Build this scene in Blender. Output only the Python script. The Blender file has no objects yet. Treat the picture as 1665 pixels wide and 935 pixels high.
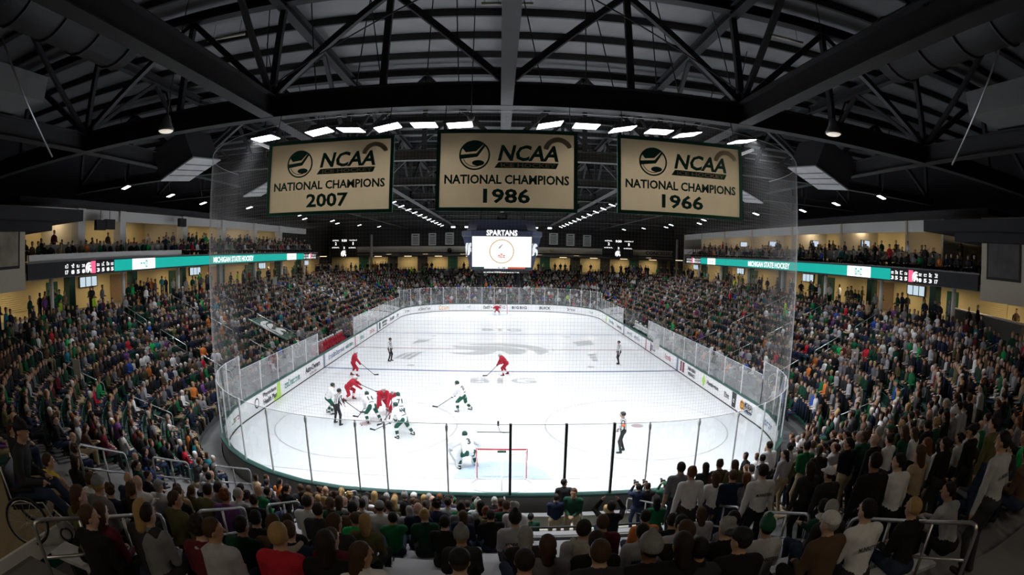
import bpy, bmesh, math, random
import numpy as np
from mathutils import Vector, Matrix

random.seed(7)
np.random.seed(7)
scene = bpy.context.scene
COL = scene.collection
PI = math.pi

# ------------------------------------------------------------------ camera (fisheye lens, equisolid)
CAM = np.array([-0.1173, -45.2613, 8.2496])
YAW, PITCH, ROLL = 0.0336, -0.1160, 0.0141
F_PX, CX, CY = 861.76, 8.44, 45.41


def cam_axes():
    cy, sy, cp, sp = math.cos(YAW), math.sin(YAW), math.cos(PITCH), math.sin(PITCH)
    f = np.array([sy * cp, cy * cp, sp])
    r = np.array([cy, -sy, 0.0])
    u = np.cross(r, f)
    r2 = math.cos(ROLL) * r + math.sin(ROLL) * u
    u2 = -math.sin(ROLL) * r + math.cos(ROLL) * u
    return r2, u2, f


AX = cam_axes()
cd = bpy.data.cameras.new('camera')
cam = bpy.data.objects.new('camera', cd)
COL.objects.link(cam)
cam.matrix_world = Matrix(((AX[0][0], AX[1][0], -AX[2][0], CAM[0]), (AX[0][1], AX[1][1], -AX[2][1], CAM[1]),
                           (AX[0][2], AX[1][2], -AX[2][2], CAM[2]), (0, 0, 0, 1)))
cd.type = 'PANO'
cd.panorama_type = 'FISHEYE_EQUISOLID'
cd.sensor_fit = 'HORIZONTAL'
cd.sensor_width = 36.0
cd.fisheye_lens = F_PX / 1665 * 36.0
cd.fisheye_fov = math.radians(180)
cd.shift_x = -CX / 1665
cd.shift_y = CY / 935
cd.clip_start = 0.05
cd.clip_end = 400
scene.camera = cam

# ------------------------------------------------------------------ world, exposure, large lights
w = bpy.data.worlds.new('arena_dark')
scene.world = w
w.use_nodes = True
w.node_tree.nodes['Background'].inputs[0].default_value = (0.5, 0.55, 0.65, 1)
w.node_tree.nodes['Background'].inputs[1].default_value = 0.004
vs = scene.view_settings
vs.view_transform = 'Standard'
vs.look = 'None'
vs.gamma = 1
vs.use_curve_mapping = False
vs.exposure = 0.0
scene.cycles.use_denoising = True
scene.cycles.max_bounces = 6
scene.cycles.transparent_max_bounces = 24
scene.cycles.caustics_reflective = False
scene.cycles.caustics_refractive = False
LAMP_W = 128.0        # watts of one rink flood lamp

# ------------------------------------------------------------------ helpers


def ray(x, y):
    a = x - 832.5 - CX
    b = -(y - 467.5 - CY)
    R = math.hypot(a, b)
    th = 2 * math.asin(R / 2 / F_PX)
    s = math.sin(th) / max(R, 1e-9)
    return a * s * AX[0] + b * s * AX[1] + math.cos(th) * AX[2]


def at_z(x, y, z):
    d = ray(x, y)
    return CAM + d * (z - CAM[2]) / d[2]


def at_y(x, y, Y):
    d = ray(x, y)
    return CAM + d * (Y - CAM[1]) / d[1]


def at_x(x, y, X):
    d = ray(x, y)
    return CAM + d * (X - CAM[0]) / d[0]


def at_r(x, y, R):
    return CAM + ray(x, y) * R


MATS = {}


def new_mat(name):
    m = bpy.data.materials.new(name)
    m.use_nodes = True
    nt = m.node_tree
    return m, nt, nt.nodes['Principled BSDF']


def mat(name, col, rough=0.6, metal=0.0, var=0.12, scale=6.0, bump=0.0, emit=None, emit_s=0.0, spec=0.4):
    """plain procedural material: base colour broken up by noise"""
    if name in MATS:
        return MATS[name]
    m, nt, b = new_mat(name)
    b.inputs['Roughness'].default_value = rough
    b.inputs['Metallic'].default_value = metal
    b.inputs['Specular IOR Level'].default_value = spec
    if var > 0:
        tc = nt.nodes.new('ShaderNodeTexCoord')
        nz = nt.nodes.new('ShaderNodeTexNoise')
        nz.inputs['Scale'].default_value = scale
        nz.inputs['Detail'].default_value = 4
        nt.links.new(tc.outputs['Object'], nz.inputs['Vector'])
        mx = nt.nodes.new('ShaderNodeMix')
        mx.data_type = 'RGBA'
        mx.inputs['A'].default_value = (*[c * (1 - var) for c in col], 1)
        mx.inputs['B'].default_value = (*[min(1, c * (1 + var)) for c in col], 1)
        nt.links.new(nz.outputs['Fac'], mx.inputs['Factor'])
        nt.links.new(mx.outputs['Result'], b.inputs['Base Color'])
        if bump > 0:
            bp = nt.nodes.new('ShaderNodeBump')
            bp.inputs['Strength'].default_value = bump
            bp.inputs['Distance'].default_value = 0.01
            nt.links.new(nz.outputs['Fac'], bp.inputs['Height'])
            nt.links.new(bp.outputs['Normal'], b.inputs['Normal'])
    else:
        b.inputs['Base Color'].default_value = (*col, 1)
    if emit:
        b.inputs['Emission Color'].default_value = (*emit, 1)
        b.inputs['Emission Strength'].default_value = emit_s
    MATS[name] = m
    return m


def attr_mat(name, attr, rough=0.85, var=0.25, scale=30.0, kind='OBJECT'):
    """cloth / skin / hair whose colour is a property of the thing itself"""
    if name in MATS:
        return MATS[name]
    m, nt, b = new_mat(name)
    a = nt.nodes.new('ShaderNodeAttribute')
    a.attribute_type = kind
    a.attribute_name = attr
    tc = nt.nodes.new('ShaderNodeTexCoord')
    nz = nt.nodes.new('ShaderNodeTexNoise')
    nz.inputs['Scale'].default_value = scale
    nt.links.new(tc.outputs['Object'], nz.inputs['Vector'])
    mr = nt.nodes.new('ShaderNodeMapRange')
    mr.inputs['To Min'].default_value = 1 - var
    mr.inputs['To Max'].default_value = 1 + var
    nt.links.new(nz.outputs['Fac'], mr.inputs['Value'])
    mx = nt.nodes.new('ShaderNodeMix')
    mx.data_type = 'RGBA'
    mx.blend_type = 'MULTIPLY'
    mx.inputs['Factor'].default_value = 1
    nt.links.new(a.outputs['Color'], mx.inputs['A'])
    nt.links.new(mr.outputs['Result'], mx.inputs['B'])
    nt.links.new(mx.outputs['Result'], b.inputs['Base Color'])
    b.inputs['Roughness'].default_value = rough
    b.inputs['Specular IOR Level'].default_value = 0.25
    MATS[name] = m
    return m


def emit_mat(name, col, s):
    return mat(name, (0.02, 0.02, 0.02), 0.5, var=0.0, emit=col, emit_s=s)


class MB:
    """collects geometry for ONE mesh object"""

    def __init__(self):
        self.v, self.f, self.m, self.s = [], [], [], []

    def add(self, vs_, fs, mi=0, smooth=False):
        o = len(self.v)
        self.v.extend([tuple(map(float, p)) for p in vs_])
        for f in fs:
            self.f.append(tuple(o + i for i in f))
            self.m.append(mi)
            self.s.append(smooth)
        return self

    def box(self, c, size, mi=0, rz=0.0, M=None):
        hx, hy, hz = [k / 2 for k in size]
        vs_ = [(-hx, -hy, -hz), (hx, -hy, -hz), (hx, hy, -hz), (-hx, hy, -hz), (-hx, -hy, hz), (hx, -hy, hz), (hx, hy, hz), (-hx, hy, hz)]
        if M is not None:
            vs_ = [tuple(M @ Vector(p)) for p in vs_]
        else:
            cs, sn = math.cos(rz), math.sin(rz)
            vs_ = [(c[0] + x * cs - y * sn, c[1] + x * sn + y * cs, c[2] + z) for x, y, z in vs_]
        return self.add(vs_, [(0, 3, 2, 1), (4, 5, 6, 7), (0, 1, 5, 4), (1, 2, 6, 5), (2, 3, 7, 6), (3, 0, 4, 7)], mi)

    def span(self, lo, hi, mi=0):
        c = [(a + b) / 2 for a, b in zip(lo, hi)]
        return self.box(c, [abs(b - a) for a, b in zip(lo, hi)], mi)

    def beam(self, p, q, w_, h_, mi=0, up=(0, 0, 1)):
        p, q = Vector(p), Vector(q)
        d = (q - p).normalized()
        u = Vector(up)
        if abs(d.dot(u)) > 0.98:
            u = Vector((1, 0, 0))
        s = d.cross(u).normalized()
        u = s.cross(d).normalized()
        vs_ = []
        for base in (p, q):
            for a, b in ((-1, -1), (1, -1), (1, 1), (-1, 1)):
                vs_.append(base + s * (a * w_ / 2) + u * (b * h_ / 2))
        return self.add(vs_, [(0, 1, 2, 3), (7, 6, 5, 4), (0, 4, 5, 1), (1, 5, 6, 2), (2, 6, 7, 3), (3, 7, 4, 0)], mi)

    def ibeam(self, p, q, w_, h_, t=0.03, mi=0):
        """I-section steel beam"""
        p, q = Vector(p), Vector(q)
        up = Vector((0, 0, 1))
        self.beam(p + up * (h_ / 2 - t / 2), q + up * (h_ / 2 - t / 2), w_, t, mi)
        self.beam(p - up * (h_ / 2 - t / 2), q - up * (h_ / 2 - t / 2), w_, t, mi)
        return self.beam(p, q, t, h_ - 2 * t, mi)

    def tube(self, path, r, n=8, mi=0, caps=True):
        pts = [Vector(p) for p in path]
        rings = []
        prev = None
        for i, p in enumerate(pts):
            d = (pts[min(i + 1, len(pts) - 1)] - pts[max(i - 1, 0)]).normalized()
            if prev is None:
                a = Vector((0, 0, 1)) if abs(d.z) < 0.9 else Vector((1, 0, 0))
                prev = (a - d * a.dot(d)).normalized()
            prev = (prev - d * prev.dot(d)).normalized()
            b = d.cross(prev)
            rr = r[i] if isinstance(r, (list, tuple)) else r
            rings.append([p + (prev * math.cos(2 * PI * k / n) + b * math.sin(2 * PI * k / n)) * rr for k in range(n)])
        vs_ = [p for rg in rings for p in rg]
        fs = [(i * n + k, i * n + (k + 1) % n, (i + 1) * n + (k + 1) % n, (i + 1) * n + k) for i in range(len(pts) - 1) for k in range(n)]
        if caps:
            fs += [tuple(reversed(range(n))), tuple((len(pts) - 1) * n + k for k in range(n))]
        return self.add(vs_, fs, mi, True)

    def lathe(self, prof, c=(0, 0, 0), n=16, mi=0, M=None):
        vs_ = []
        for r, z in prof:
            for k in range(n):
                p = Vector((r * math.cos(2 * PI * k / n), r * math.sin(2 * PI * k / n), z))
                if M is not None:
                    p = M @ p
                vs_.append((p[0] + c[0], p[1] + c[1], p[2] + c[2]))
        fs = [(i * n + k, i * n + (k + 1) % n, (i + 1) * n + (k + 1) % n, (i + 1) * n + k) for i in range(len(prof) - 1) for k in range(n)]
        fs += [tuple(reversed(range(n))), tuple((len(prof) - 1) * n + k for k in range(n))]
        return self.add(vs_, fs, mi, True)

    def plate(self, poly, o, r, u, t, mi=0):
        """flat polygon (2D) on the frame origin o, right r, up u, thickness t along r x u"""
        o, r, u = Vector(o), Vector(r), Vector(u)
        nrm = r.cross(u).normalized()
        a = [o + r * x + u * y for x, y in poly]
        b = [p + nrm * t for p in a]
        n = len(poly)
        area = sum(poly[i][0] * poly[(i + 1) % n][1] - poly[(i + 1) % n][0] * poly[i][1] for i in range(n))
        if area < 0:
            a.reverse()
            b.reverse()
        fs = [tuple(range(n - 1, -1, -1)), tuple(n + i for i in range(n))]
        fs += [(i, (i + 1) % n, n + (i + 1) % n, n + i) for i in range(n)]
        return self.add(a + b, fs, mi)

    def text(self, s, o, r, u, width, height, mi=0, lift=0.004):
        V, F = text_geo(s) if s[0] != '#' else scribble_geo(int(s[1:]), len(s) + int(abs(o[1]) * 7))
        o, r, u = Vector(o), Vector(r).normalized(), Vector(u).normalized()
        nrm = r.cross(u)
        vs_ = [o + r * ((x - 0.5) * width) + u * ((y - 0.5) * height) + nrm * lift for x, y in V]
        return self.add(vs_, F, mi)

    def build(self, name, mats, parent=None, loc=None, **props):
        me = bpy.data.meshes.new(name)
        me.from_pydata(self.v, [], self.f)
        if not isinstance(mats, (list, tuple)):
            mats = [mats]
        for m_ in mats:
            me.materials.append(m_)
        me.polygons.foreach_set('material_index', self.m)
        me.polygons.foreach_set('use_smooth', self.s)
        me.update()
        return put(name, me, parent, loc, **props)


def put(name, data, parent=None, loc=None, rot=None, **props):
    o = bpy.data.objects.new(name, data)
    COL.objects.link(o)
    if parent is not None:
        o.parent = parent
    if loc is not None:
        o.location = [float(k) for k in loc]
    if rot is not None:
        o.rotation_euler = rot
    for k, v in props.items():
        o[k] = v
    return o


def thing(name, label, cat, loc=(0, 0, 0), rz=0.0, group=None):
    o = put(name, None, None, loc, (0, 0, rz), label=label, category=cat)
    o.empty_display_size = 0.2
    if group:
        o['group'] = group
    return o


_TXT = {}


def text_geo(s):
    """outline of a string as triangles in the unit box"""
    if s in _TXT:
        return _TXT[s]
    c = bpy.data.curves.new('t', 'FONT')
    c.body = s
    c.resolution_u = 2
    c.fill_mode = 'FRONT'
    c.offset = 0.03
    o = bpy.data.objects.new('t', c)
    COL.objects.link(o)
    bpy.context.view_layer.update()
    me = bpy.data.meshes.new_from_object(o.evaluated_get(bpy.context.evaluated_depsgraph_get()))
    V = np.array([v.co[:2] for v in me.vertices])
    F = [tuple(p.vertices) for p in me.polygons]
    bpy.data.objects.remove(o)
    bpy.data.curves.remove(c)
    bpy.data.meshes.remove(me)
    lo, hi = V.min(0), V.max(0)
    V = (V - lo) / np.maximum(hi - lo, 1e-6)
    _TXT[s] = (V.tolist(), F)
    return _TXT[s]


def structure(o, label=None):
    o['kind'] = 'structure'
    if label:
        o['label'] = label
    return o


# rounded-rectangle bowl outline ------------------------------------------------
HW, HL, RC = 12.95, 30.48, 8.53
CORN = [(HW - RC, HL - RC, 0), (-(HW - RC), HL - RC, 90), (-(HW - RC), -(HL - RC), 180), (HW - RC, -(HL - RC), 270)]


def ring(d, n=10):
    out = []
    for cx, cy, a0 in CORN:
        for k in range(n + 1):
            a = math.radians(a0 + 90 * k / n)
            out.append((cx + (RC + d) * math.cos(a), cy + (RC + d) * math.sin(a)))
    return out


def ring_at(s, d):
    """point and inward direction at arc position s (metres, on the board line) of the outline offset by d.
    s runs from the middle of the +X side, counter-clockwise"""
    arc = RC * PI / 2
    segs = [('l', (HW, 0), (HW, HL - RC), (1, 0)), ('a', 0), ('l', (HW - RC, HL), (-(HW - RC), HL), (0, 1)), ('a', 1),
            ('l', (-HW, HL - RC), (-HW, -(HL - RC)), (-1, 0)), ('a', 2), ('l', (-(HW - RC), -HL), (HW - RC, -HL), (0, -1)), ('a', 3),
            ('l', (HW, -(HL - RC)), (HW, 0), (1, 0))]
    for g in segs:
        if g[0] == 'l':
            L = math.hypot(g[2][0] - g[1][0], g[2][1] - g[1][1])
            if s <= L:
                t = s / L
                p = (g[1][0] + (g[2][0] - g[1][0]) * t + g[3][0] * d, g[1][1] + (g[2][1] - g[1][1]) * t + g[3][1] * d)
                return p, (-g[3][0], -g[3][1])
            s -= L
        else:
            if s <= arc:
                cx, cy, a0 = CORN[g[1]]
                a = math.radians(a0) + s / RC
                return (cx + (RC + d) * math.cos(a), cy + (RC + d) * math.sin(a)), (-math.cos(a), -math.sin(a))
            s -= arc
    return ring_at(0.0, d)


PERIM = 4 * (HL - RC) + 4 * (HW - RC) + 2 * PI * RC
S_NEAR = PERIM * 0.75      # middle of the near end
# ================================================================== MATERIALS
M_ICE = mat('ice', (0.82, 0.84, 0.865), 0.22, var=0.035, scale=0.35, spec=0.35)
M_CONC = mat('stand_concrete', (0.16, 0.16, 0.165), 0.85, var=0.3, scale=1.5, bump=0.3)
M_STEEL = mat('dark_steel', (0.034, 0.034, 0.037), 0.55, var=0.25, scale=2.0)
M_DECK = mat('roof_deck', (0.2, 0.2, 0.213), 0.6, var=0.2, scale=1.2)
M_RAIL = mat('rail_metal', (0.55, 0.56, 0.58), 0.32, metal=0.85, var=0.08)
M_WHITE = mat('white_board', (0.86, 0.86, 0.87), 0.4, var=0.03)
M_GREEN = mat('deep_green', (0.012, 0.075, 0.05), 0.45, var=0.15)
M_CAP = mat('cap_green', (0.03, 0.1, 0.085), 0.4, var=0.12)
M_BLACK = mat('black_trim', (0.015, 0.015, 0.016), 0.5, var=0.1)
M_GREY = mat('grey_panel', (0.2, 0.2, 0.2), 0.6, var=0.12, scale=3)
M_BEIGE = mat('beige_wall', (0.58, 0.52, 0.42), 0.7, var=0.06)
M_CREAM = mat('cream_wall', (0.68, 0.55, 0.3), 0.7, var=0.08)
M_PALE = mat('pale_wall', (0.72, 0.71, 0.7), 0.6, var=0.04)
M_DARKW = mat('dark_wall', (0.032, 0.032, 0.036), 0.8, var=0.2, scale=1)
M_TAN = mat('bench_plank', (0.42, 0.33, 0.22), 0.6, var=0.25, scale=5, bump=0.2)
M_BENCH = mat('grey_plank', (0.56, 0.56, 0.6), 0.55, var=0.15, scale=4, bump=0.15)
M_INK = mat('dark_ink', (0.03, 0.04, 0.05), 0.6, var=0.05)
M_LED_TEAL = emit_mat('led_teal', (0.0, 0.42, 0.36), 1.0)
M_LED_WHITE = emit_mat('led_white', (1.0, 1.0, 1.0), 1.5)
M_LED_OFF = mat('led_off', (0.02, 0.02, 0.025), 0.5, var=0.1)
M_LED_RED = emit_mat('led_red', (0.9, 0.12, 0.25), 1.2)
M_LAMP = emit_mat('lamp_lens', (0.93, 0.95, 1.0), 9.0)
M_STRIP = emit_mat('strip_lamp', (0.9, 0.93, 1.0), 3.5)
M_WARM = emit_mat('warm_lamp', (1.0, 0.78, 0.45), 3.0)


def glass_mat(name='rink_glass', h0=0.05, h1=0.15):
    m, nt, b = new_mat(name)
    nt.nodes.remove(b)
    out = nt.nodes['Material Output']
    tr = nt.nodes.new('ShaderNodeBsdfTransparent')
    tr.inputs[0].default_value = (0.93, 0.95, 0.95, 1)
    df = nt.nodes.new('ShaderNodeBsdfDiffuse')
    df.inputs[0].default_value = (0.75, 0.77, 0.8, 1)  # scuff haze, raised so its pale colour stands in for ice reflections
    gl = nt.nodes.new('ShaderNodeBsdfGlossy')
    gl.inputs['Roughness'].default_value = 0.03
    tc = nt.nodes.new('ShaderNodeTexCoord')
    nz = nt.nodes.new('ShaderNodeTexNoise')
    nz.inputs['Scale'].default_value = 1.3
    nz.inputs['Detail'].default_value = 5
    nt.links.new(tc.outputs['Object'], nz.inputs['Vector'])
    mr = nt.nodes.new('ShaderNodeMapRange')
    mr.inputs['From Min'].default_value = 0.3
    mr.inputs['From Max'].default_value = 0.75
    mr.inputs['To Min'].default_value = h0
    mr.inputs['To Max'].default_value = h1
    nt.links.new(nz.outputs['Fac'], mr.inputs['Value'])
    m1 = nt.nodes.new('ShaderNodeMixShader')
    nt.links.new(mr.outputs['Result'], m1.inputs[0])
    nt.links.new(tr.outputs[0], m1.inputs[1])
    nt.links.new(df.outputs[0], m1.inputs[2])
    lw = nt.nodes.new('ShaderNodeLayerWeight')
    pw = nt.nodes.new('ShaderNodeMath')
    pw.operation = 'POWER'
    pw.inputs[1].default_value = 4.0
    nt.links.new(lw.outputs['Facing'], pw.inputs[0])
    fr = nt.nodes.new('ShaderNodeMath')
    fr.operation = 'MULTIPLY_ADD'
    fr.inputs[1].default_value = 0.9
    fr.inputs[2].default_value = 0.05
    nt.links.new(pw.outputs[0], fr.inputs[0])
    m2 = nt.nodes.new('ShaderNodeMixShader')
    nt.links.new(fr.outputs[0], m2.inputs[0])
    nt.links.new(m1.outputs[0], m2.inputs[1])
    nt.links.new(gl.outputs[0], m2.inputs[2])
    nt.links.new(m2.outputs[0], out.inputs['Surface'])
    return m


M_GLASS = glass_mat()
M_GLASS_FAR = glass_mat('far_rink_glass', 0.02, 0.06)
M_GLASS_LOWHAZE = glass_mat('low_haze_rink_glass', 0.008, 0.03)

# ================================================================== ICE
mb = MB()
rg = ring(0.0, 12)
n = len(rg)
mb.add([(x, y, 0.0) for x, y in rg] + [(x, y, -0.2) for x, y in rg], [tuple(range(n))] + [(i, n + i, n + (i + 1) % n, (i + 1) % n) for i in range(n)])
ICE = mb.build('floor', M_ICE)
structure(ICE, 'white ice sheet of the rink')
BL = 8.77
GL = 27.13
M_BLUE = mat('ice_blue', (0.16, 0.2, 0.34), 0.3, var=0.1)
M_RED = mat('ice_red', (0.5, 0.38, 0.4), 0.3, var=0.1)
M_RING = mat('ice_ring', (0.5, 0.46, 0.47), 0.3, var=0.1)
M_CREASE = mat('ice_crease', (0.52, 0.64, 0.84), 0.25, var=0.06)
M_LOGO = mat('ice_logo', (0.42, 0.44, 0.45), 0.3, var=0.15, scale=3)


def mark(name, m_, polys, z=0.004, label=None):
    b_ = MB()
    for p in polys:
        b_.add([(x, y, z) for x, y in p], [tuple(range(len(p)))])
    o = b_.build(name, m_, ICE)
    if label:
        o['label'] = label
    return o


def strip(x0, y0, x1, y1, w_):
    dx, dy = x1 - x0, y1 - y0
    L = math.hypot(dx, dy)
    nx, ny = -dy / L * w_ / 2, dx / L * w_ / 2
    return [(x0 - nx, y0 - ny), (x1 - nx, y1 - ny), (x1 + nx, y1 + ny), (x0 + nx, y0 + ny)]


def annulus(cx, cy, r, w_, a0=0, a1=360, n=48):
    out = []
    for k in range(n):
        t0, t1 = [math.radians(a0 + (a1 - a0) * (k + j) / n) for j in (0, 1)]
        out.append([(cx + (r - w_ / 2) * math.cos(t0), cy + (r - w_ / 2) * math.sin(t0)), (cx + (r + w_ / 2) * math.cos(t0), cy + (r + w_ / 2) * math.sin(t0)),
                    (cx + (r + w_ / 2) * math.cos(t1), cy + (r + w_ / 2) * math.sin(t1)), (cx + (r - w_ / 2) * math.cos(t1), cy + (r - w_ / 2) * math.sin(t1))])
    return out


def disc(cx, cy, r, n=20):
    return [(cx + r * math.cos(2 * PI * k / n), cy + r * math.sin(2 * PI * k / n)) for k in range(n)]


for sy in (-1, 1):
    mark('blue_line', M_BLUE, [strip(-HW, sy * BL, HW, sy * BL, 0.3)])
    xg = HW - RC + math.sqrt(RC ** 2 - (GL - (HL - RC)) ** 2)
    mark('goal_line', M_RING, [strip(-xg, sy * GL, xg, sy * GL, 0.06)])
    cr = [(-1.83, sy * GL), (1.83, sy * GL)] + [(1.83 * math.cos(t) * 1.0, sy * (GL - 1.83 * math.sin(t) * 1.0)) for t in np.linspace(0.35, PI - 0.35, 14)]
    mark('goal_crease', M_CREASE, [cr if sy < 0 else cr[::-1]], 0.003)
    for sx in (-1, 1):
        mark('face_off_circle', M_RING, annulus(sx * 6.7, sy * 21.03, 4.57, 0.06))
        mark('face_off_dot', M_RED, [disc(sx * 6.7, sy * 21.03, 0.3)])
        mark('neutral_dot', M_LOGO, [disc(sx * 6.7, sy * 7.1, 0.3)])
mark('centre_line', M_RED, [strip(-HW, 0, HW, 0, 0.3)])
mark('centre_circle', M_RING, annulus(0, 0, 4.57, 0.06))
# helmet emblem (crest, bowl, cheek guard) used on the ice, scoreboards and wings
HELM = [
    [(0.05, 0.30), (0.02, 0.52), (0.10, 0.74), (0.26, 0.90), (0.48, 0.99), (0.72, 0.98), (0.93, 0.88), (0.80, 0.86), (0.62, 0.84), (0.44, 0.78), (0.30, 0.66), (0.22, 0.50), (0.20, 0.34), (0.16, 0.16), (0.08, 0.02), (0.07, 0.16)],
    [(0.27, 0.40), (0.34, 0.60), (0.50, 0.74), (0.70, 0.77), (0.86, 0.70), (0.90, 0.58), (0.70, 0.54), (0.62, 0.46), (0.82, 0.42), (0.92, 0.36), (0.96, 0.22), (0.90, 0.06), (0.80, 0.0), (0.78, 0.16), (0.66, 0.26), (0.58, 0.20), (0.52, 0.06), (0.36, 0.0), (0.26, 0.02), (0.30, 0.20)],
]


def helm(b_, o, r, u, size, mi=0, t=0.004, flip=False):
    for poly in HELM:
        q = [((1 - x if flip else x) - 0.5, y - 0.5) for x, y in poly]
        b_.plate([(x * size, y * size) for x, y in q], o, Vector(r).normalized(), Vector(u).normalized(), t, mi)


mb = MB()
for poly in HELM:
    mb.plate([((x - 0.5) * 6.2, (y - 0.5) * 8.4) for x, y in poly], (0, 0.1, 0.002), (0, -1, 0), (1, 0, 0), 0.003)
mb.build('centre_ice_emblem', M_LOGO, ICE, label='grey helmet emblem at centre ice')


def ice_text(s, x, y, w_, h_, name):
    MB().text(s, (x, y, 0.0), (1, 0, 0), (0, 1, 0), w_, h_, 0, 0.004).build(name, M_LOGO, ICE)


pa, pb = at_z(765, 619, 0), at_z(872, 619, 0)
ice_text('B1G', (pa[0] + pb[0]) / 2, pa[1] + 0.1, pb[0] - pa[0], 1.5, 'ice_lettering')
pa, pb = at_z(784, 536, 0), at_z(848, 536, 0)
ice_text('B1G', (pa[0] + pb[0]) / 2, pa[1], pb[0] - pa[0], 2.0, 'ice_lettering')
pa, pb = at_z(800, 792, 0), at_z(868, 792, 0)
MB().text('MICHIGAN STATE', (0.1, -28.75, 0), (1, 0, 0), (0, 1, 0), 1.75, 0.2, 0, 0.004).build('ice_lettering', M_INK, ICE)
for q in [[(640, 582), (655, 574), (690, 572), (668, 585)], [(668, 560), (680, 552), (703, 552), (690, 556)],
          [(930, 556), (960, 553), (966, 561), (940, 563)], [(955, 576), (968, 574), (972, 588), (965, 588)]]:
    P = [at_z(a, b, 0) for a, b in q]
    cx, cy = np.mean([p[0] for p in P]), np.mean([p[1] for p in P])
    bars = []
    for k in range(3):
        t0, t1 = k / 3 + 0.03, (k + 1) / 3 - 0.06
        L0, L1 = P[0] + (P[3] - P[0]) * t0, P[1] + (P[2] - P[1]) * t0
        L2, L3 = P[1] + (P[2] - P[1]) * t1, P[0] + (P[3] - P[0]) * t1
        bars.append([(p[0], p[1]) for p in (L0, L1, L2, L3)][::-1])
    mark('ice_advert', M_LOGO, bars)

# ================================================================== DASHER BOARDS
BOARDS = put('dasher_boards', None, None, (0, 0, 0), label='white advertising boards with dark green cap rail ringing the ice', category='boards')
ARC = RC * PI / 2
brk = [0.0]
for L, nn in ((HL - RC, 8), (ARC, 5), (2 * (HW - RC), 3), (ARC, 5), (2 * (HL - RC), 16), (ARC, 5), (2 * (HW - RC), 3), (ARC, 5), (HL - RC, 8)):
    a0 = brk[-1]
    brk += [a0 + L * (k + 1) / nn for k in range(nn)]


def sweep(s0, s1, prof, n_, mi=None, closed=True):
    """sweep a closed (d, z) profile along the outline"""
    b_ = MB()
    ss = np.linspace(s0, s1, n_ + 1)
    vs_ = []
    for s in ss:
        s = min(max(s, 0), PERIM)
        for d, z in prof:
            (x, y), _ = ring_at(s, d)
            vs_.append((x, y, z))
    m_ = len(prof)
    fs, ms = [], []
    for i in range(n_):
        for k in range(m_):
            fs.append((i * m_ + k, i * m_ + (k + 1) % m_, (i + 1) * m_ + (k + 1) % m_, (i + 1) * m_ + k))
            ms.append(mi[k] if mi else 0)
    fs += [tuple(reversed(range(m_))), tuple(n_ * m_ + k for k in range(m_))]
    ms += [0, 0]
    o = len(b_.v)
    b_.v.extend(vs_)
    for f, k in zip(fs, ms):
        b_.f.append(f)
        b_.m.append(k)
        b_.s.append(False)
    return b_


for s0, s1 in zip(brk[:-1], brk[1:]):
    curved = abs(ring_at(s0 + 0.01, 0)[1][0] - ring_at(s1 - 0.01, 0)[1][0]) > 0.01
    n_ = 4 if curved else 1
    g = 0.003
    # inside skin proud of a black kick line; grey outer cladding
    sweep(s0 + g, s1 - g, [(0.02, 0.06), (0.02, 1.0), (0.19, 1.0), (0.19, 0.0), (0.05, 0.0), (0.05, 0.06)], n_, [0, 0, 1, 1, 0, 0]).build('board_panel', [M_WHITE, M_GREY], BOARDS)
sweep(0, PERIM, [(0.0, 1.0), (0.0, 1.07), (0.24, 1.07), (0.24, 1.0)], 110).build('cap_rail', M_CAP, BOARDS)
sweep(0, PERIM, [(0.015, 0.0), (0.015, 0.055), (0.05, 0.055), (0.05, 0.0)], 110).build('kick_strip', M_BLACK, BOARDS)
for sx in (-1, 1):
    for Y, m_, w_ in ((-BL, M_BLUE, 0.3), (0, mat('board_red', (0.6, 0.16, 0.18), 0.4, var=0.05), 0.2), (BL, M_BLUE, 0.3)):
        MB().span((sx * 12.94, Y - w_ / 2, 0.05), (sx * 12.965, Y + w_ / 2, 1.0)).build('line_marker', m_, BOARDS)


def side_text(sx, Y, s, w_, h_, m_, z=0.55, name='advert_lettering'):
    """lettering on the inside face of a side board"""
    b_ = MB()
    r = (0, 1, 0) if sx < 0 else (0, -1, 0)
    b_.text(s, (sx * 12.962, Y, z), r, (0, 0, 1), w_, h_, 0, 0.006)
    return b_.build(name, m_, BOARDS)


def side_plate(sx, poly, Y, m_, z=0.55):
    r = (0, 1, 0) if sx < 0 else (0, -1, 0)
    return MB().plate(poly, (sx * 12.962, Y, z), r, (0, 0, 1), 0.006).build('advert_patch', m_, BOARDS)


def scribble_geo(n, seed=1):
    """row of stroke shapes standing for lettering too blurred to read"""
    rd = random.Random(seed * 31 + n)
    V, F = [], []
    for i in range(n):
        x0, x1 = (i + 0.08) / n, (i + 0.82) / n
        top = rd.choice((0.7, 0.7, 1.0))
        for a, b, c, d in ((x0, 0.0, x0 + 0.22 / n, top), (x0, top - 0.2, x1, top), (x1 - 0.22 / n, rd.choice((0.0, 0.35)), x1, top - 0.05), (x0, 0, x1, 0.18)):
            if rd.random() < 0.8:
                o = len(V)
                V += [(a, b), (c, b), (c, d), (a, d)]
                F.append((o, o + 1, o + 2, o + 3))
    return V, F


M_ADGRN = mat('advert_lime', (0.45, 0.72, 0.12), 0.5, var=0.05)
M_ADTEAL = mat('advert_teal', (0.1, 0.4, 0.36), 0.5, var=0.05)
M_ADRED = mat('advert_red', (0.68, 0.16, 0.2), 0.5, var=0.05)
M_ADBLUE = mat('advert_blue', (0.13, 0.2, 0.42), 0.5, var=0.05)
M_ADMAR = mat('advert_maroon', (0.22, 0.03, 0.06), 0.5, var=0.05)
M_ADORG = mat('advert_orange', (0.82, 0.4, 0.08), 0.5, var=0.05)


def Yl(px, py):
    return at_x(px, py, -12.95)[1]


def Yr(px, py):
    return at_x(px, py, 12.95)[1]


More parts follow.
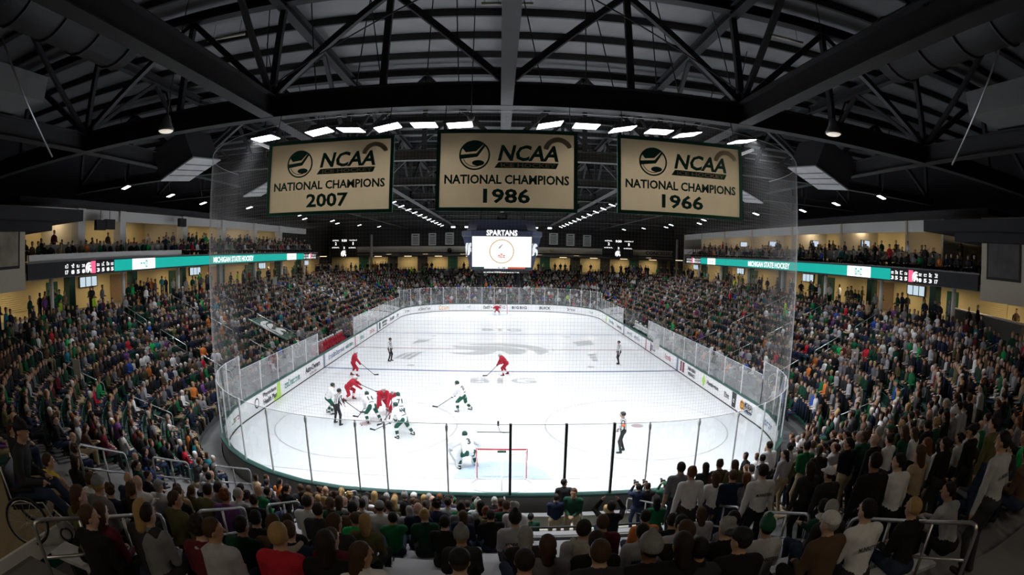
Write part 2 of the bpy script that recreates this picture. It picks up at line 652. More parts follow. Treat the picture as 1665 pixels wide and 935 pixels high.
side_text(-1, Yl(437, 642) + 0.2, 'Physicians', 1.9, 0.3, M_INK, 0.72)
side_text(-1, Yl(437, 642) + 0.2, 'Health Plan', 1.9, 0.3, M_INK, 0.36)
side_plate(-1, disc(0, 0, 0.28, 14), Yl(418, 655), M_INK)
side_plate(-1, disc(0, 0, 0.2, 14), Yl(418, 655) + 0.001, M_WHITE).location.x = 0.004
side_plate(-1, [(-0.75, -0.5), (0.5, -0.5), (0.38, 0.0), (0.42, 0.43), (0.0, 0.43), (-0.2, -0.1)], Yl(452, 632), M_ADGRN)
side_text(-1, Yl(476, 618), '#9', 2.6, 0.42, M_ADTEAL)
side_text(-1, Yl(509, 596), 'Auto-Owners', 3.0, 0.42, M_INK, 0.62)
side_text(-1, Yl(509, 597), '#8', 1.4, 0.14, M_ADMAR, 0.25)
side_text(-1, -5.6, '#11', 4.2, 0.34, M_ADBLUE)
side_text(-1, -1.9, '#9', 2.4, 0.34, M_ADTEAL)
side_text(-1, 2.5, '#5', 1.6, 0.36, M_ADTEAL)
side_text(-1, 6.6, '#6', 2.2, 0.4, M_ADRED)
side_plate(-1, [(-0.3, -0.35), (0.3, -0.35), (0.3, 0.35), (-0.3, 0.35)], 10.0, M_INK)
side_text(-1, 12.4, 'FARM BUREAU', 2.6, 0.26, M_INK, 0.7)
side_text(-1, 12.4, 'INSURANCE', 2.2, 0.24, M_INK, 0.36)
side_text(-1, 16.6, '#8', 2.6, 0.36, M_INK)
side_text(-1, 20.2, '#3', 1.2, 0.5, M_INK)
side_text(1, Yr(1062, 566), '#3', 1.3, 0.42, M_ADBLUE)
side_plate(1, [(-0.18, -0.4), (0.18, -0.4), (0.05, 0.4), (-0.1, 0.4)], Yr(1058, 563), M_ADMAR)
side_text(1, Yr(1086, 580), '#6', 1.6, 0.36, M_ADRED)
side_plate(1, [(-0.42, -0.36), (0.42, -0.36), (0.42, 0.36), (-0.42, 0.36)], Yr(1109, 596), M_ADMAR)
side_plate(1, [(-0.06, -0.36), (0.06, -0.36), (0.06, 0.36), (-0.06, 0.36)], Yr(1109, 596), M_WHITE).location.x = -0.004
side_text(1, Yr(1124, 606), 'FARM BUREAU', 1.5, 0.24, M_INK, 0.72)
side_text(1, Yr(1124, 607), 'INSURANCE', 1.3, 0.24, M_INK, 0.38)
side_plate(1, [(-0.3, 0), (0, -0.4), (0.3, 0), (0, 0.4)], Yr(1144, 618), M_ADGRN)
side_text(1, Yr(1158, 628), 'Huntington', 1.9, 0.34, M_INK)
side_text(1, Yr(1181, 643), '#5', 0.75, 0.3, M_INK)
side_plate(1, [(-0.24, -0.42), (0.24, -0.42), (0.3, 0.42), (-0.3, 0.42)], Yr(1193, 650), M_INK)
side_text(1, Yr(1193, 650), '#1', 0.3, 0.3, M_WHITE).location.x = -0.006
side_plate(1, disc(0, 0, 0.28, 14), Yr(1206, 658), M_ADORG)
side_text(1, Yr(1216, 665), 'MICHIGAN', 0.95, 0.26, M_INK, 0.7)
side_text(1, Yr(1216, 666), '#7', 0.9, 0.22, M_ADBLUE, 0.38)
side_text(1, -20.6, '#8', 1.5, 0.4, M_INK)
side_text(1, 3.3, '#9', 2.2, 0.3, M_ADBLUE)
side_text(1, 6.2, '#9', 2.2, 0.32, M_ADTEAL)
side_text(1, 11.0, '#7', 2.4, 0.36, M_INK)
side_text(1, 15.2, '#9', 2.8, 0.36, M_ADTEAL)
side_plate(1, [(-0.25, -0.4), (0.25, -0.4), (0.35, 0.4), (-0.1, 0.4)], 18.2, M_ADGRN)


def end_text(X, s, w_, h_, m_, z=0.55, Y=30.48):
    return MB().text(s, (X, Y + 0.01, z), (1, 0, 0), (0, 0, 1), w_, h_, 0, 0.006).build('advert_lettering', m_, BOARDS)


for px, s, w_, m_ in ((733, '#2', 1.1, M_INK), (753, '#8', 2.2, M_ADBLUE), (795, '#6', 1.6, M_INK), (817, 'B1G', 0.8, M_INK), (838, 'B1G', 1.0, M_INK), (851, 'B1G', 1.0, M_INK)):
    X = at_y(px, 498, 30.48)[0]
    if abs(X) < 6:
        end_text(X, s, w_, 0.4, m_)


def arc_text(s_mid, s_, w_, h_, m_, z=0.55):
    """lettering bent along a curved board"""
    V, F = text_geo(s_) if s_[0] != '#' else scribble_geo(int(s_[1:]))
    vs_ = []
    for x, y in V:
        (px, py), _ = ring_at(s_mid - (x - 0.5) * w_, 0.008)
        vs_.append((px, py, z + (y - 0.5) * h_))
    return MB().add(vs_, F).build('advert_lettering', m_, BOARDS)


sA = (HL - RC)                               # start of the far right corner arc
arc_text(sA + ARC * 0.25, '#4', 0.9, 0.36, M_ADTEAL)
arc_text(sA + ARC * 0.55, '#6', 1.4, 0.36, M_INK)
arc_text(sA + ARC * 0.85, 'BUICK', 1.6, 0.4, M_INK)
sB = sA + ARC + 2 * (HW - RC)
arc_text(sB + ARC * 0.28, '#4', 1.5, 0.6, M_ADORG)
arc_text(sB + ARC * 0.52, '#8', 2.2, 0.34, M_INK)
arc_text(sB + ARC * 0.8, '#6', 1.3, 0.3, M_INK)
sC = PERIM * 0.5 + (HL - RC)                 # start of the near left corner arc
arc_text(sC + 1.2, '#5', 1.5, 0.3, M_ADMAR)
arc_text(sC + 3.6, '#5', 1.3, 0.3, M_INK)
arc_text(PERIM - (HL - RC) - 1.4, '#5', 1.5, 0.36, M_ADBLUE)

# ================================================================== RINK GLASS
GLASS = put('rink_glass', None, None, (0, 0, 0), label='clear glass panes on posts standing on the rink boards', category='glass')
M_POST = mat('glass_post', (0.82, 0.83, 0.86), 0.4, metal=0.0, var=0.08)
M_POSTD = mat('dark_post', (0.035, 0.033, 0.032), 0.4, metal=0.3, var=0.1)


def s_of_x_near(X):
    return S_NEAR + X


posts = []
# near end (positions read along the cap rail), then both corners
near_x = [0.23 - 1.87 * k for k in range(0, 3)] + [1.87, 3.31]
near_s = sorted(s_of_x_near(x) for x in near_x) 
c0, c1 = S_NEAR - (HW - RC), S_NEAR + (HW - RC)
near_s = [c0 - ARC - 0.0] + [c0 - ARC + ARC * (k + 1) / 8 for k in range(8)] + [s for s in near_s if s > c0 + 0.4] + [c1 - 0.0] + [c1 + ARC * (k + 1) / 8 for k in range(8)]
side_l = list(np.arange(PERIM * 0.5 - (HL - RC), PERIM * 0.5 + (HL - RC) + 0.1, 2.4389))
far_c = PERIM * 0.25
far_s = [far_c - (HW - RC) - ARC + ARC * k / 7 for k in range(7)] + [far_c - (HW - RC) + 2 * (HW - RC) * k / 5 for k in range(6)] + [far_c + (HW - RC) + ARC * (k + 1) / 7 for k in range(7)]
side_r1 = list(np.arange(0, (HL - RC) + 0.1, 2.4389))
side_r0 = list(np.arange(PERIM - (HL - RC), PERIM + 0.1, 2.4389))


def pane_run(ss, z1, skip=lambda y: False, dark=(), gm=None):
    for i in range(len(ss) - 1):
        s0, s1 = ss[i], ss[i + 1]
        ym = ring_at(min((s0 + s1) / 2, PERIM), 0)[0][1]
        if skip(ym):
            continue
        curved = abs(ring_at(s0 + 0.01, 0)[1][0] - ring_at(min(s1 - 0.01, PERIM), 0)[1][0]) > 0.02
        sweep(s0 + 0.03, s1 - 0.03, [(0.10, 1.08), (0.10, z1), (0.112, z1), (0.112, 1.08)], 3 if curved else 1).build('glass_pane', gm or M_GLASS, GLASS)
        sweep(s0 + 0.03, s1 - 0.03, [(0.098, z1), (0.098, z1 + 0.014), (0.114, z1 + 0.014), (0.114, z1)], 3 if curved else 1).build('pane_edge', M_POST, GLASS)
    for i, s in enumerate(ss):
        ym = ring_at(min(s, PERIM), 0)[0][1]
        if skip(ym - 0.3) and skip(ym + 0.3):
            continue
        (x, y), nrm = ring_at(min(s, PERIM), 0.115)
        dk = any(abs(s - q) < 0.02 for q in dark)
        b_ = MB()
        b_.box((x, y, (1.07 + z1 + 0.03) / 2), (0.075 if dk else 0.045, 0.11 if dk else 0.05, z1 - 1.04), 0, math.atan2(nrm[1], nrm[0]) + PI / 2)
        b_.box((x, y, z1 - 0.12), (0.06 if dk else 0.07, 0.13 if dk else 0.075, 0.16), 0, math.atan2(nrm[1], nrm[0]) + PI / 2)
        b_.build('glass_post', M_POSTD if dk else M_POST, GLASS)


pane_run(near_s, 3.34, dark=[S_NEAR + 0.23, S_NEAR + 1.87, S_NEAR + 3.31], gm=M_GLASS_LOWHAZE)
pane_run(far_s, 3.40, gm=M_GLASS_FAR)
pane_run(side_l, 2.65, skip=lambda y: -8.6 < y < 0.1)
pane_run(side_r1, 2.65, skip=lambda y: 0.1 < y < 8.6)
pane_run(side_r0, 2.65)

# ================================================================== PROTECTIVE NET (real strings)
M_NET = mat('net_cord', (0.3, 0.3, 0.31), 0.8, var=0.05)
mb = MB()
ZN0, ZN1, PITCHN, TN = 3.36, 12.3, 0.10, 0.0024
s0n, s1n = c0 - ARC - 0.2, c1 + ARC + 0.2
path = [ring_at(s, 0.13)[0] for s in np.linspace(s0n, s1n, 60)]
for s in np.arange(s0n, s1n, PITCHN):
    (x, y), nr = ring_at(s, 0.13)
    tx, ty = -nr[1] * TN / 2, nr[0] * TN / 2
    ax, ay = nr[0] * TN, nr[1] * TN
    v = [(x - tx, y - ty, ZN0), (x + tx, y + ty, ZN0), (x + ax, y + ay, ZN0), (x - tx, y - ty, ZN1), (x + tx, y + ty, ZN1), (x + ax, y + ay, ZN1)]
    mb.add(v, [(0, 1, 4, 3), (1, 2, 5, 4), (2, 0, 3, 5)])
for z in np.arange(ZN0, ZN1, PITCHN):
    v, f = [], []
    for i, (x, y) in enumerate(path):
        v += [(x, y, z), (x, y, z + TN)]
        if i:
            k = 2 * i
            f.append((k - 2, k, k + 1, k - 1))
    mb.add(v, f)
mb.build('safety_net', M_NET, None, label='fine safety netting hung behind the near goal from glass to truss', category='net')
mb = MB()
mb.tube([(x, y, ZN1 + 0.02) for x, y in path], 0.012, 5)
mb.build('net_cable', M_RAIL, None, label='steel cable along the top edge of the safety netting', category='cable')

# ================================================================== STANDS
D0, DR, Z0, RR, NR = 1.3, 0.8, 0.45, 0.36, 13
ZC = Z0 + RR * NR            # concourse level
DC = D0 + DR * NR


def tread(k):
    return Z0 + RR * k


prof = [(0.26, 0.0), (0.26, 0.2), (D0, 0.2)]
for k in range(NR):
    prof += [(D0 + DR * k, tread(k)), (D0 + DR * (k + 1), tread(k))]
prof += [(DC, ZC), (DC + 7.2, ZC), (DC + 7.2, -0.3), (0.26, -0.3)]


def stands(name, s0, s1, n_):
    ss = np.linspace(s0, s1, n_ + 1)
    v, f = [], []
    for i, s in enumerate(ss):
        for d, z in prof:
            (x, y), _ = ring_at(s % PERIM if s % PERIM > 1e-9 else s, d)
            v.append((x, y, z))
        if i:
            m_ = len(prof)
            for k in range(m_):
                f.append(((i - 1) * m_ + k, (i - 1) * m_ + (k + 1) % m_, i * m_ + (k + 1) % m_, i * m_ + k))
    return MB().add(v, f)


stands('floor_stands', 0, PERIM, 160).build('floor_stands', M_CONC, None, kind='structure', label='stepped concrete seating bowl around the rink')


def rink_d(x, y):
    """distance outward from the board line"""
    ax, ay = abs(x) - (HW - RC), abs(y) - (HL - RC)
    if ax > 0 and ay > 0:
        return math.hypot(ax, ay) - RC
    return max(abs(x) - HW, abs(y) - HL)


def slope_z(d):
    return Z0 + RR * (d - D0 - DR * 0.5) / DR


def on_slope(px, py, h):
    d3 = ray(px, py)
    for R in np.arange(1.5, 110, 0.03):
        p = CAM + d3 * R
        d = rink_d(p[0], p[1])
        zs = slope_z(min(d, DC)) if d > D0 - 0.3 else 0.2
        if p[2] < zs + h and d < DC + 2:
            return p, d
    return p, d
# ================================================================== ROOF
ZB, ZT = 12.5, 17.0
mb = MB().span((-33, -62, 17.3), (33, 52, 17.5))
CEIL = mb.build('ceiling', M_DECK, None, kind='structure', label='grey corrugated roof deck high above the rink')
for Y in np.arange(-45.07, 50, 2.2):
    MB().beam((-32, Y, 17.13), (32, Y, 17.13), 0.12, 0.32).build('purlin', M_STEEL, CEIL)
PX = [-25.5, -21.0, -16.0, -11.0, -7.3, -3.65, 0.0, 3.65, 7.3, 11.0, 16.0, 21.0, 25.5]
TRY = [-30.4 + 8.8 * k for k in range(9)]
for ti, Y in enumerate(TRY):
    T = put('roof_truss', None, None, (0, Y, 0), kind='structure', label='dark steel roof truss spanning the rink, number %d from the near end' % (ti + 1))
    h = 0.75 if ti == 0 else 0.5
    MB().ibeam((-26, 0, ZB + h / 2), (26, 0, ZB + h / 2), 0.42, h, 0.035).build('bottom_chord', M_STEEL, T)
    MB().ibeam((-26, 0, ZT - 0.2), (26, 0, ZT - 0.2), 0.4, 0.4, 0.035).build('top_chord', M_STEEL, T)
    for i, x in enumerate(PX):
        MB().beam((x, 0, ZB + h), (x, 0, ZT - 0.4), 0.2, 0.2, up=(0, 1, 0)).build('brace', M_STEEL, T)
        if i + 1 < len(PX):
            # diagonals rise away from the middle of the span
            lo, hi = (x, PX[i + 1]) if x >= 0 else (PX[i + 1], x)
            if (abs(i - 6) % 2 == 1) == (x >= 0):
                lo, hi = hi, lo
            MB().beam((lo, 0, ZB + h), (hi, 0, ZT - 0.4), 0.2, 0.2, up=(0, 1, 0)).build('brace', M_STEEL, T)
LX = [-16.0, -7.3, 0.0, 7.3, 16.0]
for x in LX:
    wd = 0.34 if x == 0 else 0.46
    B = put('roof_girder', None, None, (x, 0, 0), kind='structure', label='long dark steel girder under the roof, %s' % {-16.0: 'far left', -7.3: 'left of the middle', 0.0: 'over the middle', 7.3: 'right of the middle', 16.0: 'far right'}[x])
    MB().ibeam((0, -47, ZB + 0.36), (0, 44, ZB + 0.36), wd, 0.7, 0.035).build('bottom_chord', M_STEEL, B)
    MB().ibeam((0, -47, ZT - 0.45), (0, 44, ZT - 0.45), 0.35, 0.4, 0.035).build('top_chord', M_STEEL, B)
    for k in range(-2, 9):
        y = -30.4 + 8.8 * k
        for a, b_ in ((y, y + 4.4), (y + 8.8, y + 4.4)):
            if a > -46 and b_ > -46 and max(a, b_) < 44:
                MB().beam((0, a, ZB + 0.7), (0, b_, ZT - 0.6), 0.16, 0.16).build('brace', M_STEEL, B)
# tie rods crossing the bay in front of the near truss
for sx in (-1, 1):
    mb = MB().tube([(sx * 0.25, -33.0, 16.0), (sx * 7.2, -30.9, 13.4)], 0.025, 6)
    mb.tube([(sx * 0.25, -36.5, 16.4), (sx * 7.2, -33.5, 16.9)], 0.025, 6)
    mb.build('tie_rod', M_STEEL, None, label='thin steel tie rod bracing the near roof bay, %s of the middle' % ('left' if sx < 0 else 'right'), category='rod')
    p, q = (at_r(3, 60, 15.0), at_r(85, 255, 17.0)) if sx < 0 else (at_r(1648, 5, 15.0), at_r(1548, 268, 17.0))
    MB().tube([p, q], 0.03, 6).build('hanger_cable', M_RAIL, None, label='slanting steel cable in the dark near roof corner, %s' % ('left' if sx < 0 else 'right'), category='cable')
# sprinkler / conduit runs
for j, (Y, z) in enumerate(((-24.5, 15.2), (-18.0, 14.6), (-10.5, 14.8))):
    MB().tube([(-16, Y, z), (16, Y, z)], 0.05, 6).build('sprinkler_pipe', M_STEEL, None, label='dark sprinkler pipe across the roof, %s from the near end' % ('first', 'second', 'third')[j], category='pipe')

# pale tubes hung in the near bay
for j, (a, b) in enumerate((((338, 66), (398, 55)), ((1245, 55), (1305, 70)), ((783, 6), (815, 6)), ((842, 6), (867, 6)))):
    T = thing('tube_lamp', 'unlit pale tube lamp under the roof, %s' % ('far left', 'far right', 'just left of the middle girder', 'just right of the middle girder')[j], 'lamp', at_z(*a, 16.6))
    q = Vector(at_z(*b, 16.6) - at_z(*a, 16.6))
    MB().tube([(0, 0, 0), q], 0.06, 8).build('tube', mat('dull_tube', (0.5, 0.48, 0.38), 0.5), T)
    for f_ in (0.15, 0.85):
        MB().tube([q * f_, q * f_ + Vector((0, 0, 0.65))], 0.01, 4).build('hanger', M_STEEL, T)

# ducts in the dark upper corners
for sx in (-1, 1):
    T = thing('air_duct', 'large round dark air duct in the upper %s corner' % ('left' if sx < 0 else 'right'), 'duct', (sx * 11.6, 0, 15.1))
    MB().tube([(0, -44, 0), (0, -33.5, 0)], 1.05, 20).build('duct_body', mat('duct_black', (0.016, 0.016, 0.018), 0.6), T)
    for Y in np.arange(-43, -33.4, 1.5):
        MB().tube([(0, Y, 0), (0, Y + 0.07, 0)], 1.1, 20).build('duct_seam', M_STEEL, T)
    T = thing('duct_grille', 'grey rectangular air grille box near the upper %s edge' % ('left' if sx < 0 else 'right'), 'vent', (sx * 15.6, -36.3, 13.4), 0)
    MB().span((-1.6, -1.6, -0.1), (1.6, 1.6, 0.7)).build('box', M_GREY, T)
    for k in (-0.8, 0.8):
        MB().span((k - 0.65, -1.66, 0.0), (k + 0.65, -1.6, 0.55)).build('opening', M_BLACK, T)

# heater boxes with pale undersides
M_PANEL = mat('pale_underside', (0.6, 0.61, 0.63), 0.35, metal=0.3, var=0.25, scale=1.5)
for sx in (-1, 1):
    for Y, wy in ((-24.0, 2.7), (-15.2, 2.7), (-6.4, 2.7)):
        T = thing('air_handler', 'boxy roof air unit with a pale tilted underside, %s side, %s' % ('left' if sx < 0 else 'right', {-24.0: 'nearest', -15.2: 'second', -6.4: 'third'}[Y]), 'air unit', (sx * 14.6, Y, 12.4), 0)
        T.rotation_euler = (0.12, sx * 0.42, 0)
        MB().span((-1.0, -wy / 2, 0.05), (1.0, wy / 2, 1.5)).build('housing', M_DARKW, T)
        MB().span((-1.05, -wy / 2 - 0.05, -0.02), (1.05, wy / 2 + 0.05, 0.05)).build('underside', M_PANEL, T)
        for k in (-0.5, 0.0, 0.5):
            MB().span((k - 0.015, -wy / 2, -0.04), (k + 0.015, wy / 2, -0.02)).build('seam', M_STEEL, T)
        MB().tube([(0, 0, 1.5), (0, 0, 5.0)], 0.05, 6).build('hanger', M_STEEL, T)

# ================================================================== RINK LAMPS
N_LAMP = [0]


def flood(loc, tilt=(0, 0), label='', power=LAMP_W, size=0.62, deep=0.667):
    """high-bay lamp: housing, ribbed reflector, bright lens, hanger; its light is its own child"""
    N_LAMP[0] += 1
    T = thing('flood_lamp', label, 'lamp', loc, 0, 'rink flood lamps')
    T.rotation_euler = (tilt[0], tilt[1], 0)
    s, q = size, size * deep
    b_ = MB()
    b_.add([(-s / 2, -q / 2, 0), (s / 2, -q / 2, 0), (s / 2, q / 2, 0), (-s / 2, q / 2, 0), (-s / 4, -q / 4, 0.22), (s / 4, -q / 4, 0.22), (s / 4, q / 4, 0.22), (-s / 4, q / 4, 0.22)],
           [(4, 5, 6, 7), (0, 1, 5, 4), (1, 2, 6, 5), (2, 3, 7, 6), (3, 0, 4, 7)])
    b_.build('housing', M_STEEL, T)
    MB().span((-s / 2 + 0.02, -q / 2 + 0.02, -0.02), (s / 2 - 0.02, q / 2 - 0.02, 0.0)).build('lens', M_LAMP, T)
    MB().tube([(0, 0, 0.2), (0, 0, 17.2 - loc[2])], 0.02, 5).build('hanger', M_STEEL, T)
    L = bpy.data.lights.new('lamp_light', 'AREA')
    L.shape = 'RECTANGLE'
    L.size, L.size_y = s, q
    L.energy = power
    L.spread = math.radians(125)
    L.color = (0.95, 0.97, 1.0)
    put('lamp_light', L, T, (0, 0, -0.05))
    return T


ords = ['first', 'second', 'third', 'fourth', 'fifth', 'sixth', 'seventh', 'eighth', 'ninth', 'tenth', 'eleventh', 'twelfth', 'thirteenth', 'fourteenth', 'fifteenth', 'sixteenth', 'seventeenth', 'eighteenth', 'nineteenth', 'twentieth', 'twenty-first', 'twenty-second', 'twenty-third', 'twenty-fourth', 'twenty-fifth', 'twenty-sixth']
for i, (px, py) in enumerate([(432, 225), (520, 214), (571, 211), (631, 207), (690, 203), (748, 203), (894, 203), (953, 205), (1012, 210), (1071, 214), (1117, 219), (1206, 230)]):
    p = at_y(px, py, -29.5)
    flood(p, (0.05, random.uniform(-0.22, 0.22)), 'bright flood lamp above the three banners, %s from the left' % ords[i], size=0.78, deep=1.05)
for sx in (-1, 1):
    for k in range(17):
        flood((sx * 8.2, -26.6 + 3.4 * k, 12.1), (0, sx * 0.3), 'flood lamp in the long row %s of the video board, %s from near end' % ('left' if sx < 0 else 'right', ords[k]), power=LAMP_W * 1.4, size=0.5)
    # bright conduit beside the lamps
    MB().beam((sx * 8.9, -28, 12.35), (sx * 8.9, 31, 12.35), 0.09, 0.09).build('lamp_track', mat('white_track', (0.8, 0.8, 0.82), 0.4, var=0.03), None, label='white lamp track running the length of the rink, %s side' % ('left' if sx < 0 else 'right'), category='track')
    for k, (Y, X) in enumerate(((-24, 19.0), (-19, 19.5), (-8, 19.5), (2, 19.0), (12, 19.0), (-13.5, 20.5), (7, 20.5), (17, 20.0), (22, 18.5), (27, 17.0))):
        flood((sx * X, Y, 12.0), (0, sx * 0.25), 'small flood lamp over the %s stand, %s from near end' % ('left' if sx < 0 else 'right', ords[sorted([-24, -19, -8, 2, 12, -13.5, 7, 17, 22, 27]).index(Y)]), power=LAMP_W * 1.35, size=0.5)
for k in range(8):
    flood((-7 + 2 * k, 31.5, 12.1), (-0.4, 0), 'flood lamp in the row over the far goal, %s from the left' % ords[k], size=0.6)
# dome cameras / bell lamps under the near girder
for j, (px, py) in enumerate(((270, 210), (1355, 215))):
    p = at_y(px, py, -32.0)
    T = thing('bell_lamp', 'bell-shaped lamp with a pale rim hanging under the near truss, %s' % ('left' if j == 0 else 'right'), 'lamp', p)
    MB().lathe([(0.06, 0.45), (0.1, 0.4), (0.16, 0.2), (0.27, 0.0), (0.27, -0.05)], n=18).build('bell', M_GREY, T)
    MB().lathe([(0.25, -0.06), (0.2, -0.1), (0.05, -0.12)], n=18).build('rim', mat('bell_lens', (0.7, 0.7, 0.68), 0.4, var=0.03, emit=(1.0, 0.9, 0.75), emit_s=0.6), T)
    L = bpy.data.lights.new('lamp_light', 'AREA')
    L.shape, L.size, L.energy, L.color = 'DISK', 0.45, 110, (1.0, 0.9, 0.75)
    put('lamp_light', L, T, (0, 0, -0.15))
    MB().tube([(0, 0, 0.45), (0, 0, 17.1 - p[2])], 0.02, 6).build('hanger', M_STEEL, T)
p = at_y(766, 190, -30.9)
T = thing('dome_camera', 'small dome camera under the near truss above the middle banner', 'camera', p)
MB().lathe([(0.08, 0.1), (0.11, 0.0), (0.08, -0.1), (0.02, -0.13)], n=14).build('dome', M_GREY, T)
MB().tube([(0, 0, 0.1), (0, 0, 17.1 - p[2])], 0.015, 6).build('hanger', M_STEEL, T)

# ================================================================== BANNERS
M_FIELD = mat('banner_cloth', (0.6, 0.48, 0.31), 0.85, var=0.1, scale=2.5, bump=0.15)


def translucent(m_, col, f):
    nt = m_.node_tree
    b = nt.nodes['Principled BSDF']
    t = nt.nodes.new('ShaderNodeBsdfTranslucent')
    t.inputs[0].default_value = (*col, 1)
    mx = nt.nodes.new('ShaderNodeMixShader')
    mx.inputs[0].default_value = f
    nt.links.new(b.outputs[0], mx.inputs[1])
    nt.links.new(t.outputs[0], mx.inputs[2])
    nt.links.new(mx.outputs[0], nt.nodes['Material Output'].inputs['Surface'])


translucent(M_FIELD, (0.7, 0.55, 0.34), 0.1)
M_BGRN = mat('banner_green', (0.015, 0.1, 0.07), 0.8, var=0.08)
M_BGREY = mat('banner_grey', (0.5, 0.41, 0.28), 0.85, var=0.05)
translucent(M_BGREY, (0.6, 0.47, 0.3), 0.1)
for year, quad_px, which in (('2007', [(438, 234), (640, 219), (640, 345), (434, 353)], 'left'), ('1986', [(710, 213), (939, 213), (939, 345), (709, 345)], 'middle'), ('1966', [(1003, 220), (1206, 238), (1206, 358), (1004, 348)], 'right')):
    Q = [Vector(at_y(a, b, -30.95)) for a, b in quad_px]
    c = sum(Q, Vector()) / 4
    W = ((Q[1] - Q[0]).length + (Q[2] - Q[3]).length) / 2
    H = ((Q[0] - Q[3]).length + (Q[1] - Q[2]).length) / 2
    T = thing('championship_banner', 'tan and green championship banner for %s, %s of three' % (year, which), 'banner', (c.x, c.y, c.z - H / 2), 0, 'championship banners under the near truss')
    o = Vector((0, 0, H / 2))
    r, u = (1, 0, 0), (0, 0, 1)
    bw = 0.09 * H / 2
    MB().add([(-W / 2, 0, 0), (W / 2, 0, 0), (W / 2, 0, H), (-W / 2, 0, H)], [(0, 1, 2, 3)]).build('cloth', M_FIELD, T)
    for lo, hi in (((-W / 2, -0.02, 0), (W / 2, 0.02, bw)), ((-W / 2, -0.02, H - bw), (W / 2, 0.02, H)), ((-W / 2, -0.02, bw), (-W / 2 + bw, 0.02, H - bw)), ((W / 2 - bw, -0.02, bw), (W / 2, 0.02, H - bw))):
        MB().span(lo, hi).build('border', M_BGRN, T)

    def on(x, y):
        return (x * W, -0.003, y * H)
    ink = MB()
    ink.text('NCAA', on(0.16, 0.71), r, u, W * 0.43, H * 0.2)
    # shear the letters as in the italic mark
    zc = 0.70 * H
    ink.v = [(x + (z - zc) * 0.22, y, z) for x, y, z in ink.v]
    ink.build('lettering', M_BGRN, T)
    band = MB().plate([(-0.09 * W, 0.525 * H), (0.345 * W, 0.525 * H), (0.365 * W, 0.595 * H), (-0.06 * W, 0.595 * H)], (0, -0.003, 0), r, u, 0.003)
    band.build('band', M_BGRN, T)
    MB().text('ICE HOCKEY', on(0.15, 0.56), r, u, W * 0.39, H * 0.05, 0, 0.008).build('lettering', M_FIELD, T)
    MB().text('NATIONAL CHAMPIONS', on(0.0, 0.385), r, u, W * 0.88, H * 0.115).build('lettering', M_BGRN, T)
    MB().text(year, on(0.0, 0.185), r, u, W * 0.33, H * 0.18).build('lettering', M_BGRN, T)
    # round stick-and-puck mark
    cx, cz, rr_ = -0.23 * W, 0.68 * H, 0.175 * H
    em = MB()
    for p4 in annulus(cx, cz, rr_, 0.02 * H, 0, 360, 40):
        em.plate(p4, (0, -0.003, 0), r, u, 0.003)
    em.plate([(cx + rr_ * math.cos(t), cz + rr_ * math.sin(t)) for t in np.linspace(0.9, 2.6, 16)] + [(cx - 0.6 * rr_, cz + 0.2 * rr_), (cx + 0.1 * rr_, cz + 0.28 * rr_)], (0, -0.003, 0), r, u, 0.004)
    em.plate([(cx - rr_, cz - 0.28 * rr_), (cx + 0.2 * rr_, cz - 0.12 * rr_), (cx + 0.75 * rr_, cz + 0.68 * rr_), (cx + 0.62 * rr_, cz + 0.75 * rr_), (cx + 0.12 * rr_, cz + 0.12 * rr_), (cx - rr_, cz + 0.02 * rr_)], (0, -0.003, 0), r, u, 0.005)
    em.plate([(cx + 0.25 * rr_ + 0.42 * rr_ * math.cos(t), cz - 0.55 * rr_ + 0.2 * rr_ * math.sin(t)) for t in np.linspace(0, 2 * PI, 18)[:-1]], (0, -0.003, 0), r, u, 0.005)
    for p4 in annulus(cx, cz, rr_ * 0.8, 0.05 * rr_, 200, 300, 14):
        em.plate(p4, (0, -0.003, 0), r, u, 0.004)
    em.build('emblem', M_BGRN, T)
    gh = MB()
    for p4 in annulus(0.36 * W, 0.74 * H, 0.15 * H, 0.06 * H, 20, 170, 20):
        gh.plate(p4, (0, -0.003, 0), r, u, 0.002)
    gh.build('faded_emblem', M_BGREY, T)
    for k in (-0.45, 0.45):
        MB().tube([(k * W, 0, H), (k * W, 0.3, ZB - c.z + H / 2 + 0.05)], 0.012, 5).build('hanging_cord', M_BLACK, T)

# ================================================================== CENTRE VIDEO BOARD
M_NAVY = mat('navy_shell', (0.045, 0.055, 0.1), 0.5, var=0.12)
M_NAVY2 = mat('slate_shell', (0.13, 0.15, 0.22), 0.5, var=0.1)
VB = thing('video_board', 'hanging video board with bright white screen over centre ice', 'scoreboard', (0, 0, 6.9))


def vb(px, py):
    p = at_y(px, py, -2.6)
    return p[0], p[2] - 6.9


x0, zt = vb(752, 384)
x1, zb = vb(868, 436)
sl, st_ = vb(765, 384)
sr, sb_ = vb(867, 433)
_, zroof = vb(812, 357)
hw_t, hw_b = 3.15, 2.55
yf = -2.6
# tapered shell: wider at the top, chamfered corners
shell = MB()
levels = [(hw_b, 0.0), (hw_t, zt - 0.05), (hw_t + 0.1, zt + 0.05), (hw_t + 0.1, zt + 0.42), (hw_t - 0.3, zt + 0.5), (hw_t - 0.5, zroof)]
ch = 0.8
vs_ = []
for h_, z in levels:
    for x, y in ((-h_ + ch, -h_), (h_ - ch, -h_), (h_, -h_ + ch), (h_, h_ - ch), (h_ - ch, h_), (-h_ + ch, h_), (-h_, h_ - ch), (-h_, -h_ + ch)):
        vs_.append((x, y, z))
fs = [(i * 8 + k, i * 8 + (k + 1) % 8, (i + 1) * 8 + (k + 1) % 8, (i + 1) * 8 + k) for i in range(len(levels) - 1) for k in range(8)]
fs += [tuple(reversed(range(8))), tuple((len(levels) - 1) * 8 + k for k in range(8))]
shell.add(vs_, fs)
shell.build('shell', M_NAVY, VB)
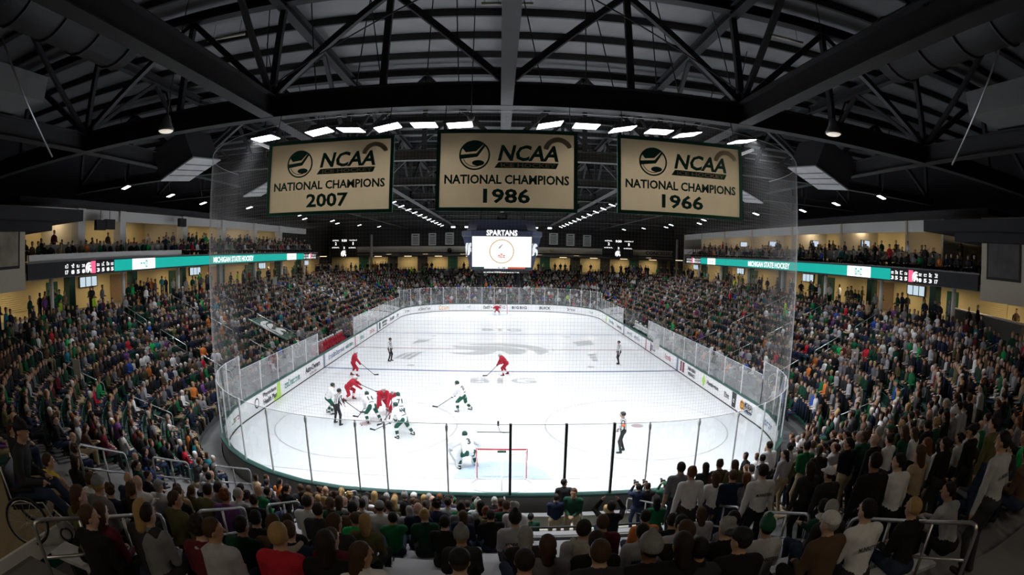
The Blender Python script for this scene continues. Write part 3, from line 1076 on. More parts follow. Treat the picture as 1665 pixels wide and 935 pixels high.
M_SCREEN = emit_mat('screen_white', (1.0, 0.985, 0.97), 1.25)
for k in (0, 2):
    S = put('screen', None, VB, (0, 0, 0), (0, 0, k * PI / 2))
    hx = 2.36
    zlo, zhi = 0.16, zt - 0.02
    ylo, yhi = -(hw_b + (hw_t - hw_b) * 0.05) - 0.08, -hw_t - 0.06
    up = Vector((0, yhi - ylo, zhi - zlo))
    H = up.length
    u = up.normalized()
    o = Vector((0, (ylo + yhi) / 2, (zlo + zhi) / 2))
    MB().plate([(-hx - 0.06, -H / 2 - 0.05), (hx + 0.06, -H / 2 - 0.05), (hx + 0.06, H / 2 + 0.04), (-hx - 0.06, H / 2 + 0.04)], o, (1, 0, 0), u, 0.02).build('bezel', M_BLACK, S)
    MB().plate([(-hx, -H / 2), (hx, -H / 2), (hx, H / 2), (-hx, H / 2)], o, (1, 0, 0), u, 0.035).build('picture', M_SCREEN, S)
    rg_ = MB()
    for p4 in annulus(0, 0.1, 0.95, 0.07, 0, 360, 36):
        rg_.plate(p4, o, (1, 0, 0), u, 0.04)
    rg_.build('picture_ring', emit_mat('ring_tan', (0.72, 0.42, 0.16), 0.8), S)
    MB().plate([(-0.3, 0.35), (-0.15, 0.35), (0.12, 0.72), (0.0, 0.66)], o, (1, 0, 0), u, 0.04).build('picture_mark', emit_mat('mark_grey', (0.35, 0.4, 0.4), 0.7), S)
    MB().text('#3', o + u * -0.25, (1, 0, 0), u, 0.62, 0.34, 0, 0.042).build('picture_mark', emit_mat('mark_red', (0.75, 0.12, 0.06), 0.8), S)
    for q0, q1 in ((-hx, -1.4), (1.9, hx)):
        MB().plate([(q0, -H / 2), (q1, -H / 2), (q1, -H / 2 + 0.14), (q0, -H / 2 + 0.14)], o, (1, 0, 0), u, 0.04).build('ticker', M_GREEN, S)
    MB().plate([(0.5, -H / 2), (1.9, -H / 2), (1.9, -H / 2 + 0.14), (0.5, -H / 2 + 0.14)], o, (1, 0, 0), u, 0.04).build('ticker', emit_mat('ticker_red', (0.85, 0.12, 0.05), 0.8), S)
    MB().text('4 - 58', o + u * (-H / 2 + 0.08), (1, 0, 0), u, 0.6, 0.13, 0, 0.042).build('ticker_text', M_INK, S)
    MB().text('SPARTANS', (0, -hw_t - 0.12, zt + 0.26), (1, 0, 0), (0, 0, 1), 2.45, 0.46, 0, 0.02).build('lettering', M_LED_WHITE, S)
    lg = MB()
    for sx in (-1, 1):
        hz_ = hw_b + (hw_t - hw_b) * 0.68
        oz = Vector((sx * (hz_ - ch / 2 + 0.03), -hz_ + ch / 2 - 0.05, zt * 0.68))
        for poly in HELM:
            lg.plate([((x - 0.5) * 0.98, (y - 0.5) * 1.35) for x, y in poly], oz, Vector((0.707, sx * 0.707, 0)), (0, -0.12, 0.99), 0.03)
    lg.build('wing_emblem', mat('emblem_pale', (0.8, 0.82, 0.85), 0.5, var=0.04, emit=(0.8, 0.85, 0.9), emit_s=0.35), S)
    MB().text('#14', (0, -hw_b - 0.02, -0.14), (1, 0, 0), (0, 0, 1), 2.9, 0.09, 0, 0.02).build('lower_text', M_LED_WHITE, S)
    MB().span((-2.2, -hw_b - 0.02, -0.22), (2.2, -hw_b + 0.1, 0.0)).build('lower_rail', M_BLACK, S)
for sx in (-1, 1):
    for sy in (-1, 1):
        MB().tube([(sx * 1.8, sy * 1.8, zroof), (sx * 1.8, sy * 1.8, 12.6 - 6.9)], 0.04, 6).build('hanger', M_STEEL, VB)
    MB().tube([(sx * 2.2, -1.5, 0), (sx * 2.9, -2.4, -2.6)], 0.008, 4).build('stay_cable', M_RAIL, VB)
MB().lathe([(0.25, 0.5), (0.45, 0.3), (0.45, 0.0), (0.2, -0.1)], (0, -2.0, zroof + 0.1), n=14).build('speaker', M_STEEL, VB)

# ================================================================== SIDE LEVELS, RIBBON BOARDS
XR = 24.0


def wallbox(name, lo, hi, m_, label=None, parent=None, kind='structure'):
    o = MB().span(lo, hi).build(name, m_, parent)
    if parent is None:
        o['kind'] = kind
        if label:
            o['label'] = label
    return o


wallbox('wall_left', (-31.6, -44, 0), (-31.3, 47, 17.3), M_DARKW, 'dark outer wall left of the stands')
wallbox('wall_right', (31.3, -44, 0), (31.6, 47, 17.3), M_DARKW, 'dark outer wall right of the stands')
wallbox('wall_back', (-31.6, 49.2, 0), (31.6, 49.5, 17.3), M_DARKW, 'dark wall behind the far stand')
for sx, nm in ((-1, 'left'), (1, 'right')):
    def X(a, b):
        return (min(sx * a, sx * b), max(sx * a, sx * b))
    a, b = X(XR + 0.05, 31.3)
    wallbox('floor_%s_gallery' % nm, (a, -27.6, 7.62), (b, 22.0, 8.0), M_GREY, 'upper gallery floor slab, %s side' % nm)
    a, b = X(30.6, 31.2)
    wallbox('wall_%s_concourse' % nm, (a, -44, ZC), (b, 40.0, 7.6), M_CREAM, 'warm cream concourse wall under the gallery, %s side' % nm)
    wallbox('wall_%s_gallery' % nm, (a, -27.6, 8.0), (b, 22.0, 11.7), M_CREAM, 'cream back wall of the upper gallery, %s side' % nm)
    a, b = X(XR + 0.6, 31.2)
    wallbox('ceiling_%s_gallery' % nm, (a, -27.6, 11.7), (b, 22.0, 12.0), M_DARKW, 'dark ceiling over the upper gallery, %s side' % nm)
    # ribbon board
    R_ = thing('ribbon_board', 'long teal LED ribbon board along the %s gallery edge' % nm, 'led sign', (sx * XR, 0, 7.66))
    a, b = X(-0.12, 0.06)
    MB().span((a, -27.4, 0), (b, 20.6, 0.82)).build('case', M_LED_OFF, R_)
    rdir = (0, 1, 0) if sx < 0 else (0, -1, 0)
    xf = -sx * 0.125

    def led(y0, y1, m_, z0=0.06, z1=0.76, name='led_panel', R_=R_, sx=sx):
        MB().span((min(-sx * 0.12, -sx * 0.14), y0, z0), (max(-sx * 0.12, -sx * 0.14), y1, z1)).build(name, m_, R_)

    def ltxt(s, y, w_, h_, z, m_, name='led_text', R_=R_, sx=sx, rdir=rdir):
        MB().text(s, (-sx * 0.142, y, z), rdir, (0, 0, 1), w_, h_, 0, 0.008).build(name, m_, R_)
    f = (lambda px, py: at_x(px, py, -XR)[1]) if sx < 0 else (lambda px, py: at_x(px, py, XR)[1])
    if sx < 0:
        yb = [f(101, 445), f(184, 437), f(213, 434), f(250, 431), f(344, 425), f(411, 420), f(465, 416), f(480, 415), f(492, 414), f(512, 413)]
    else:
        yb = [f(1530, 449), f(1450, 442), f(1418, 440), f(1380, 437), f(1287, 431), f(1218, 427), f(1165, 424), f(1152, 423), f(1141, 422), f(1118, 420)]
    led(yb[1], yb[2], M_LED_TEAL)
    led(yb[2], yb[3], M_LED_WHITE)
    led(yb[3], yb[4], M_LED_TEAL)
    led(yb[4], yb[5], M_LED_TEAL)
    ltxt('MICHIGAN STATE HOCKEY', (yb[4] + yb[5]) / 2, abs(yb[5] - yb[4]) * 0.98, 0.5, 0.4, M_LED_WHITE)
    led(yb[5], yb[6], M_LED_TEAL)
    led(yb[6], yb[7], M_LED_WHITE)
    led(yb[7], yb[8], M_LED_TEAL)
    ltxt('#3', (yb[2] + yb[3]) / 2, 0.9, 0.46, 0.4, M_LED_TEAL)
    ltxt('#3', (yb[6] + yb[7]) / 2, 1.2, 0.46, 0.4, M_LED_TEAL)
    for y0, y1 in ((yb[0], yb[1]), (yb[8], yb[9])):
        L = y1 - y0
        for row, zz in ((0, 0.56), (1, 0.22)):
            for q in (0.06, 0.17, 0.27, 0.37, 0.66, 0.76, 0.86, 0.95):
                ltxt(random.choice(('8', '3', '2', '17', '5')) if row else '#2', y0 + L * q, 0.28, 0.22, zz, M_LED_WHITE)
        ymid = y0 + L * 0.55
        led(min(y0 + L * 0.52, y0 + L * 0.61), max(y0 + L * 0.52, y0 + L * 0.61), M_LED_RED)
        hb = MB()
        helm(hb, (-sx * 0.142, y0 + L * 0.47, 0.4), rdir, (0, 0, 1), 0.6, 0, 0.008)
        hb.build('led_emblem', M_LED_WHITE, R_)
    # pale trim under and over the ribbon
    a, b = X(XR - 0.16, XR + 0.1)
    trim = wallbox('trim_%d' % (1 if sx < 0 else 2), (a, -27.5, 8.48), (b, 20.7, 8.56), M_GREY, 'narrow ledge over the ribbon board, %s side' % nm)
    # lamps under and over the gallery: real fixtures
    for k, Y in enumerate(np.arange(-40, 40, 5.0)):
        T = thing('concourse_lamp', 'flat warm ceiling lamp over the %s concourse, %s from the near end' % (nm, ords[k]), 'lamp', (sx * 28.2, Y, 7.55 if -27 < Y < 22 else 7.9), 0, 'concourse lamps')
        MB().span((-0.6, -0.3, 0), (0.6, 0.3, 0.05)).build('lens', M_WARM, T)
        MB().span((-0.65, -0.35, 0.05), (0.65, 0.35, 0.09)).build('tray', M_PALE, T)
        L = bpy.data.lights.new('lamp_light', 'AREA')
        L.size, L.energy, L.color = 0.9, 58, (1.0, 0.8, 0.5)
        put('lamp_light', L, T, (0, 0, -0.05))
    for k, Y in enumerate(np.arange(-25.5, 22, 3.7)):
        T = thing('gallery_lamp', 'round warm downlight in the %s gallery ceiling, %s from the near end' % (nm, ords[k]), 'lamp', (sx * 28.6, Y, 11.66), 0, 'gallery downlights')
        MB().lathe([(0.16, 0.02), (0.16, -0.02)], n=14).build('lens', M_WARM, T)
        MB().lathe([(0.22, 0.04), (0.22, 0.02)], n=14).build('ring', M_PALE, T)
        L = bpy.data.lights.new('lamp_light', 'AREA')
        L.size, L.energy, L.color = 0.5, 34, (1.0, 0.82, 0.55)
        put('lamp_light', L, T, (0, 0, -0.05))
    # columns
    for k, Y in enumerate(np.arange(-25.0, 24, 7.0)):
        MB().lathe([(0.14, ZC), (0.14, 7.62)], (sx * (XR + 0.5), Y, 0), n=12).build('round_column', M_PALE, None, kind='structure', label='pale round column under the %s gallery, %s from the near end' % (nm, ords[k]))
        wallbox('square_column', (sx * 26.6 - 0.3, Y + 3.2, ZC), (sx * 26.6 + 0.3, Y + 3.8, 7.62), M_GREEN, 'green square column in the %s concourse, %s from the near end' % (nm, ords[k]))
    # concourse back wall features: shutters, doors, menus
    rd = random.Random(4 + sx)
    for k, Y in enumerate(np.arange(-24, 36, 4.1)):
        kind = k % 4
        xw = sx * 30.58
        if kind == 0:
            T = thing('roller_shutter', 'yellow slatted roller shutter on the %s concourse wall, %s from the near end' % (nm, ords[k // 4]), 'shutter', (xw, Y, ZC))
            for j in range(14):
                MB().span((min(0, -sx * 0.05), -1.4, 0.5 + j * 0.13), (max(0, -sx * 0.05), 1.4, 0.5 + j * 0.13 + 0.1)).build('slat', M_CREAM, T)
        elif kind == 1:
            MB().span((xw - 0.05, Y - 0.6, ZC), (xw + 0.05, Y + 0.6, ZC + 2.1)).build('door_%d' % (k + (50 if sx > 0 else 0)), M_GREEN, None, kind='structure', label='green door in the %s concourse wall, %s from the near end' % (nm, ords[k // 4]))
        elif kind == 2:
            T = thing('menu_board', 'lit menu screen on the %s concourse wall, %s from the near end' % (nm, ords[k // 4]), 'sign', (xw - sx * 0.08, Y, ZC + 1.5))
            MB().span((-0.05, -1.1, -0.05), (0.05, 1.1, 0.75)).build('case', M_BLACK, T)
            for j in range(3):
                MB().span((min(-sx * 0.06, -sx * 0.05), -1.0 + j * 0.7, 0), (max(-sx * 0.06, -sx * 0.05), -0.4 + j * 0.7, 0.7)).build('screen', emit_mat('menu_glow', (0.6, 0.75, 0.85), 0.9), T)
        else:
            wallbox('wall_recess', (xw - 0.06, Y - 1.2, ZC), (xw + 0.06, Y + 1.2, ZC + 2.2), mat('brick_recess', (0.3, 0.2, 0.12), 0.8, var=0.3, scale=8), 'brown recess in the %s concourse wall, %s from the near end' % (nm, ords[k // 4]))
    # end wall blocks with pictures beside the near end of the gallery
    a, b = X(XR - 0.1, 24.6)
    wallbox('wall_%s_end' % nm, (a, -36.5, 7.2), (b, -27.6, 11.4), M_BEIGE, 'beige wall block at the near end of the %s gallery' % nm)
    for k in range(2):
        T = thing('wall_picture', 'dark framed team photograph on the beige wall, %s side, %s from the gallery' % (nm, ords[k]), 'picture', (sx * (XR - 0.12), -29.3 - 3.0 * k, 8.3))
        MB().span((-0.04, -1.25, 0), (0.04, 1.25, 2.2)).build('frame', M_BLACK, T)
        MB().span((min(-sx * 0.05, -sx * 0.04), -1.12, 0.14), (max(-sx * 0.05, -sx * 0.04), 1.12, 2.06)).build('print', mat('picture_print_' + nm, (0.3, 0.26, 0.2) if sx < 0 else (0.09, 0.08, 0.08), 0.5, var=0.7, scale=1.4), T)
    a, b = X(22.3, 31.3)
    wallbox('ceiling_%s_bulkhead' % nm, (a, -38.0, 10.55), (b, -24.2, 11.15), M_DARKW, 'dark soffit bulkhead over the near corner, %s side' % nm)
    a, b = X(23.2, 31.3)
    wallbox('ceiling_%s_bulkhead' % nm, (a, -38.0, 10.1), (b, -26.0, 10.55), M_DARKW, 'lower dark soffit bulkhead over the near corner, %s side' % nm)

# left gallery: press tables; right gallery: suites with partitions
wallbox('wall_press_parapet', (-24.12, -27.2, 8.5), (-23.98, -11.2, 8.92), M_PALE, 'white parapet in front of the press row')
for k, (y0, y1) in enumerate(((-24.5, -16.9), (-16.0, -8.0))):
    wallbox('wall_press_desk', (-25.9, y0, 8.0), (-25.6, y1, 9.5), M_PALE, 'pale desk front of the upper press row, %s from the near end' % ords[k])
    wallbox('floor_press_riser', (-30.6, y0, 8.0), (-25.9, y1, 8.6), M_GREY, 'raised floor behind the press desk, %s from the near end' % ords[k])
for k, Y in enumerate((-20.9, -16.4, -7.9, -1.0, 6.0, 13.0)):
    wallbox('wall_press_pier', (-26.6, Y - 0.35, 8.0), (-25.9, Y + 0.35, 11.7), M_PALE, 'white pier between press boxes, %s from the near end' % ords[k])
    if k % 2 == 0:
        wallbox('wall_press_fin', (-30.6, Y - 0.08, 8.0), (-26.6, Y + 0.08, 11.7), M_BEIGE, 'beige partition of the press level, %s from the near end' % ords[k])
wallbox('wall_press_header', (-26.4, -27.6, 11.0), (-26.1, 22, 11.7), M_PALE, 'white header above the press level openings')
for k, (px, py) in enumerate(((163, 366), (178, 365), (296, 362))):
    p = at_x(px, py, -25.0)
    T = thing('hanging_monitor', 'black hanging monitor facing the press row, %s from the near end' % ords[k], 'monitor', p)
    MB().span((-0.12, -0.5, -0.32), (0.12, 0.5, 0.32)).build('case', M_BLACK, T)
    MB().span((0.12, -0.44, -0.26), (0.13, 0.44, 0.26)).build('screen', M_LED_OFF, T)
    MB().tube([(0, 0, 0.3), (0, 0, 11.7 - p[2])], 0.025, 6).build('hanger', M_STEEL, T)
ys = [at_x(px, 360, 26.6)[1] for px in (1535, 1476, 1370, 1290, 1225, 1180, 1143, 1115)]
for k, Y in enumerate(ys):
    wallbox('wall_suite_partition', (26.4, Y - 0.09, 8.0), (30.6, Y + 0.09, 11.7), M_BEIGE, 'beige partition between the suites, %s from the near end' % ords[k])
    if k + 1 < len(ys):
        Y2 = ys[k + 1]
        wallbox('wall_suite_front', (26.35, Y + 0.2, 8.9), (26.5, Y2 - 0.2, 9.6), M_PALE, 'white low front of a suite, %s from the near end' % ords[k])
        wallbox('floor_suite', (26.5, Y + 0.1, 8.0), (30.6, Y2 - 0.1, 8.75), M_GREY, 'raised suite floor, %s from the near end' % ords[k])
        wallbox('wall_suite_header', (26.5, Y + 0.1, 10.95), (26.65, Y2 - 0.1, 11.7), M_PALE, 'white header over a suite, %s from the near end' % ords[k])
        if k in (1, 2, 3, 4):
            T = thing('wall_monitor', 'small lit monitor in a suite, %s from the near end' % ords[k - 1], 'monitor', (29.0, Y2 - 0.25, 10.3))
            MB().span((-0.5, -0.05, -0.3), (0.5, 0.05, 0.3)).build('case', M_BLACK, T)
            MB().span((-0.45, -0.06, -0.26), (0.45, -0.05, 0.26)).build('screen', emit_mat('monitor_glow', (0.6, 0.7, 0.85), 0.9), T)
        MB().beam((24.9, Y + 1.2, 9.0), (26.4, Y + 1.2, 9.9), 0.06, 0.06).build('suite_rail', M_TAN, None, label='short tan stair rail below a suite, %s from the near end' % ords[k], category='rail')

# ================================================================== FAR END WALL
FAR = 47.0
wallbox('wall_far_concourse', (-31, FAR + 1.2, ZC), (31, FAR + 1.5, 7.7), M_CREAM, 'warm concourse wall behind the far stand')
wallbox('wall_far_band', (-31, FAR - 0.1, 8.0), (31, FAR + 0.3, 9.5), mat('fascia_pale', (0.74, 0.7, 0.62), 0.7, var=0.05), 'grey beige fascia band across the far end')
wallbox('trim_3', (-31, FAR - 0.14, 8.25), (31, FAR - 0.1, 8.45), M_BLACK, 'dark stripe along the far fascia')
wallbox('wall_far_upper', (-31, FAR, 9.5), (31, FAR + 0.3, 17.2), M_DARKW, 'dark upper wall at the far end')
MB().text('CONCESSIONS', (29.0, FAR - 0.12, 9.0), (1, 0, 0), (0, 0, 1), 6.4, 0.62, 0, 0.03).build('wall_lettering', M_INK, None, label='dark lettering of the concession sign on the right far wall', category='sign')
MB().text('CONCESSIONS', (-30.0, FAR - 0.12, 9.0), (1, 0, 0), (0, 0, 1), 6.4, 0.62, 0, 0.03).build('wall_lettering', M_INK, None, label='dark lettering of the concession sign on the left far wall', category='sign')
for k, X_ in enumerate(np.arange(-27, 28, 5.4)):
    T = thing('concourse_lamp', 'flat warm ceiling lamp over the far concourse, %s from the left' % ords[k], 'lamp', (X_, FAR - 0.8, 7.75), 0, 'concourse lamps')
    MB().span((-0.6, -0.3, 0), (0.6, 0.3, 0.05)).build('lens', M_WARM, T)
    MB().span((-0.65, -0.35, 0.05), (0.65, 0.35, 0.09)).build('tray', M_PALE, T)
    L = bpy.data.lights.new('lamp_light', 'AREA')
    L.size, L.energy, L.color = 0.9, 60, (1.0, 0.8, 0.5)
    put('lamp_light', L, T, (0, 0, -0.05))
    wallbox('wall_far_pier', (X_ + 1.5, FAR + 0.6, ZC), (X_ + 3.2, FAR + 1.2, 7.7), M_DARKW if k % 3 else M_GREEN, 'dark pier in the far concourse, %s from the left' % ords[k])
for k, X_ in enumerate(np.arange(-26, 27, 6.5)):  # uplights added only to brighten the dim far fascia
    T = thing('added_uplight', 'added upward lamp brightening the far fascia, %s from the left' % ords[k], 'lamp', (X_, FAR - 1.6, 8.02), 0, 'added fascia uplights')
    MB().span((-0.5, -0.08, 0), (0.5, 0.08, 0.1)).build('housing', M_BLACK, T)
    MB().span((-0.46, -0.06, 0.1), (0.46, 0.06, 0.115)).build('lens', M_WARM, T)
    L = bpy.data.lights.new('lamp_light', 'AREA')
    L.shape, L.size, L.size_y, L.energy, L.color = 'RECTANGLE', 0.9, 0.12, 26, (1.0, 0.88, 0.7)
    put('lamp_light', L, T, (0, 0, 0.13), (PI + 0.6, 0, 0))
wallbox('ceiling_far_concourse', (-31, FAR - 2.6, 7.82), (31, FAR + 1.5, 8.0), M_GREY, 'underside of the far concourse ceiling')
for k, px in enumerate((604, 1101)):
    p = at_y(px, 400, 43.0)
    MB().lathe([(0.22, ZC), (0.22, 11.5)], (p[0], 43.0, 0), n=14).build('round_column', M_PALE, None, kind='structure', label='tall pale column in the far %s corner' % ('left' if k == 0 else 'right'))
for k, (pa, pb) in enumerate((((538, 388), (580, 418)), ((980, 388), (1029, 419)))):
    a, b = at_y(*pa, 42.5), at_y(*pb, 42.5)
    cx, W, H = (a[0] + b[0]) / 2, b[0] - a[0], a[2] - b[2]
    T = thing('side_scoreboard', 'black side scoreboard with white digits at the far end, %s of the video board' % ('left' if k == 0 else 'right'), 'scoreboard', (cx, 42.5, b[2]))
    MB().span((-W / 2, 0, 0), (W / 2, 0.3, H)).build('case', M_LED_OFF, T)
    for s, x, z, w_, h_ in (('9:50', 0.02, 0.88, 0.2, 0.13), ('2', -0.3, 0.72, 0.06, 0.15), ('1', 0.36, 0.72, 0.04, 0.15), ('2', 0.02, 0.5, 0.06, 0.12), ('#4', -0.3, 0.9, 0.26, 0.07), ('#5', 0.36, 0.9, 0.3, 0.07), ('#4', -0.3, 0.52, 0.3, 0.06), ('#4', 0.34, 0.5, 0.3, 0.06)):
        MB().text(s, (x * W, -0.01, z * H), (1, 0, 0), (0, 0, 1), w_ * W, h_ * H, 0, 0.02).build('digits', M_LED_WHITE, T)
    hb = MB()
    helm(hb, (0.0, -0.01, 0.2 * H), (1, 0, 0), (0, 0, 1), 0.32 * H, 0, 0.02)
    hb.build('emblem', M_LED_WHITE, T)
    for q in (-0.45, 0.45):
        MB().tube([(q * W, 0.15, H), (q * W, 0.15, 17.2 - b[2])], 0.03, 6).build('hanger', M_STEEL, T)
for k, (pa, pb) in enumerate((((669, 380), (682, 399)), ((697, 379), (709, 399)), ((724, 378), (738, 398)), ((893, 379), (907, 398)), ((921, 380), (934, 400)), ((948, 382), (961, 401)))):
    a, b = at_y(*pa, 44.0), at_y(*pb, 44.0)
    W, H = b[0] - a[0], a[2] - b[2]
    T = thing('small_banner', 'small white honour banner hanging at the far end, %s from the left' % ords[k], 'banner', ((a[0] + b[0]) / 2, 44.0, b[2]), 0, 'small banners at the far end')
    MB().span((-W / 2, -0.01, 0), (W / 2, 0.01, H)).build('cloth', M_PALE, T)
    bl = MB()
    for j in range(5):
        bl.plate([(-W * 0.36, H * (0.12 + 0.13 * j)), (W * 0.36, H * (0.12 + 0.13 * j)), (W * 0.36, H * (0.17 + 0.13 * j)), (-W * 0.36, H * (0.17 + 0.13 * j))], (0, -0.012, 0), (1, 0, 0), (0, 0, 1), 0.004)
    bl.plate([(-W * 0.3, H * 0.82), (W * 0.3, H * 0.82), (W * 0.3, H * 0.9), (-W * 0.3, H * 0.9)], (0, -0.012, 0), (1, 0, 0), (0, 0, 1), 0.004)
    bl.build('print', M_BGRN, T)
    MB().tube([(0, 0, H), (0, 0, 17.2 - b[2])], 0.01, 4).build('hanging_cord', M_STEEL, T)
for k, px in enumerate((731, 897)):
    p = at_y(px, 407, FAR - 0.25)
    T = thing('wall_clock', 'round clock on the far fascia, %s of the video board' % ('dark, left' if k == 0 else 'pale, right'), 'clock', p)
    Mx = Matrix.Rotation(PI / 2, 4, 'X')
    MB().lathe([(0.42, 0), (0.42, 0.1), (0.38, 0.11)], n=20, M=Mx).build('rim', M_BLACK if k == 0 else M_PALE, T)
    MB().lathe([(0.36, 0.1), (0.36, 0.12)], n=20, M=Mx).build('dial', M_BLACK if k == 0 else M_CREAM, T)

# unseen warm lamps behind the camera, added to brighten the foreground
for k, X_ in enumerate(np.arange(-21, 22, 6.0)):
    T = thing('concourse_lamp', 'added flat warm lamp behind the camera, %s from the left' % ords[k], 'lamp', (X_, -46.8, 10.4), 0, 'concourse lamps')
    MB().span((-0.6, -0.3, 0), (0.6, 0.3, 0.05)).build('lens', M_WARM, T)
    MB().span((-0.65, -0.35, 0.05), (0.65, 0.35, 0.09)).build('tray', M_PALE, T)
    MB().tube([(0, 0, 0.05), (0, 0, 6.8)], 0.02, 5).build('hanger', M_STEEL, T)
    L = bpy.data.lights.new('lamp_light', 'AREA')
    L.size, L.energy, L.color = 0.9, 34, (1.0, 0.86, 0.66)
    put('lamp_light', L, T, (0, 0, -0.05))
# ================================================================== FIGURES: one continuous skin grown over a posed skeleton
def ik(a, c, l1, l2, pole):
    a, c, pole = np.array(a, float), np.array(c, float), np.array(pole, float)
    d = c - a
    L = np.linalg.norm(d)
    if L > (l1 + l2) * 0.999:
        c = a + d / L * (l1 + l2) * 0.999
        d = c - a
        L = np.linalg.norm(d)
    t = (l1 * l1 - l2 * l2 + L * L) / (2 * L)
    h = math.sqrt(max(l1 * l1 - t * t, 0))
    n = d / L
    p = pole - n * pole.dot(n)
    p = p / max(np.linalg.norm(p), 1e-6)
    return a + n * t + p * h, c


SKIN, TOP, PANTS, SHOE, CUFF, EXTRA = 0, 1, 2, 3, 4, 5


def skeleton(hip=(0, 0, 0.93), lean=4, side=0, feet=((-0.1, 0.02, 0), (0.1, 0.02, 0)), hands=((-0.27, 0.08, 0.82), (0.27, 0.08, 0.82)), turn=0, nod=0,
             knee=(0, 1, 0.1), elbow=(0, -1, -0.25), bulk=1.0, toe=0.16, hand_tag=SKIN, head=True, shoes=SHOE, female=False, player=False, foot_dir=(0, 1)):
    P = []

    def cap(tag, a, b, ra, rb, flat=None):
        P.append(('c', tag, np.array(a, float), np.array(b, float), ra, rb, flat))

    def ell(tag, c, r, R=None):
        P.append(('e', tag, np.array(c, float), np.array(r, float), R))
    H = np.array(hip, float)
    la, sa = math.radians(lean), math.radians(side)
    u = np.array([math.sin(sa), math.sin(la) * math.cos(sa), math.cos(la) * math.cos(sa)])
    u /= np.linalg.norm(u)
    rt = np.array([1.0, 0, 0]) - u * u[0]
    rt /= np.linalg.norm(rt)
    fw = np.cross(u, rt)
    sw = (0.172 if female else 0.19) * (1.12 if player else 1)
    SC = H + u * 0.47
    W = 0.9 if female else 1.0
    cap(PANTS, H - rt * 0.075, H + rt * 0.075, 0.118 * bulk, 0.118 * bulk)
    cap(TOP, H + u * 0.06, H + u * 0.24, 0.125 * bulk * W, 0.125 * bulk * W, (rt, fw, 1.12, 0.92))
    cap(TOP, H + u * 0.24, H + u * 0.40, 0.13 * bulk * W, 0.14 * bulk * W, (rt, fw, 1.2, 0.86))
    cap(TOP, SC - rt * sw * 0.82 - u * 0.01, SC + rt * sw * 0.82 - u * 0.01, 0.072 * bulk, 0.072 * bulk)
    cap(TOP, SC - u * 0.05, SC + u * 0.05, 0.1 * bulk, 0.06)
    if player:
        cap(TOP, H + u * 0.04, H + u * 0.42, 0.16 * bulk, 0.165 * bulk, (rt, fw, 1.15, 0.85))
        for s in (-1, 1):
            cap(TOP, SC + rt * s * sw * 0.9 - u * 0.02, SC + rt * s * sw * 1.02 - u * 0.03, 0.092 * bulk, 0.085 * bulk)
    nk = SC + u * 0.06
    hu = u * 0.5 + np.array([0, 0, 0.5])
    hu /= np.linalg.norm(hu)
    HC = nk + hu * 0.138 + np.array([0, 0.025, 0]) * (1 if lean < 25 else 0.4)
    if head:
        cap(SKIN, nk - u * 0.03, HC - hu * 0.05, 0.055, 0.052)
        t, nd = math.radians(turn), math.radians(nod)
        Rz = np.array([[math.cos(t), -math.sin(t), 0], [math.sin(t), math.cos(t), 0], [0, 0, 1]])
        Rx = np.array([[1, 0, 0], [0, math.cos(nd), math.sin(nd)], [0, -math.sin(nd), math.cos(nd)]])
        R = Rz @ Rx

        def hp(x, y, z):
            return HC + R @ np.array([x, y, z])
        ell(SKIN, hp(0, -0.008, 0.018), (0.074, 0.094, 0.098), R)
        ell(SKIN, hp(0, 0.022, -0.055), (0.055, 0.064, 0.062), R)
        cap(SKIN, hp(0, 0.085, 0.012), hp(0, 0.108, -0.022), 0.008, 0.014)
        cap(SKIN, hp(-0.03, 0.076, 0.034), hp(0.03, 0.076, 0.034), 0.014, 0.014)
        cap(SKIN, hp(-0.018, 0.08, -0.055), hp(0.018, 0.08, -0.055), 0.011, 0.011)
        for s in (-1, 1):
            ell(SKIN, hp(s * 0.077, -0.008, -0.004), (0.012, 0.022, 0.032), R)
    for s, ft in zip((-1, 1), feet):
        hj = H + rt * s * 0.085 - u * 0.02
        an = np.array(ft, float) + np.array([0, 0, 0.085])
        kn, an = ik(hj, an, 0.43, 0.43, np.array(knee) + np.array([s * 0.25, 0, 0]))
        pb = 1.15 if player else 1.0
        cap(PANTS, hj, kn, 0.088 * bulk * pb, 0.062 * bulk * pb)
        if player:
            m1, m2 = kn + (an - kn) * 0.42, kn + (an - kn) * 0.68
            cap(CUFF, kn, m1, 0.072, 0.072)
            cap(EXTRA, m1, m2, 0.074, 0.068)
            cap(CUFF, m2, an, 0.064, 0.05)
        else:
            cap(PANTS, kn, an, 0.06 * bulk, 0.046 * bulk)
        fd = np.array([foot_dir[0], foot_dir[1], 0.0])
        fd /= np.linalg.norm(fd)
        cap(shoes, an - np.array([0, 0, 0.04]) - fd * 0.03, an - np.array([0, 0, 0.05]) + fd * toe, 0.042, 0.035)
        if player:
            cap(shoes, an + np.array([0, 0, 0.04]), an - np.array([0, 0, 0.04]), 0.05, 0.048)
            cap(SKIN + 6, an - np.array([0, 0, 0.085]) - fd * 0.1, an - np.array([0, 0, 0.085]) + fd * 0.2, 0.012, 0.012)
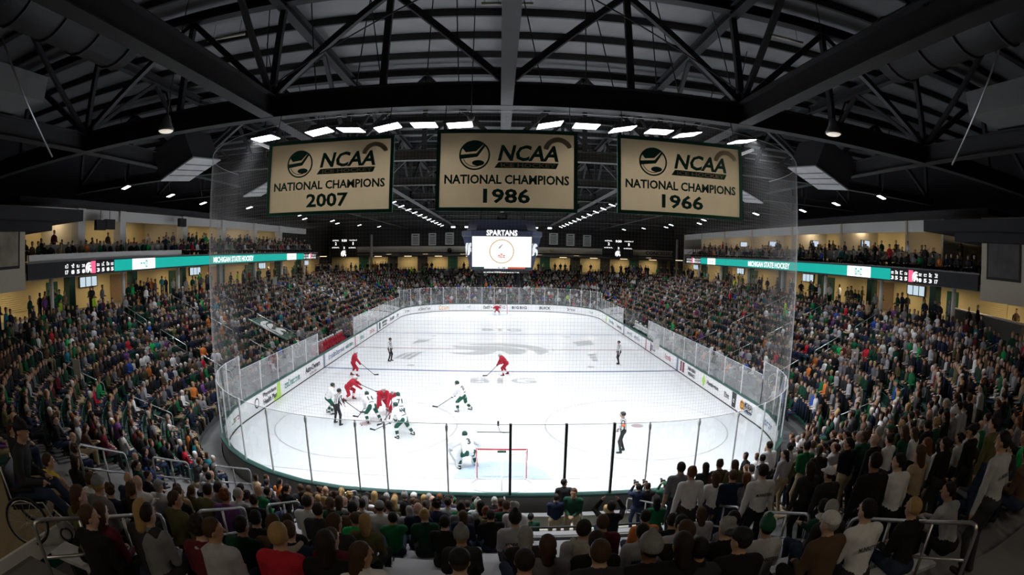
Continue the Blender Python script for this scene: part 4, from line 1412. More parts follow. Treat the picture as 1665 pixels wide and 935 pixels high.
    for s, hd in zip((-1, 1), hands):
        sh = SC + rt * s * sw - u * 0.015
        el, wr = ik(sh, hd, 0.285, 0.25, np.array(elbow) + np.array([s * 0.55, 0, 0]))
        ab = bulk * (1.25 if player else 1.0)
        cap(TOP, sh, el, 0.06 * ab, 0.05 * ab)
        cap(TOP if player else CUFF, el, wr, 0.05 * ab, 0.037 * ab)
        dv = wr - el
        dv /= np.linalg.norm(dv)
        if hand_tag == SKIN:
            sd = np.cross(dv, [0, 0, 1.0])
            sd /= max(np.linalg.norm(sd), 1e-5)
            ell(SKIN, wr + dv * 0.045, (0.034, 0.034, 0.034))
            for j, ln in enumerate((0.07, 0.085, 0.08, 0.062)):
                b0 = wr + dv * 0.06 + sd * (j - 1.5) * 0.019
                b1 = b0 + dv * ln * 0.55
                cap(SKIN, b0, b1, 0.0105, 0.0095)
                cap(SKIN, b1, b1 + (dv * 0.6 - np.array([0, 0, 0.7])) * ln * 0.45, 0.0095, 0.0085)
            cap(SKIN, wr + dv * 0.03 - sd * 0.03, wr + dv * 0.075 - sd * 0.055, 0.012, 0.01)
        else:
            ell(hand_tag, wr + dv * 0.05, (0.062, 0.062, 0.062))
    return P, HC


def prim_d(p, X, Y, Z):
    if p[0] == 'c':
        _, _, a, b, ra, rb, flat = p
        d = b - a
        LL = max(d.dot(d), 1e-9)
        x, y, z = X - a[0], Y - a[1], Z - a[2]
        t = np.clip((x * d[0] + y * d[1] + z * d[2]) / LL, 0, 1)
        x, y, z = x - t * d[0], y - t * d[1], z - t * d[2]
        if flat is not None:
            rt, fw, sx, sy = flat
            cr = x * rt[0] + y * rt[1] + z * rt[2]
            cf = x * fw[0] + y * fw[1] + z * fw[2]
            r2 = x * x + y * y + z * z + cr * cr * (1 / sx ** 2 - 1) + cf * cf * (1 / sy ** 2 - 1)
            return np.sqrt(np.maximum(r2, 1e-9)) - (ra + (rb - ra) * t)
        return np.sqrt(x * x + y * y + z * z) - (ra + (rb - ra) * t)
    _, _, c, r, R = p
    x, y, z = X - c[0], Y - c[1], Z - c[2]
    if R is not None:
        x, y, z = (R[0, 0] * x + R[1, 0] * y + R[2, 0] * z, R[0, 1] * x + R[1, 1] * y + R[2, 1] * z, R[0, 2] * x + R[1, 2] * y + R[2, 2] * z)
    k0 = np.sqrt((x / r[0]) ** 2 + (y / r[1]) ** 2 + (z / r[2]) ** 2)
    k1 = np.sqrt((x / r[0] ** 2) ** 2 + (y / r[1] ** 2) ** 2 + (z / r[2] ** 2) ** 2)
    return k0 * (k0 - 1) / np.maximum(k1, 1e-6)


def axis(lo, hi, coarse, fine=None, band=None):
    if fine is None:
        return np.arange(lo, hi + coarse, coarse)
    b0, b1 = max(lo, band[0]), min(hi, band[1])
    return np.unique(np.round(np.concatenate([np.arange(lo, b0, coarse), np.arange(b0, b1, fine), np.arange(b1, hi + coarse, coarse)]), 5))


def skin_mesh(name, P, cell, k=0.03, fine=None, centre=None, cut=None, tags=True):
    """naive surface nets over the blended distance field of the skeleton"""
    lo, hi = np.full(3, 9.0), np.full(3, -9.0)
    for p in P:
        if p[0] == 'c':
            r = max(p[4], p[5]) * 1.25
            lo = np.minimum(lo, np.minimum(p[2], p[3]) - r)
            hi = np.maximum(hi, np.maximum(p[2], p[3]) + r)
        else:
            lo = np.minimum(lo, p[2] - p[3].max())
            hi = np.maximum(hi, p[2] + p[3].max())
    lo -= 2 * cell
    hi += 2 * cell
    ax = [axis(lo[i], hi[i], cell, fine, (centre[i] - 0.15, centre[i] + 0.15) if fine else None) for i in range(3)]
    shp = [len(a) for a in ax]
    V = np.full(shp, 1.0, np.float32)
    for p in P:                      # each bone only touches its own neighbourhood
        if p[0] == 'c':
            r = max(p[4], p[5]) * 1.25 + 3 * k + 0.02
            l, h = np.minimum(p[2], p[3]) - r, np.maximum(p[2], p[3]) + r
        else:
            r = p[3].max() + 3 * k + 0.02
            l, h = p[2] - r, p[2] + r
        sl = tuple(slice(max(0, np.searchsorted(ax[i], l[i]) - 1), np.searchsorted(ax[i], h[i]) + 1) for i in range(3))
        X, Y, Z = np.meshgrid(*[ax[i][sl[i]].astype(np.float32) for i in range(3)], indexing='ij')
        d = prim_d(p, X, Y, Z).astype(np.float32)
        o = V[sl]
        kk = k if (p[0] == 'c' and max(p[4], p[5]) > 0.03) or p[0] == 'e' and p[3].min() > 0.03 else k * 0.35
        hh = np.clip(0.5 + 0.5 * (o - d) / kk, 0, 1)
        V[sl] = o * (1 - hh) + d * hh - kk * hh * (1 - hh)
    if cut is not None:
        X, Y, Z = np.meshgrid(*[a.astype(np.float32) for a in ax], indexing='ij')
        V = np.maximum(V, cut(X, Y, Z).astype(np.float32))
    S = V < 0
    nx, ny, nz = [s - 1 for s in shp]
    acc = np.zeros((nx, ny, nz, 3), np.float32)
    cnt = np.zeros((nx, ny, nz), np.float32)
    corners = [(i, j, l) for i in (0, 1) for j in (0, 1) for l in (0, 1)]

    def sub(a, c):
        return a[c[0]:c[0] + nx, c[1]:c[1] + ny, c[2]:c[2] + nz]
    for c in corners:
        for a_ in range(3):
            if c[a_] == 0:
                c2 = list(c)
                c2[a_] = 1
                v0, v1 = sub(V, c), sub(V, c2)
                m = sub(S, c) != sub(S, c2)
                t = np.where(m, v0 / np.where(np.abs(v0 - v1) < 1e-9, 1e-9, v0 - v1), 0)
                for b_ in range(3):
                    val = t if b_ == a_ else float(c[b_])
                    acc[..., b_] += np.where(m, val, 0)
                cnt += m
    act = cnt > 0
    idx = -np.ones((nx, ny, nz), int)
    ii = np.argwhere(act)
    idx[act] = np.arange(len(ii))
    fr = acc[act] / cnt[act][:, None]
    co = np.stack([ax[i][ii[:, i]] + fr[:, i] * (ax[i][ii[:, i] + 1] - ax[i][ii[:, i]]) for i in range(3)], -1)
    F = []
    for a_ in range(3):
        b_, c_ = (a_ + 1) % 3, (a_ + 2) % 3
        s0 = [slice(1, -1)] * 3
        s1 = [slice(1, -1)] * 3
        s0[a_] = slice(0, -1)
        s1[a_] = slice(1, None)
        m = S[tuple(s0)] != S[tuple(s1)]
        e = np.argwhere(m)
        off = np.ones(3, int)
        off[a_] = 0
        e = e + off
        ins = S[tuple(e.T)]

        def cid(db, dc):
            q = e.copy()
            q[:, b_] -= db
            q[:, c_] -= dc
            return idx[tuple(q.T)]
        quad = np.stack([cid(1, 1), cid(0, 1), cid(0, 0), cid(1, 0)], -1)
        quad[~ins] = quad[~ins][:, ::-1]
        F.append(quad)
    F = np.concatenate(F)
    F = F[(F >= 0).all(1)]
    me = bpy.data.meshes.new(name)
    me.from_pydata(co.tolist(), [], F.tolist())
    if tags:
        fc = co[F].mean(1)
        best = np.full(len(F), 9.0)
        tg = np.zeros(len(F), int)
        for p in P:
            d = prim_d(p, fc[:, 0], fc[:, 1], fc[:, 2])
            m = d < best
            best[m] = d[m]
            tg[m] = p[1]
        me.polygons.foreach_set('material_index', tg.astype(np.int32))
    me.polygons.foreach_set('use_smooth', np.ones(len(F), bool))
    me.update()
    return me


A_SKIN = attr_mat('skin', 'skin_col', 0.55, 0.06)
A_TOP = attr_mat('top_cloth', 'top_col', 0.9, 0.2, 14)
A_PANTS = attr_mat('trouser_cloth', 'pants_col', 0.9, 0.2, 14)
A_SHOE = mat('shoe', (0.04, 0.035, 0.03), 0.6)
A_CUFF = attr_mat('sleeve_cloth', 'cuff_col', 0.85, 0.15, 14)
A_EXTRA = attr_mat('stripe_cloth', 'extra_col', 0.85, 0.1, 14)
A_HAIR = attr_mat('hair', 'hair_col', 0.6, 0.35, 60)
_nt = A_HAIR.node_tree
_mp = _nt.nodes.new('ShaderNodeMapping')
_mp.inputs['Scale'].default_value = (1, 1, 0.12)
_tc = [n_ for n_ in _nt.nodes if n_.type == 'TEX_COORD'][0]
_nz = [n_ for n_ in _nt.nodes if n_.type == 'TEX_NOISE'][0]
_nz.inputs['Scale'].default_value = 110
_nt.links.new(_tc.outputs['Object'], _mp.inputs['Vector'])
_nt.links.new(_mp.outputs['Vector'], _nz.inputs['Vector'])
_bp = _nt.nodes.new('ShaderNodeBump')
_bp.inputs['Strength'].default_value = 0.7
_bp.inputs['Distance'].default_value = 0.012
_nt.links.new(_nz.outputs['Fac'], _bp.inputs['Height'])
_nt.links.new(_bp.outputs['Normal'], _nt.nodes['Principled BSDF'].inputs['Normal'])
A_BLADE = mat('skate_blade', (0.6, 0.62, 0.65), 0.25, metal=0.9, var=0.05)
BODY_MATS = [A_SKIN, A_TOP, A_PANTS, A_SHOE, A_CUFF, A_EXTRA, A_BLADE]

# spectator bodies: pose x head turn.  seats are 0.43 high
POSES = {
    'sit': dict(hip=(0, -0.02, 0.5), lean=6, feet=((-0.13, 0.42, 0), (0.13, 0.42, 0)), hands=((-0.1, 0.3, 0.62), (0.1, 0.3, 0.62))),
    'lean': dict(hip=(0, -0.04, 0.5), lean=24, feet=((-0.15, 0.36, 0), (0.15, 0.36, 0)), hands=((-0.06, 0.5, 0.66), (0.06, 0.5, 0.66))),
    'fold': dict(hip=(0, -0.02, 0.5), lean=2, feet=((-0.12, 0.44, 0), (0.12, 0.44, 0)), hands=((0.1, 0.24, 0.78), (-0.1, 0.25, 0.82))),
    'sitphone': dict(hip=(0, -0.02, 0.5), lean=2, feet=((-0.13, 0.42, 0), (0.13, 0.42, 0)), hands=((-0.16, 0.22, 1.22), (0.16, 0.22, 1.22)), elbow=(0, 0.1, -1)),
    'stand': dict(hip=(0, 0, 0.93), lean=3, hands=((-0.25, 0.08, 0.84), (0.25, 0.08, 0.84))),
    'cross': dict(hip=(0, 0, 0.93), lean=2, hands=((0.1, 0.22, 1.2), (-0.1, 0.23, 1.24))),
    'clasp': dict(hip=(0, 0, 0.93), lean=5, hands=((-0.05, 0.26, 1.05), (0.05, 0.26, 1.05))),
    'phone': dict(hip=(0, 0, 0.93), lean=2, hands=((-0.07, 0.3, 1.52), (0.07, 0.3, 1.52)), elbow=(0, -0.2, -1)),
}
BODIES = {}


def body(pose, turn, fem):
    key = (pose, turn, fem)
    if key not in BODIES:
        P, HC = skeleton(turn=turn, female=fem, **POSES[pose])
        me = skin_mesh('spectator_body', P, 0.026, fine=0.0125, centre=HC)
        for m_ in BODY_MATS:
            me.materials.append(m_)
        BODIES[key] = (me, HC)
    return BODIES[key]


def hair_mesh(kind):
    P = []

    def ell(c, r):
        P.append(('e', 0, np.array(c, float), np.array(r, float), None))

    def cap(a, b, ra, rb):
        P.append(('c', 0, np.array(a, float), np.array(b, float), ra, rb, None))
    ell((0, -0.014, 0.026), (0.085, 0.102, 0.104))

    def face(X, Y, Z):
        # open the face: everything in front of the ears and below the hairline is cut away
        return np.minimum(Y - 0.035 + np.maximum(0, 0.055 - Z) * 0.55 - np.maximum(0, Z - 0.06) * 2.2, 0.3)
    low = -0.055
    if kind == 'long':
        cap((0, -0.05, 0.0), (0, -0.085, -0.14), 0.07, 0.06)
        for j in range(7):
            a = -0.066 + 0.022 * j
            cap((a, -0.07 + abs(a) * 0.5, -0.05), (a * 1.15, -0.1 + abs(a) * 0.6, -0.24 - 0.03 * ((j * 5) % 3)), 0.026, 0.013)
        low = -0.9
    elif kind == 'bun':
        ell((0, -0.075, 0.115), (0.045, 0.045, 0.045))
    elif kind == 'pony':
        cap((0, -0.1, 0.05), (0, -0.15, -0.03), 0.03, 0.035)
        cap((0, -0.15, -0.03), (0, -0.13, -0.2), 0.035, 0.02)
        low = -0.9
    elif kind == 'curly':
        rd = random.Random(3)
        for _ in range(26):
            a, b = rd.uniform(0, 2 * PI), rd.uniform(-0.2, 1.3)
            ell((0.08 * math.cos(a) * math.cos(b), -0.02 + 0.095 * math.sin(a) * math.cos(b), 0.03 + 0.1 * math.sin(b)), (0.03, 0.03, 0.03))
    elif kind == 'beanie':
        P.clear()
        ell((0, -0.012, 0.045), (0.094, 0.112, 0.115))
        cap((0, -0.012, 0.15), (0, -0.012, 0.17), 0.03, 0.034)
        low = 0.0
    elif kind == 'cap':
        P.clear()
        ell((0, -0.01, 0.045), (0.09, 0.108, 0.09))
        low = 0.025

    def cutf(X, Y, Z):
        c = low - Z
        if kind in ('beanie',):
            return c
        if kind == 'cap':
            return c
        return np.maximum(np.minimum(face(X, Y, Z), 0.3), np.where(Y > -0.05, np.maximum(c, -0.055 - Z if kind in ('short', 'curly', 'bun') else -9), c))
    me = skin_mesh('hair_' + kind, P, 0.016, 0.02, cut=cutf, tags=False)
    if kind == 'cap':
        b_ = MB()
        b_.plate([(-0.07, 0.0), (0.07, 0.0), (0.066, 0.05), (0.035, 0.085), (-0.035, 0.085), (-0.066, 0.05)], (0, 0.075, 0.028), (1, 0, 0), (0, 1, 0), 0.012)
        v0 = [tuple(v.co) for v in me.vertices]
        f0 = [tuple(p.vertices) for p in me.polygons]
        o = len(v0)
        me2 = bpy.data.meshes.new('hair_cap')
        me2.from_pydata(v0 + b_.v, [], f0 + [tuple(o + i for i in f) for f in b_.f])
        me = me2
    me.materials.append(A_HAIR)
    return me


HAIR = {}


def hair(kind):
    if kind not in HAIR:
        HAIR[kind] = hair_mesh(kind)
    return HAIR[kind]


COLS = {
    'black': (0.012, 0.012, 0.014), 'charcoal': (0.035, 0.035, 0.04), 'navy': (0.015, 0.022, 0.055), 'dark green': (0.012, 0.06, 0.035), 'green': (0.015, 0.16, 0.06),
    'bright green': (0.02, 0.42, 0.12), 'white': (0.72, 0.72, 0.74), 'light grey': (0.42, 0.42, 0.45), 'grey': (0.2, 0.2, 0.22), 'maroon': (0.12, 0.015, 0.025), 'red': (0.5, 0.02, 0.04),
    'olive': (0.12, 0.11, 0.05), 'brown': (0.11, 0.065, 0.04), 'tan': (0.4, 0.3, 0.19), 'blue': (0.03, 0.09, 0.4), 'teal': (0.02, 0.2, 0.26), 'orange': (0.65, 0.2, 0.05), 'yellow': (0.75, 0.55, 0.04),
    'purple': (0.16, 0.06, 0.22), 'lime': (0.45, 0.75, 0.04), 'khaki': (0.42, 0.33, 0.2), 'pink': (0.5, 0.25, 0.28), 'jeans': (0.03, 0.045, 0.09),
}
HCOL = {'black hair': (0.01, 0.008, 0.007), 'dark hair': (0.022, 0.014, 0.01), 'brown hair': (0.07, 0.035, 0.018), 'blond hair': (0.42, 0.27, 0.11), 'grey hair': (0.34, 0.33, 0.32), 'red-brown hair': (0.16, 0.055, 0.02)}
SKINS = [(0.5, 0.3, 0.21), (0.56, 0.35, 0.26), (0.45, 0.26, 0.17), (0.6, 0.39, 0.3), (0.3, 0.16, 0.1), (0.16, 0.08, 0.05)]
HATC = {'green': (0.015, 0.1, 0.05), 'white': (0.7, 0.7, 0.7), 'grey': (0.25, 0.25, 0.26), 'black': (0.015, 0.015, 0.015)}
M_HOOD = mat('hood_cloth', (0.45, 0.42, 0.36), 0.95, var=0.2, scale=20)
M_FUR = mat('hood_fur', (0.16, 0.12, 0.06), 1.0, var=0.5, scale=50)
PEOPLE = []          # (x, y) of every placed individual
N_IND = [0]


def person(loc, rz, pose, turn=0, fem=False, style='short', hcol='brown hair', hat='green', top='black', pants='jeans', cuff=None, sc=1.0, label='', group='spectators in the stands', skin=None, extra=None, name='person'):
    me, HC = body(pose, turn, fem)
    o = put(name, me, None, loc, (0, 0, rz), label=label, category='person')
    if group:
        o['group'] = group
    o.scale = (sc, sc, sc)
    sk = skin or random.choice(SKINS[:4] if random.random() < 0.9 else SKINS)
    o['skin_col'] = sk
    o['top_col'] = COLS[top]
    o['pants_col'] = COLS[pants]
    o['cuff_col'] = sk if cuff == 'skin' else COLS[cuff or top]
    if style != 'bald':
        h = put({'cap': 'cap', 'beanie': 'knit_hat'}.get(style, 'hair'), hair(style), o, HC, (0, 0, math.radians(turn)))
        h['hair_col'] = HATC[hat] if style in ('cap', 'beanie') else HCOL[hcol]
        if style in ('cap', 'beanie'):
            q = put('hair', hair('short'), o, HC, (0, 0, math.radians(turn)))
            q['hair_col'] = HCOL[hcol]
            q.scale = (0.97, 0.97, 0.97)
    if extra in ('hood', 'fur'):
        lean = math.radians(POSES[pose]['lean'])
        hz = POSES[pose]['hip'][2] + 0.47 * math.cos(lean)
        hy = POSES[pose]['hip'][1] + 0.47 * math.sin(lean)
        HP = [('e', 0, np.array([0, hy - 0.115, hz - 0.01]), np.array([0.12, 0.06, 0.11]), None)]
        ts = np.linspace(PI * 0.93, PI * 2.07, 9)
        pts = [np.array([0.115 * math.cos(t), hy + 0.02 + 0.105 * math.sin(t), hz + 0.055 + 0.02 * math.sin(t)]) for t in ts]
        for q0, q1 in zip(pts[:-1], pts[1:]):
            HP.append(('c', 0, q0, q1, 0.034, 0.034, None))
        hm = skin_mesh('hood', HP, 0.022, 0.025, tags=False)
        hm.materials.append(M_FUR if extra == 'fur' else M_HOOD)
        put('hood', hm, o)
    if extra == 'print':
        lean = math.radians(POSES[pose]['lean'])
        hp = POSES[pose]['hip']
        u = Vector((0, math.sin(lean), math.cos(lean)))
        c = Vector(hp) + u * 0.36
        MB().text('MUNNSTERS', c + Vector((0, -0.146, 0)), (1, 0, 0), u, 0.27, 0.05, 0, 0.004).build('back_print', M_INK, o)
    PEOPLE.append((loc[0], loc[1]))
    N_IND[0] += 1
    return o


def face_rink(x, y):
    """heading so that a figure at x, y looks at the ice"""
    d = rink_d(x, y)
    ax, ay = abs(x) - (HW - RC), abs(y) - (HL - RC)
    if ax > 0 and ay > 0:
        nx, ny = -math.copysign(ax, x), -math.copysign(ay, y)
    elif abs(x) - HW > abs(y) - HL:
        nx, ny = -math.copysign(1, x), 0
    else:
        nx, ny = 0, -math.copysign(1, y)
    return math.atan2(ny, nx) - PI / 2


def snap(px, py, h):
    """row position under a head seen at this pixel"""
    p, d = on_slope(px, py, h)
    k = int(round((d - D0 - DR / 2) / DR))
    k = max(0, min(NR - 1, k))
    want = D0 + DR * k + DR * 0.5
    # slide along the viewing azimuth until the row depth fits
    dv = np.array([p[0] - CAM[0], p[1] - CAM[1]])
    L = np.linalg.norm(dv)
    dv /= L
    best = min(np.arange(-1.2, 1.2, 0.02), key=lambda t: abs(rink_d(p[0] + dv[0] * t, p[1] + dv[1] * t) - want))
    return p[0] + dv[0] * best, p[1] + dv[1] * best, tread(k), k


# ------------------------------------------------------------------ people picked out in the photograph:
# pixel of the head | pose | turn | f/m | hair style | hair colour | top | extra | words that single them out
FG = """
138,861|sit|-35|f|long|brown hair|olive||woman with long brown hair in an olive jacket behind the big left rail
163,917|sit|-40|m|short|brown hair|black||man with short brown hair and glasses at the bottom left edge
245,902|sit|0|f|long|blond hair|charcoal||woman with long straight blond hair at the bottom left
237,851|sit|-15|m|short|dark hair|grey||man in a dark patterned jacket behind the left rail end
176,893|sit|0|f|long|brown hair|maroon||woman with brown hair low behind the big left rail
351,902|sit|-60|m|short|brown hair|light grey||man in profile in a light grey sweater at the bottom left
319,858|sit|-20|f|curly|dark hair|maroon||curly-haired person in maroon above the grey-sweater man
388,858|sit|-10|m|short|black hair|dark green||black-haired man in a dark green jacket, left foreground
412,843|sit|0|m|short|black hair|black||black-haired man in black just right of the green jacket
466,868|sit|0|m|short|brown hair|navy|hood|man in dark plaid with a pale hood, left foreground
432,865|lean|0|f|long|brown hair|brown||woman with brown hair beside the pale-hooded man
463,843|sit|10|m|short|dark hair|charcoal||dark-haired man just behind the pale-hooded man
534,868|sit|-25|f|long|brown hair|maroon||woman with wide brown hair in maroon, left of centre
529,902|sit|0|f|long|dark hair|black||dark long-haired woman low at the left of centre
515,833|sit|0|m|short|dark hair|charcoal||dark-haired man above the maroon woman, left of centre
505,814|sit|0|m|short|black hair|navy||black-haired man in navy by the short left rail
398,801|sit|0|m|short|dark hair|light grey||dark-haired man in a light grey hoodie beyond the left rails
354,797|sit|0|m|beanie|dark hair|grey||person in a grey knit hat beyond the left rails
285,800|sit|-20|f|long|brown hair|black||long-haired woman in black left of the rails
591,846|sit|10|f|long|blond hair|olive||woman with dark blond hair and olive scarf, left of centre
584,893|sit|-50|f|long|brown hair|white||woman with glasses in a white sweater, bottom left of centre
621,815|sit|0|f|long|dark hair|brown||long-haired woman in a patterned coat, left of the benches
679,832|sit|0|m|bald|brown hair|navy||balding man in a navy quilted jacket seated on the benches
722,843|sit|0|m|short|black hair|black||black-haired man in black beside the navy jacket
750,872|sit|0|f|beanie|blond hair|charcoal||woman in a striped knit hat on the benches
745,906|sit|0|m|cap|brown hair|white||person in a cap at the bottom centre
750,825|sit|0|f|long|brown hair|green||woman in a green hoodie near the centre well
790,832|sit|0|f|bun|red-brown hair|black|fur|person in a black parka with fur hood by the well
728,821|sit|0|m|short|dark hair|light grey||dark-haired person in light grey, third row centre
697,812|sit|10|f|long|grey hair|grey||grey-haired woman near the centre boards
777,821|sit|0|f|beanie|brown hair|white||person in a white knit hat near the well
771,801|sit|0|m|short|black hair|dark green||black-haired man low at the boards left of the well
714,799|sit|0|m|short|red-brown hair|navy||red-brown-haired man in navy at the boards
804,801|sit|0|m|short|grey hair|black||grey-haired man at the boards beside the well rail
736,807|sit|0|m|cap|dark hair|black||person in a dark green cap at the boards
689,807|sit|0|f|long|blond hair|black||blond woman at the boards left of the red-brown man
672,806|sit|0|m|cap|dark hair|charcoal||person in a white cap at the boards
657,801|sit|0|m|beanie|dark hair|charcoal||person in a grey knit hat at the boards
641,803|sit|0|f|short|red-brown hair|charcoal||red-haired person at the boards
627,797|sit|0|m|short|grey hair|green||grey-haired man in green at the boards
608,809|sit|0|f|long|blond hair|brown||blond woman two seats from the left board rail
640,813|sit|0|f|long|blond hair|olive||second blond woman near the boards
594,809|sit|0|f|long|dark hair|white||dark-haired woman in white near the boards
587,819|sit|0|m|short|black hair|white||black-haired person in a pale top near the boards
572,833|sit|0|m|short|black hair|brown||black-haired person left of the blond scarf woman
550,818|sit|0|f|long|brown hair|light grey||long-haired woman in light grey by the short rail
655,820|sit|0|f|long|black hair|olive||woman with black hair in olive, centre left
543,858|sit|-30|f|long|brown hair|charcoal||brown-haired woman looking right, left of centre
838,848|sit|0|m|beanie|dark hair|light grey|print|person in a bobble hat and grey sweatshirt by the well
854,910|sit|0|m|short|dark hair|black||big dark-haired head at the bottom centre
892,882|sit|0|f|long|brown hair|grey||long-haired woman in a grey shirt, bottom centre
950,872|sit|-25|m|short|dark hair|light grey|hood|man in a grey and black hoodie right of centre
972,885|sit|0|m|short|dark hair|black||man in a black jacket right of centre
977,917|sit|0|m|short|brown hair|charcoal||brown-haired head at the bottom right of centre
982,850|sit|0|m|short|brown hair|maroon||short-haired person in maroon behind the well
994,828|sitphone|0|m|short|black hair|black||man with both arms raised behind the well
1047,865|sit|0|m|short|black hair|light grey|print|black-haired man in a printed light grey shirt
1062,893|sit|10|m|beanie|dark hair|black||person in a striped knit hat, bottom right of centre
1069,818|sit|0|f|long|black hair|green||woman with long black hair in a green sweater
1111,850|sit|0|m|short|black hair|light grey||black-haired man in light grey holding a phone
1143,833|sit|0|f|long|brown hair|light grey||brown-haired woman in a light grey shirt, right of centre
1144,878|sit|0|m|short|black hair|charcoal||black-haired man in dark jacket, right foreground
1195,851|sit|0|m|short|black hair|grey||short-haired man in a grey and black shirt
1204,905|sit|35|m|cap|dark hair|black||man in a backwards dark cap at the bottom right
1254,846|sit|0|f|beanie|dark hair|white|print|person in a green knit hat and printed white shirt
1109,922|sit|0|f|long|dark hair|black||long dark hair at the bottom edge right of centre
1127,768,9.2|stand|0|f|bun|red-brown hair|white||red-haired person in a white shirt standing by the rail
1165,775,9.5|stand|0|f|long|brown hair|white||woman with long brown hair in a white tee standing
1194,773,9.5|stand|0|m|short|brown hair|navy||short-haired man in navy standing among white shirts
1243,766,8.6|stand|0|m|cap|dark hair|white|print|man in a cap and white long-sleeve shirt standing
1216,777,9.6|stand|0|f|long|red-brown hair|grey||red-haired woman behind the white long-sleeve man
1109,760,11|stand|0|m|short|dark hair|grey||dark-haired man in a grey tee by the glass
1149,759,11|stand|0|f|long|dark hair|charcoal||dark long-haired woman by the right glass
1172,754,11|stand|0|f|bun|brown hair|brown||brown-haired woman by the right glass
1197,755,11|stand|0|f|long|brown hair|olive||long-haired woman in olive by the right glass
1229,730,14|stand|0|m|short|dark hair|white||dark-haired man in white standing against the glass
1253,724,14|stand|0|m|short|dark hair|white||second man in white against the corner glass
1349,878|sit|20|m|cap|grey hair|brown||man in a green and white cap and brown jacket
1412,848|sit|15|m|short|black hair|white|print|tall black-haired man in a printed white tee
1474,882|sit|15|f|short|blond hair|black||person with short yellow-blond hair, right foreground
1565,797|lean|35|m|short|dark hair|light grey||man in a grey shirt bending forward on the tan benches
1637,716,6.0|stand|20|m|short|black hair|light grey|print|large man in a grey sweatshirt standing at the right edge
1620,688,8.2|stand|15|m|short|dark hair|olive||man in an olive shirt standing at the right edge
1428,748,7.2|stand|0|m|short|black hair|black||man in a black coat standing, right
1466,750,7.6|stand|35|m|short|black hair|white||bearded man in white looking left, right
1320,760,8.4|stand|0|f|long|dark hair|charcoal||woman with long dark hair standing, right of the rail
1352,770,8.2|stand|10|m|cap|dark hair|charcoal||person in a white cap standing, right middle
1500,735,8.2|stand|0|f|long|brown hair|tan||woman with long brown hair in tan, right
1540,720,8.4|stand|15|f|long|dark hair|black||dark-haired woman in black near the right edge
1585,700,9|stand|15|m|cap|dark hair|black||man in a dark cap near the right edge
16,706,9.5|stand|-40|f|long|brown hair|charcoal||brown-haired woman at the left edge behind the wheelchair
73,748,9|sit|-30|m|short|brown hair|yellow||man in a yellow shirt at the left
95,790,7.2|sit|-50|m|bald|grey hair|dark green||balding man looking right beside the wheelchair
"""
_seen_lab = {}
for row in FG.strip().splitlines():
    pxy, pose, turn, sex, style, hc, top, extra, lab = row.split('|')
    px, py, *rr = map(float, pxy.split(','))
    h = {'sit': 1.2, 'lean': 1.1, 'fold': 1.2, 'sitphone': 1.2}.get(pose, 1.63)
    sc = random.uniform(0.96, 1.05)
    if rr:                      # distance judged from the size of the head; students stand on tread or bench
        q = at_r(px, py, rr[0])
        d = rink_d(q[0], q[1])
        k = max(0, min(NR - 1, int((d - D0) / DR)))
        x, y = q[0], q[1]
        zz = min((tread(k), tread(k) + 0.43), key=lambda v: abs(q[2] - v - h)) if k > 2 else tread(k)
        if d > DC:
            zz = ZC
        sc = max(0.86, min(1.12, (q[2] - zz) / h))
        z = zz
    else:
        x, y, z, k = snap(px, py, h)
    hat = 'white' if 'white cap' in lab or 'white knit' in lab else 'grey' if 'grey knit' in lab or 'striped' in lab else 'green' if 'green' in lab else 'black'
    person((x, y, z), face_rink(x, y) + random.uniform(-0.08, 0.08), pose, int(turn), sex == 'f', style, hc, hat, top, random.choice(['jeans', 'black', 'charcoal']),
           'skin' if ' tee' in lab else None, sc, lab, 'spectators in the foreground', extra=extra or None)
FGN = len(PEOPLE)

# ------------------------------------------------------------------ staff in the centre well, photographers
for px, py, hz, pose, turn, top, pants, style, hc, lab in (
        (905, 797, 0.72, 'clasp', 10, 'navy', 'khaki', 'short', 'dark hair', 'man in a navy jacket and khaki trousers standing in the well'),
        (918, 785, 0.72, 'stand', -60, 'charcoal', 'khaki', 'short', 'dark hair', 'man in a dark jacket in profile nearest the boards in the well'),
        (934, 798, 0.72, 'clasp', 150, 'dark green', 'khaki', 'short', 'brown hair', 'bearded man in a green sweater and khakis facing the camera'),
        (1042, 762, 0.9, 'phone', 0, 'navy', 'jeans', 'short', 'black hair', 'photographer in a dark jacket nearest the right post'),
        (1056, 770, 0.9, 'phone', 15, 'black', 'jeans', 'bun', 'dark hair', 'photographer with a bun beside the right glass'),
        (1087, 758, 0.9, 'phone', 20, 'dark green', 'black', 'cap', 'dark hair', 'photographer in a green cap holding up a camera')):
    p = at_y(px, py, -31.5 if px == 918 else -32.4 if px < 1000 else -31.9)
    z = 0.2
    turn_b = 0 if turn != 150 else 0
    rz = 0 if turn != 150 else PI * 0.9
    o = person((p[0], p[1], z), rz, pose, turn if turn != 150 else 0, False, style, hc, 'green', top, pants, None, (p[2] - z) / 1.62 if 0.85 < (p[2] - z) / 1.62 < 1.15 else 1.0, lab, None)
    if pose == 'phone':
        b_ = MB().span((-0.07, 0.30, 1.55), (0.07, 0.37, 1.65))
        b_.tube([(0, 0.36, 1.6), (0, 0.52, 1.6)], 0.04, 10)
        b_.build('camera', M_BLACK, o)
x, y, z, k = snap(874, 824, 1.15)
person((x, -32.7, 0.2), 0.2, 'sit', -20, False, 'short', 'black hair', 'green', 'dark green', 'black', None, 1.0, 'black-haired man in a dark green jacket seated in the well', None)
p = at_y(994, 808, -32.4)
person((p[0], p[1], 0.2), 0.3, 'lean', 0, False, 'short', 'blond hair', 'green', 'bright green', 'jeans', None, 1.0, 'blond person in a bright green shirt bending by the boards', None)
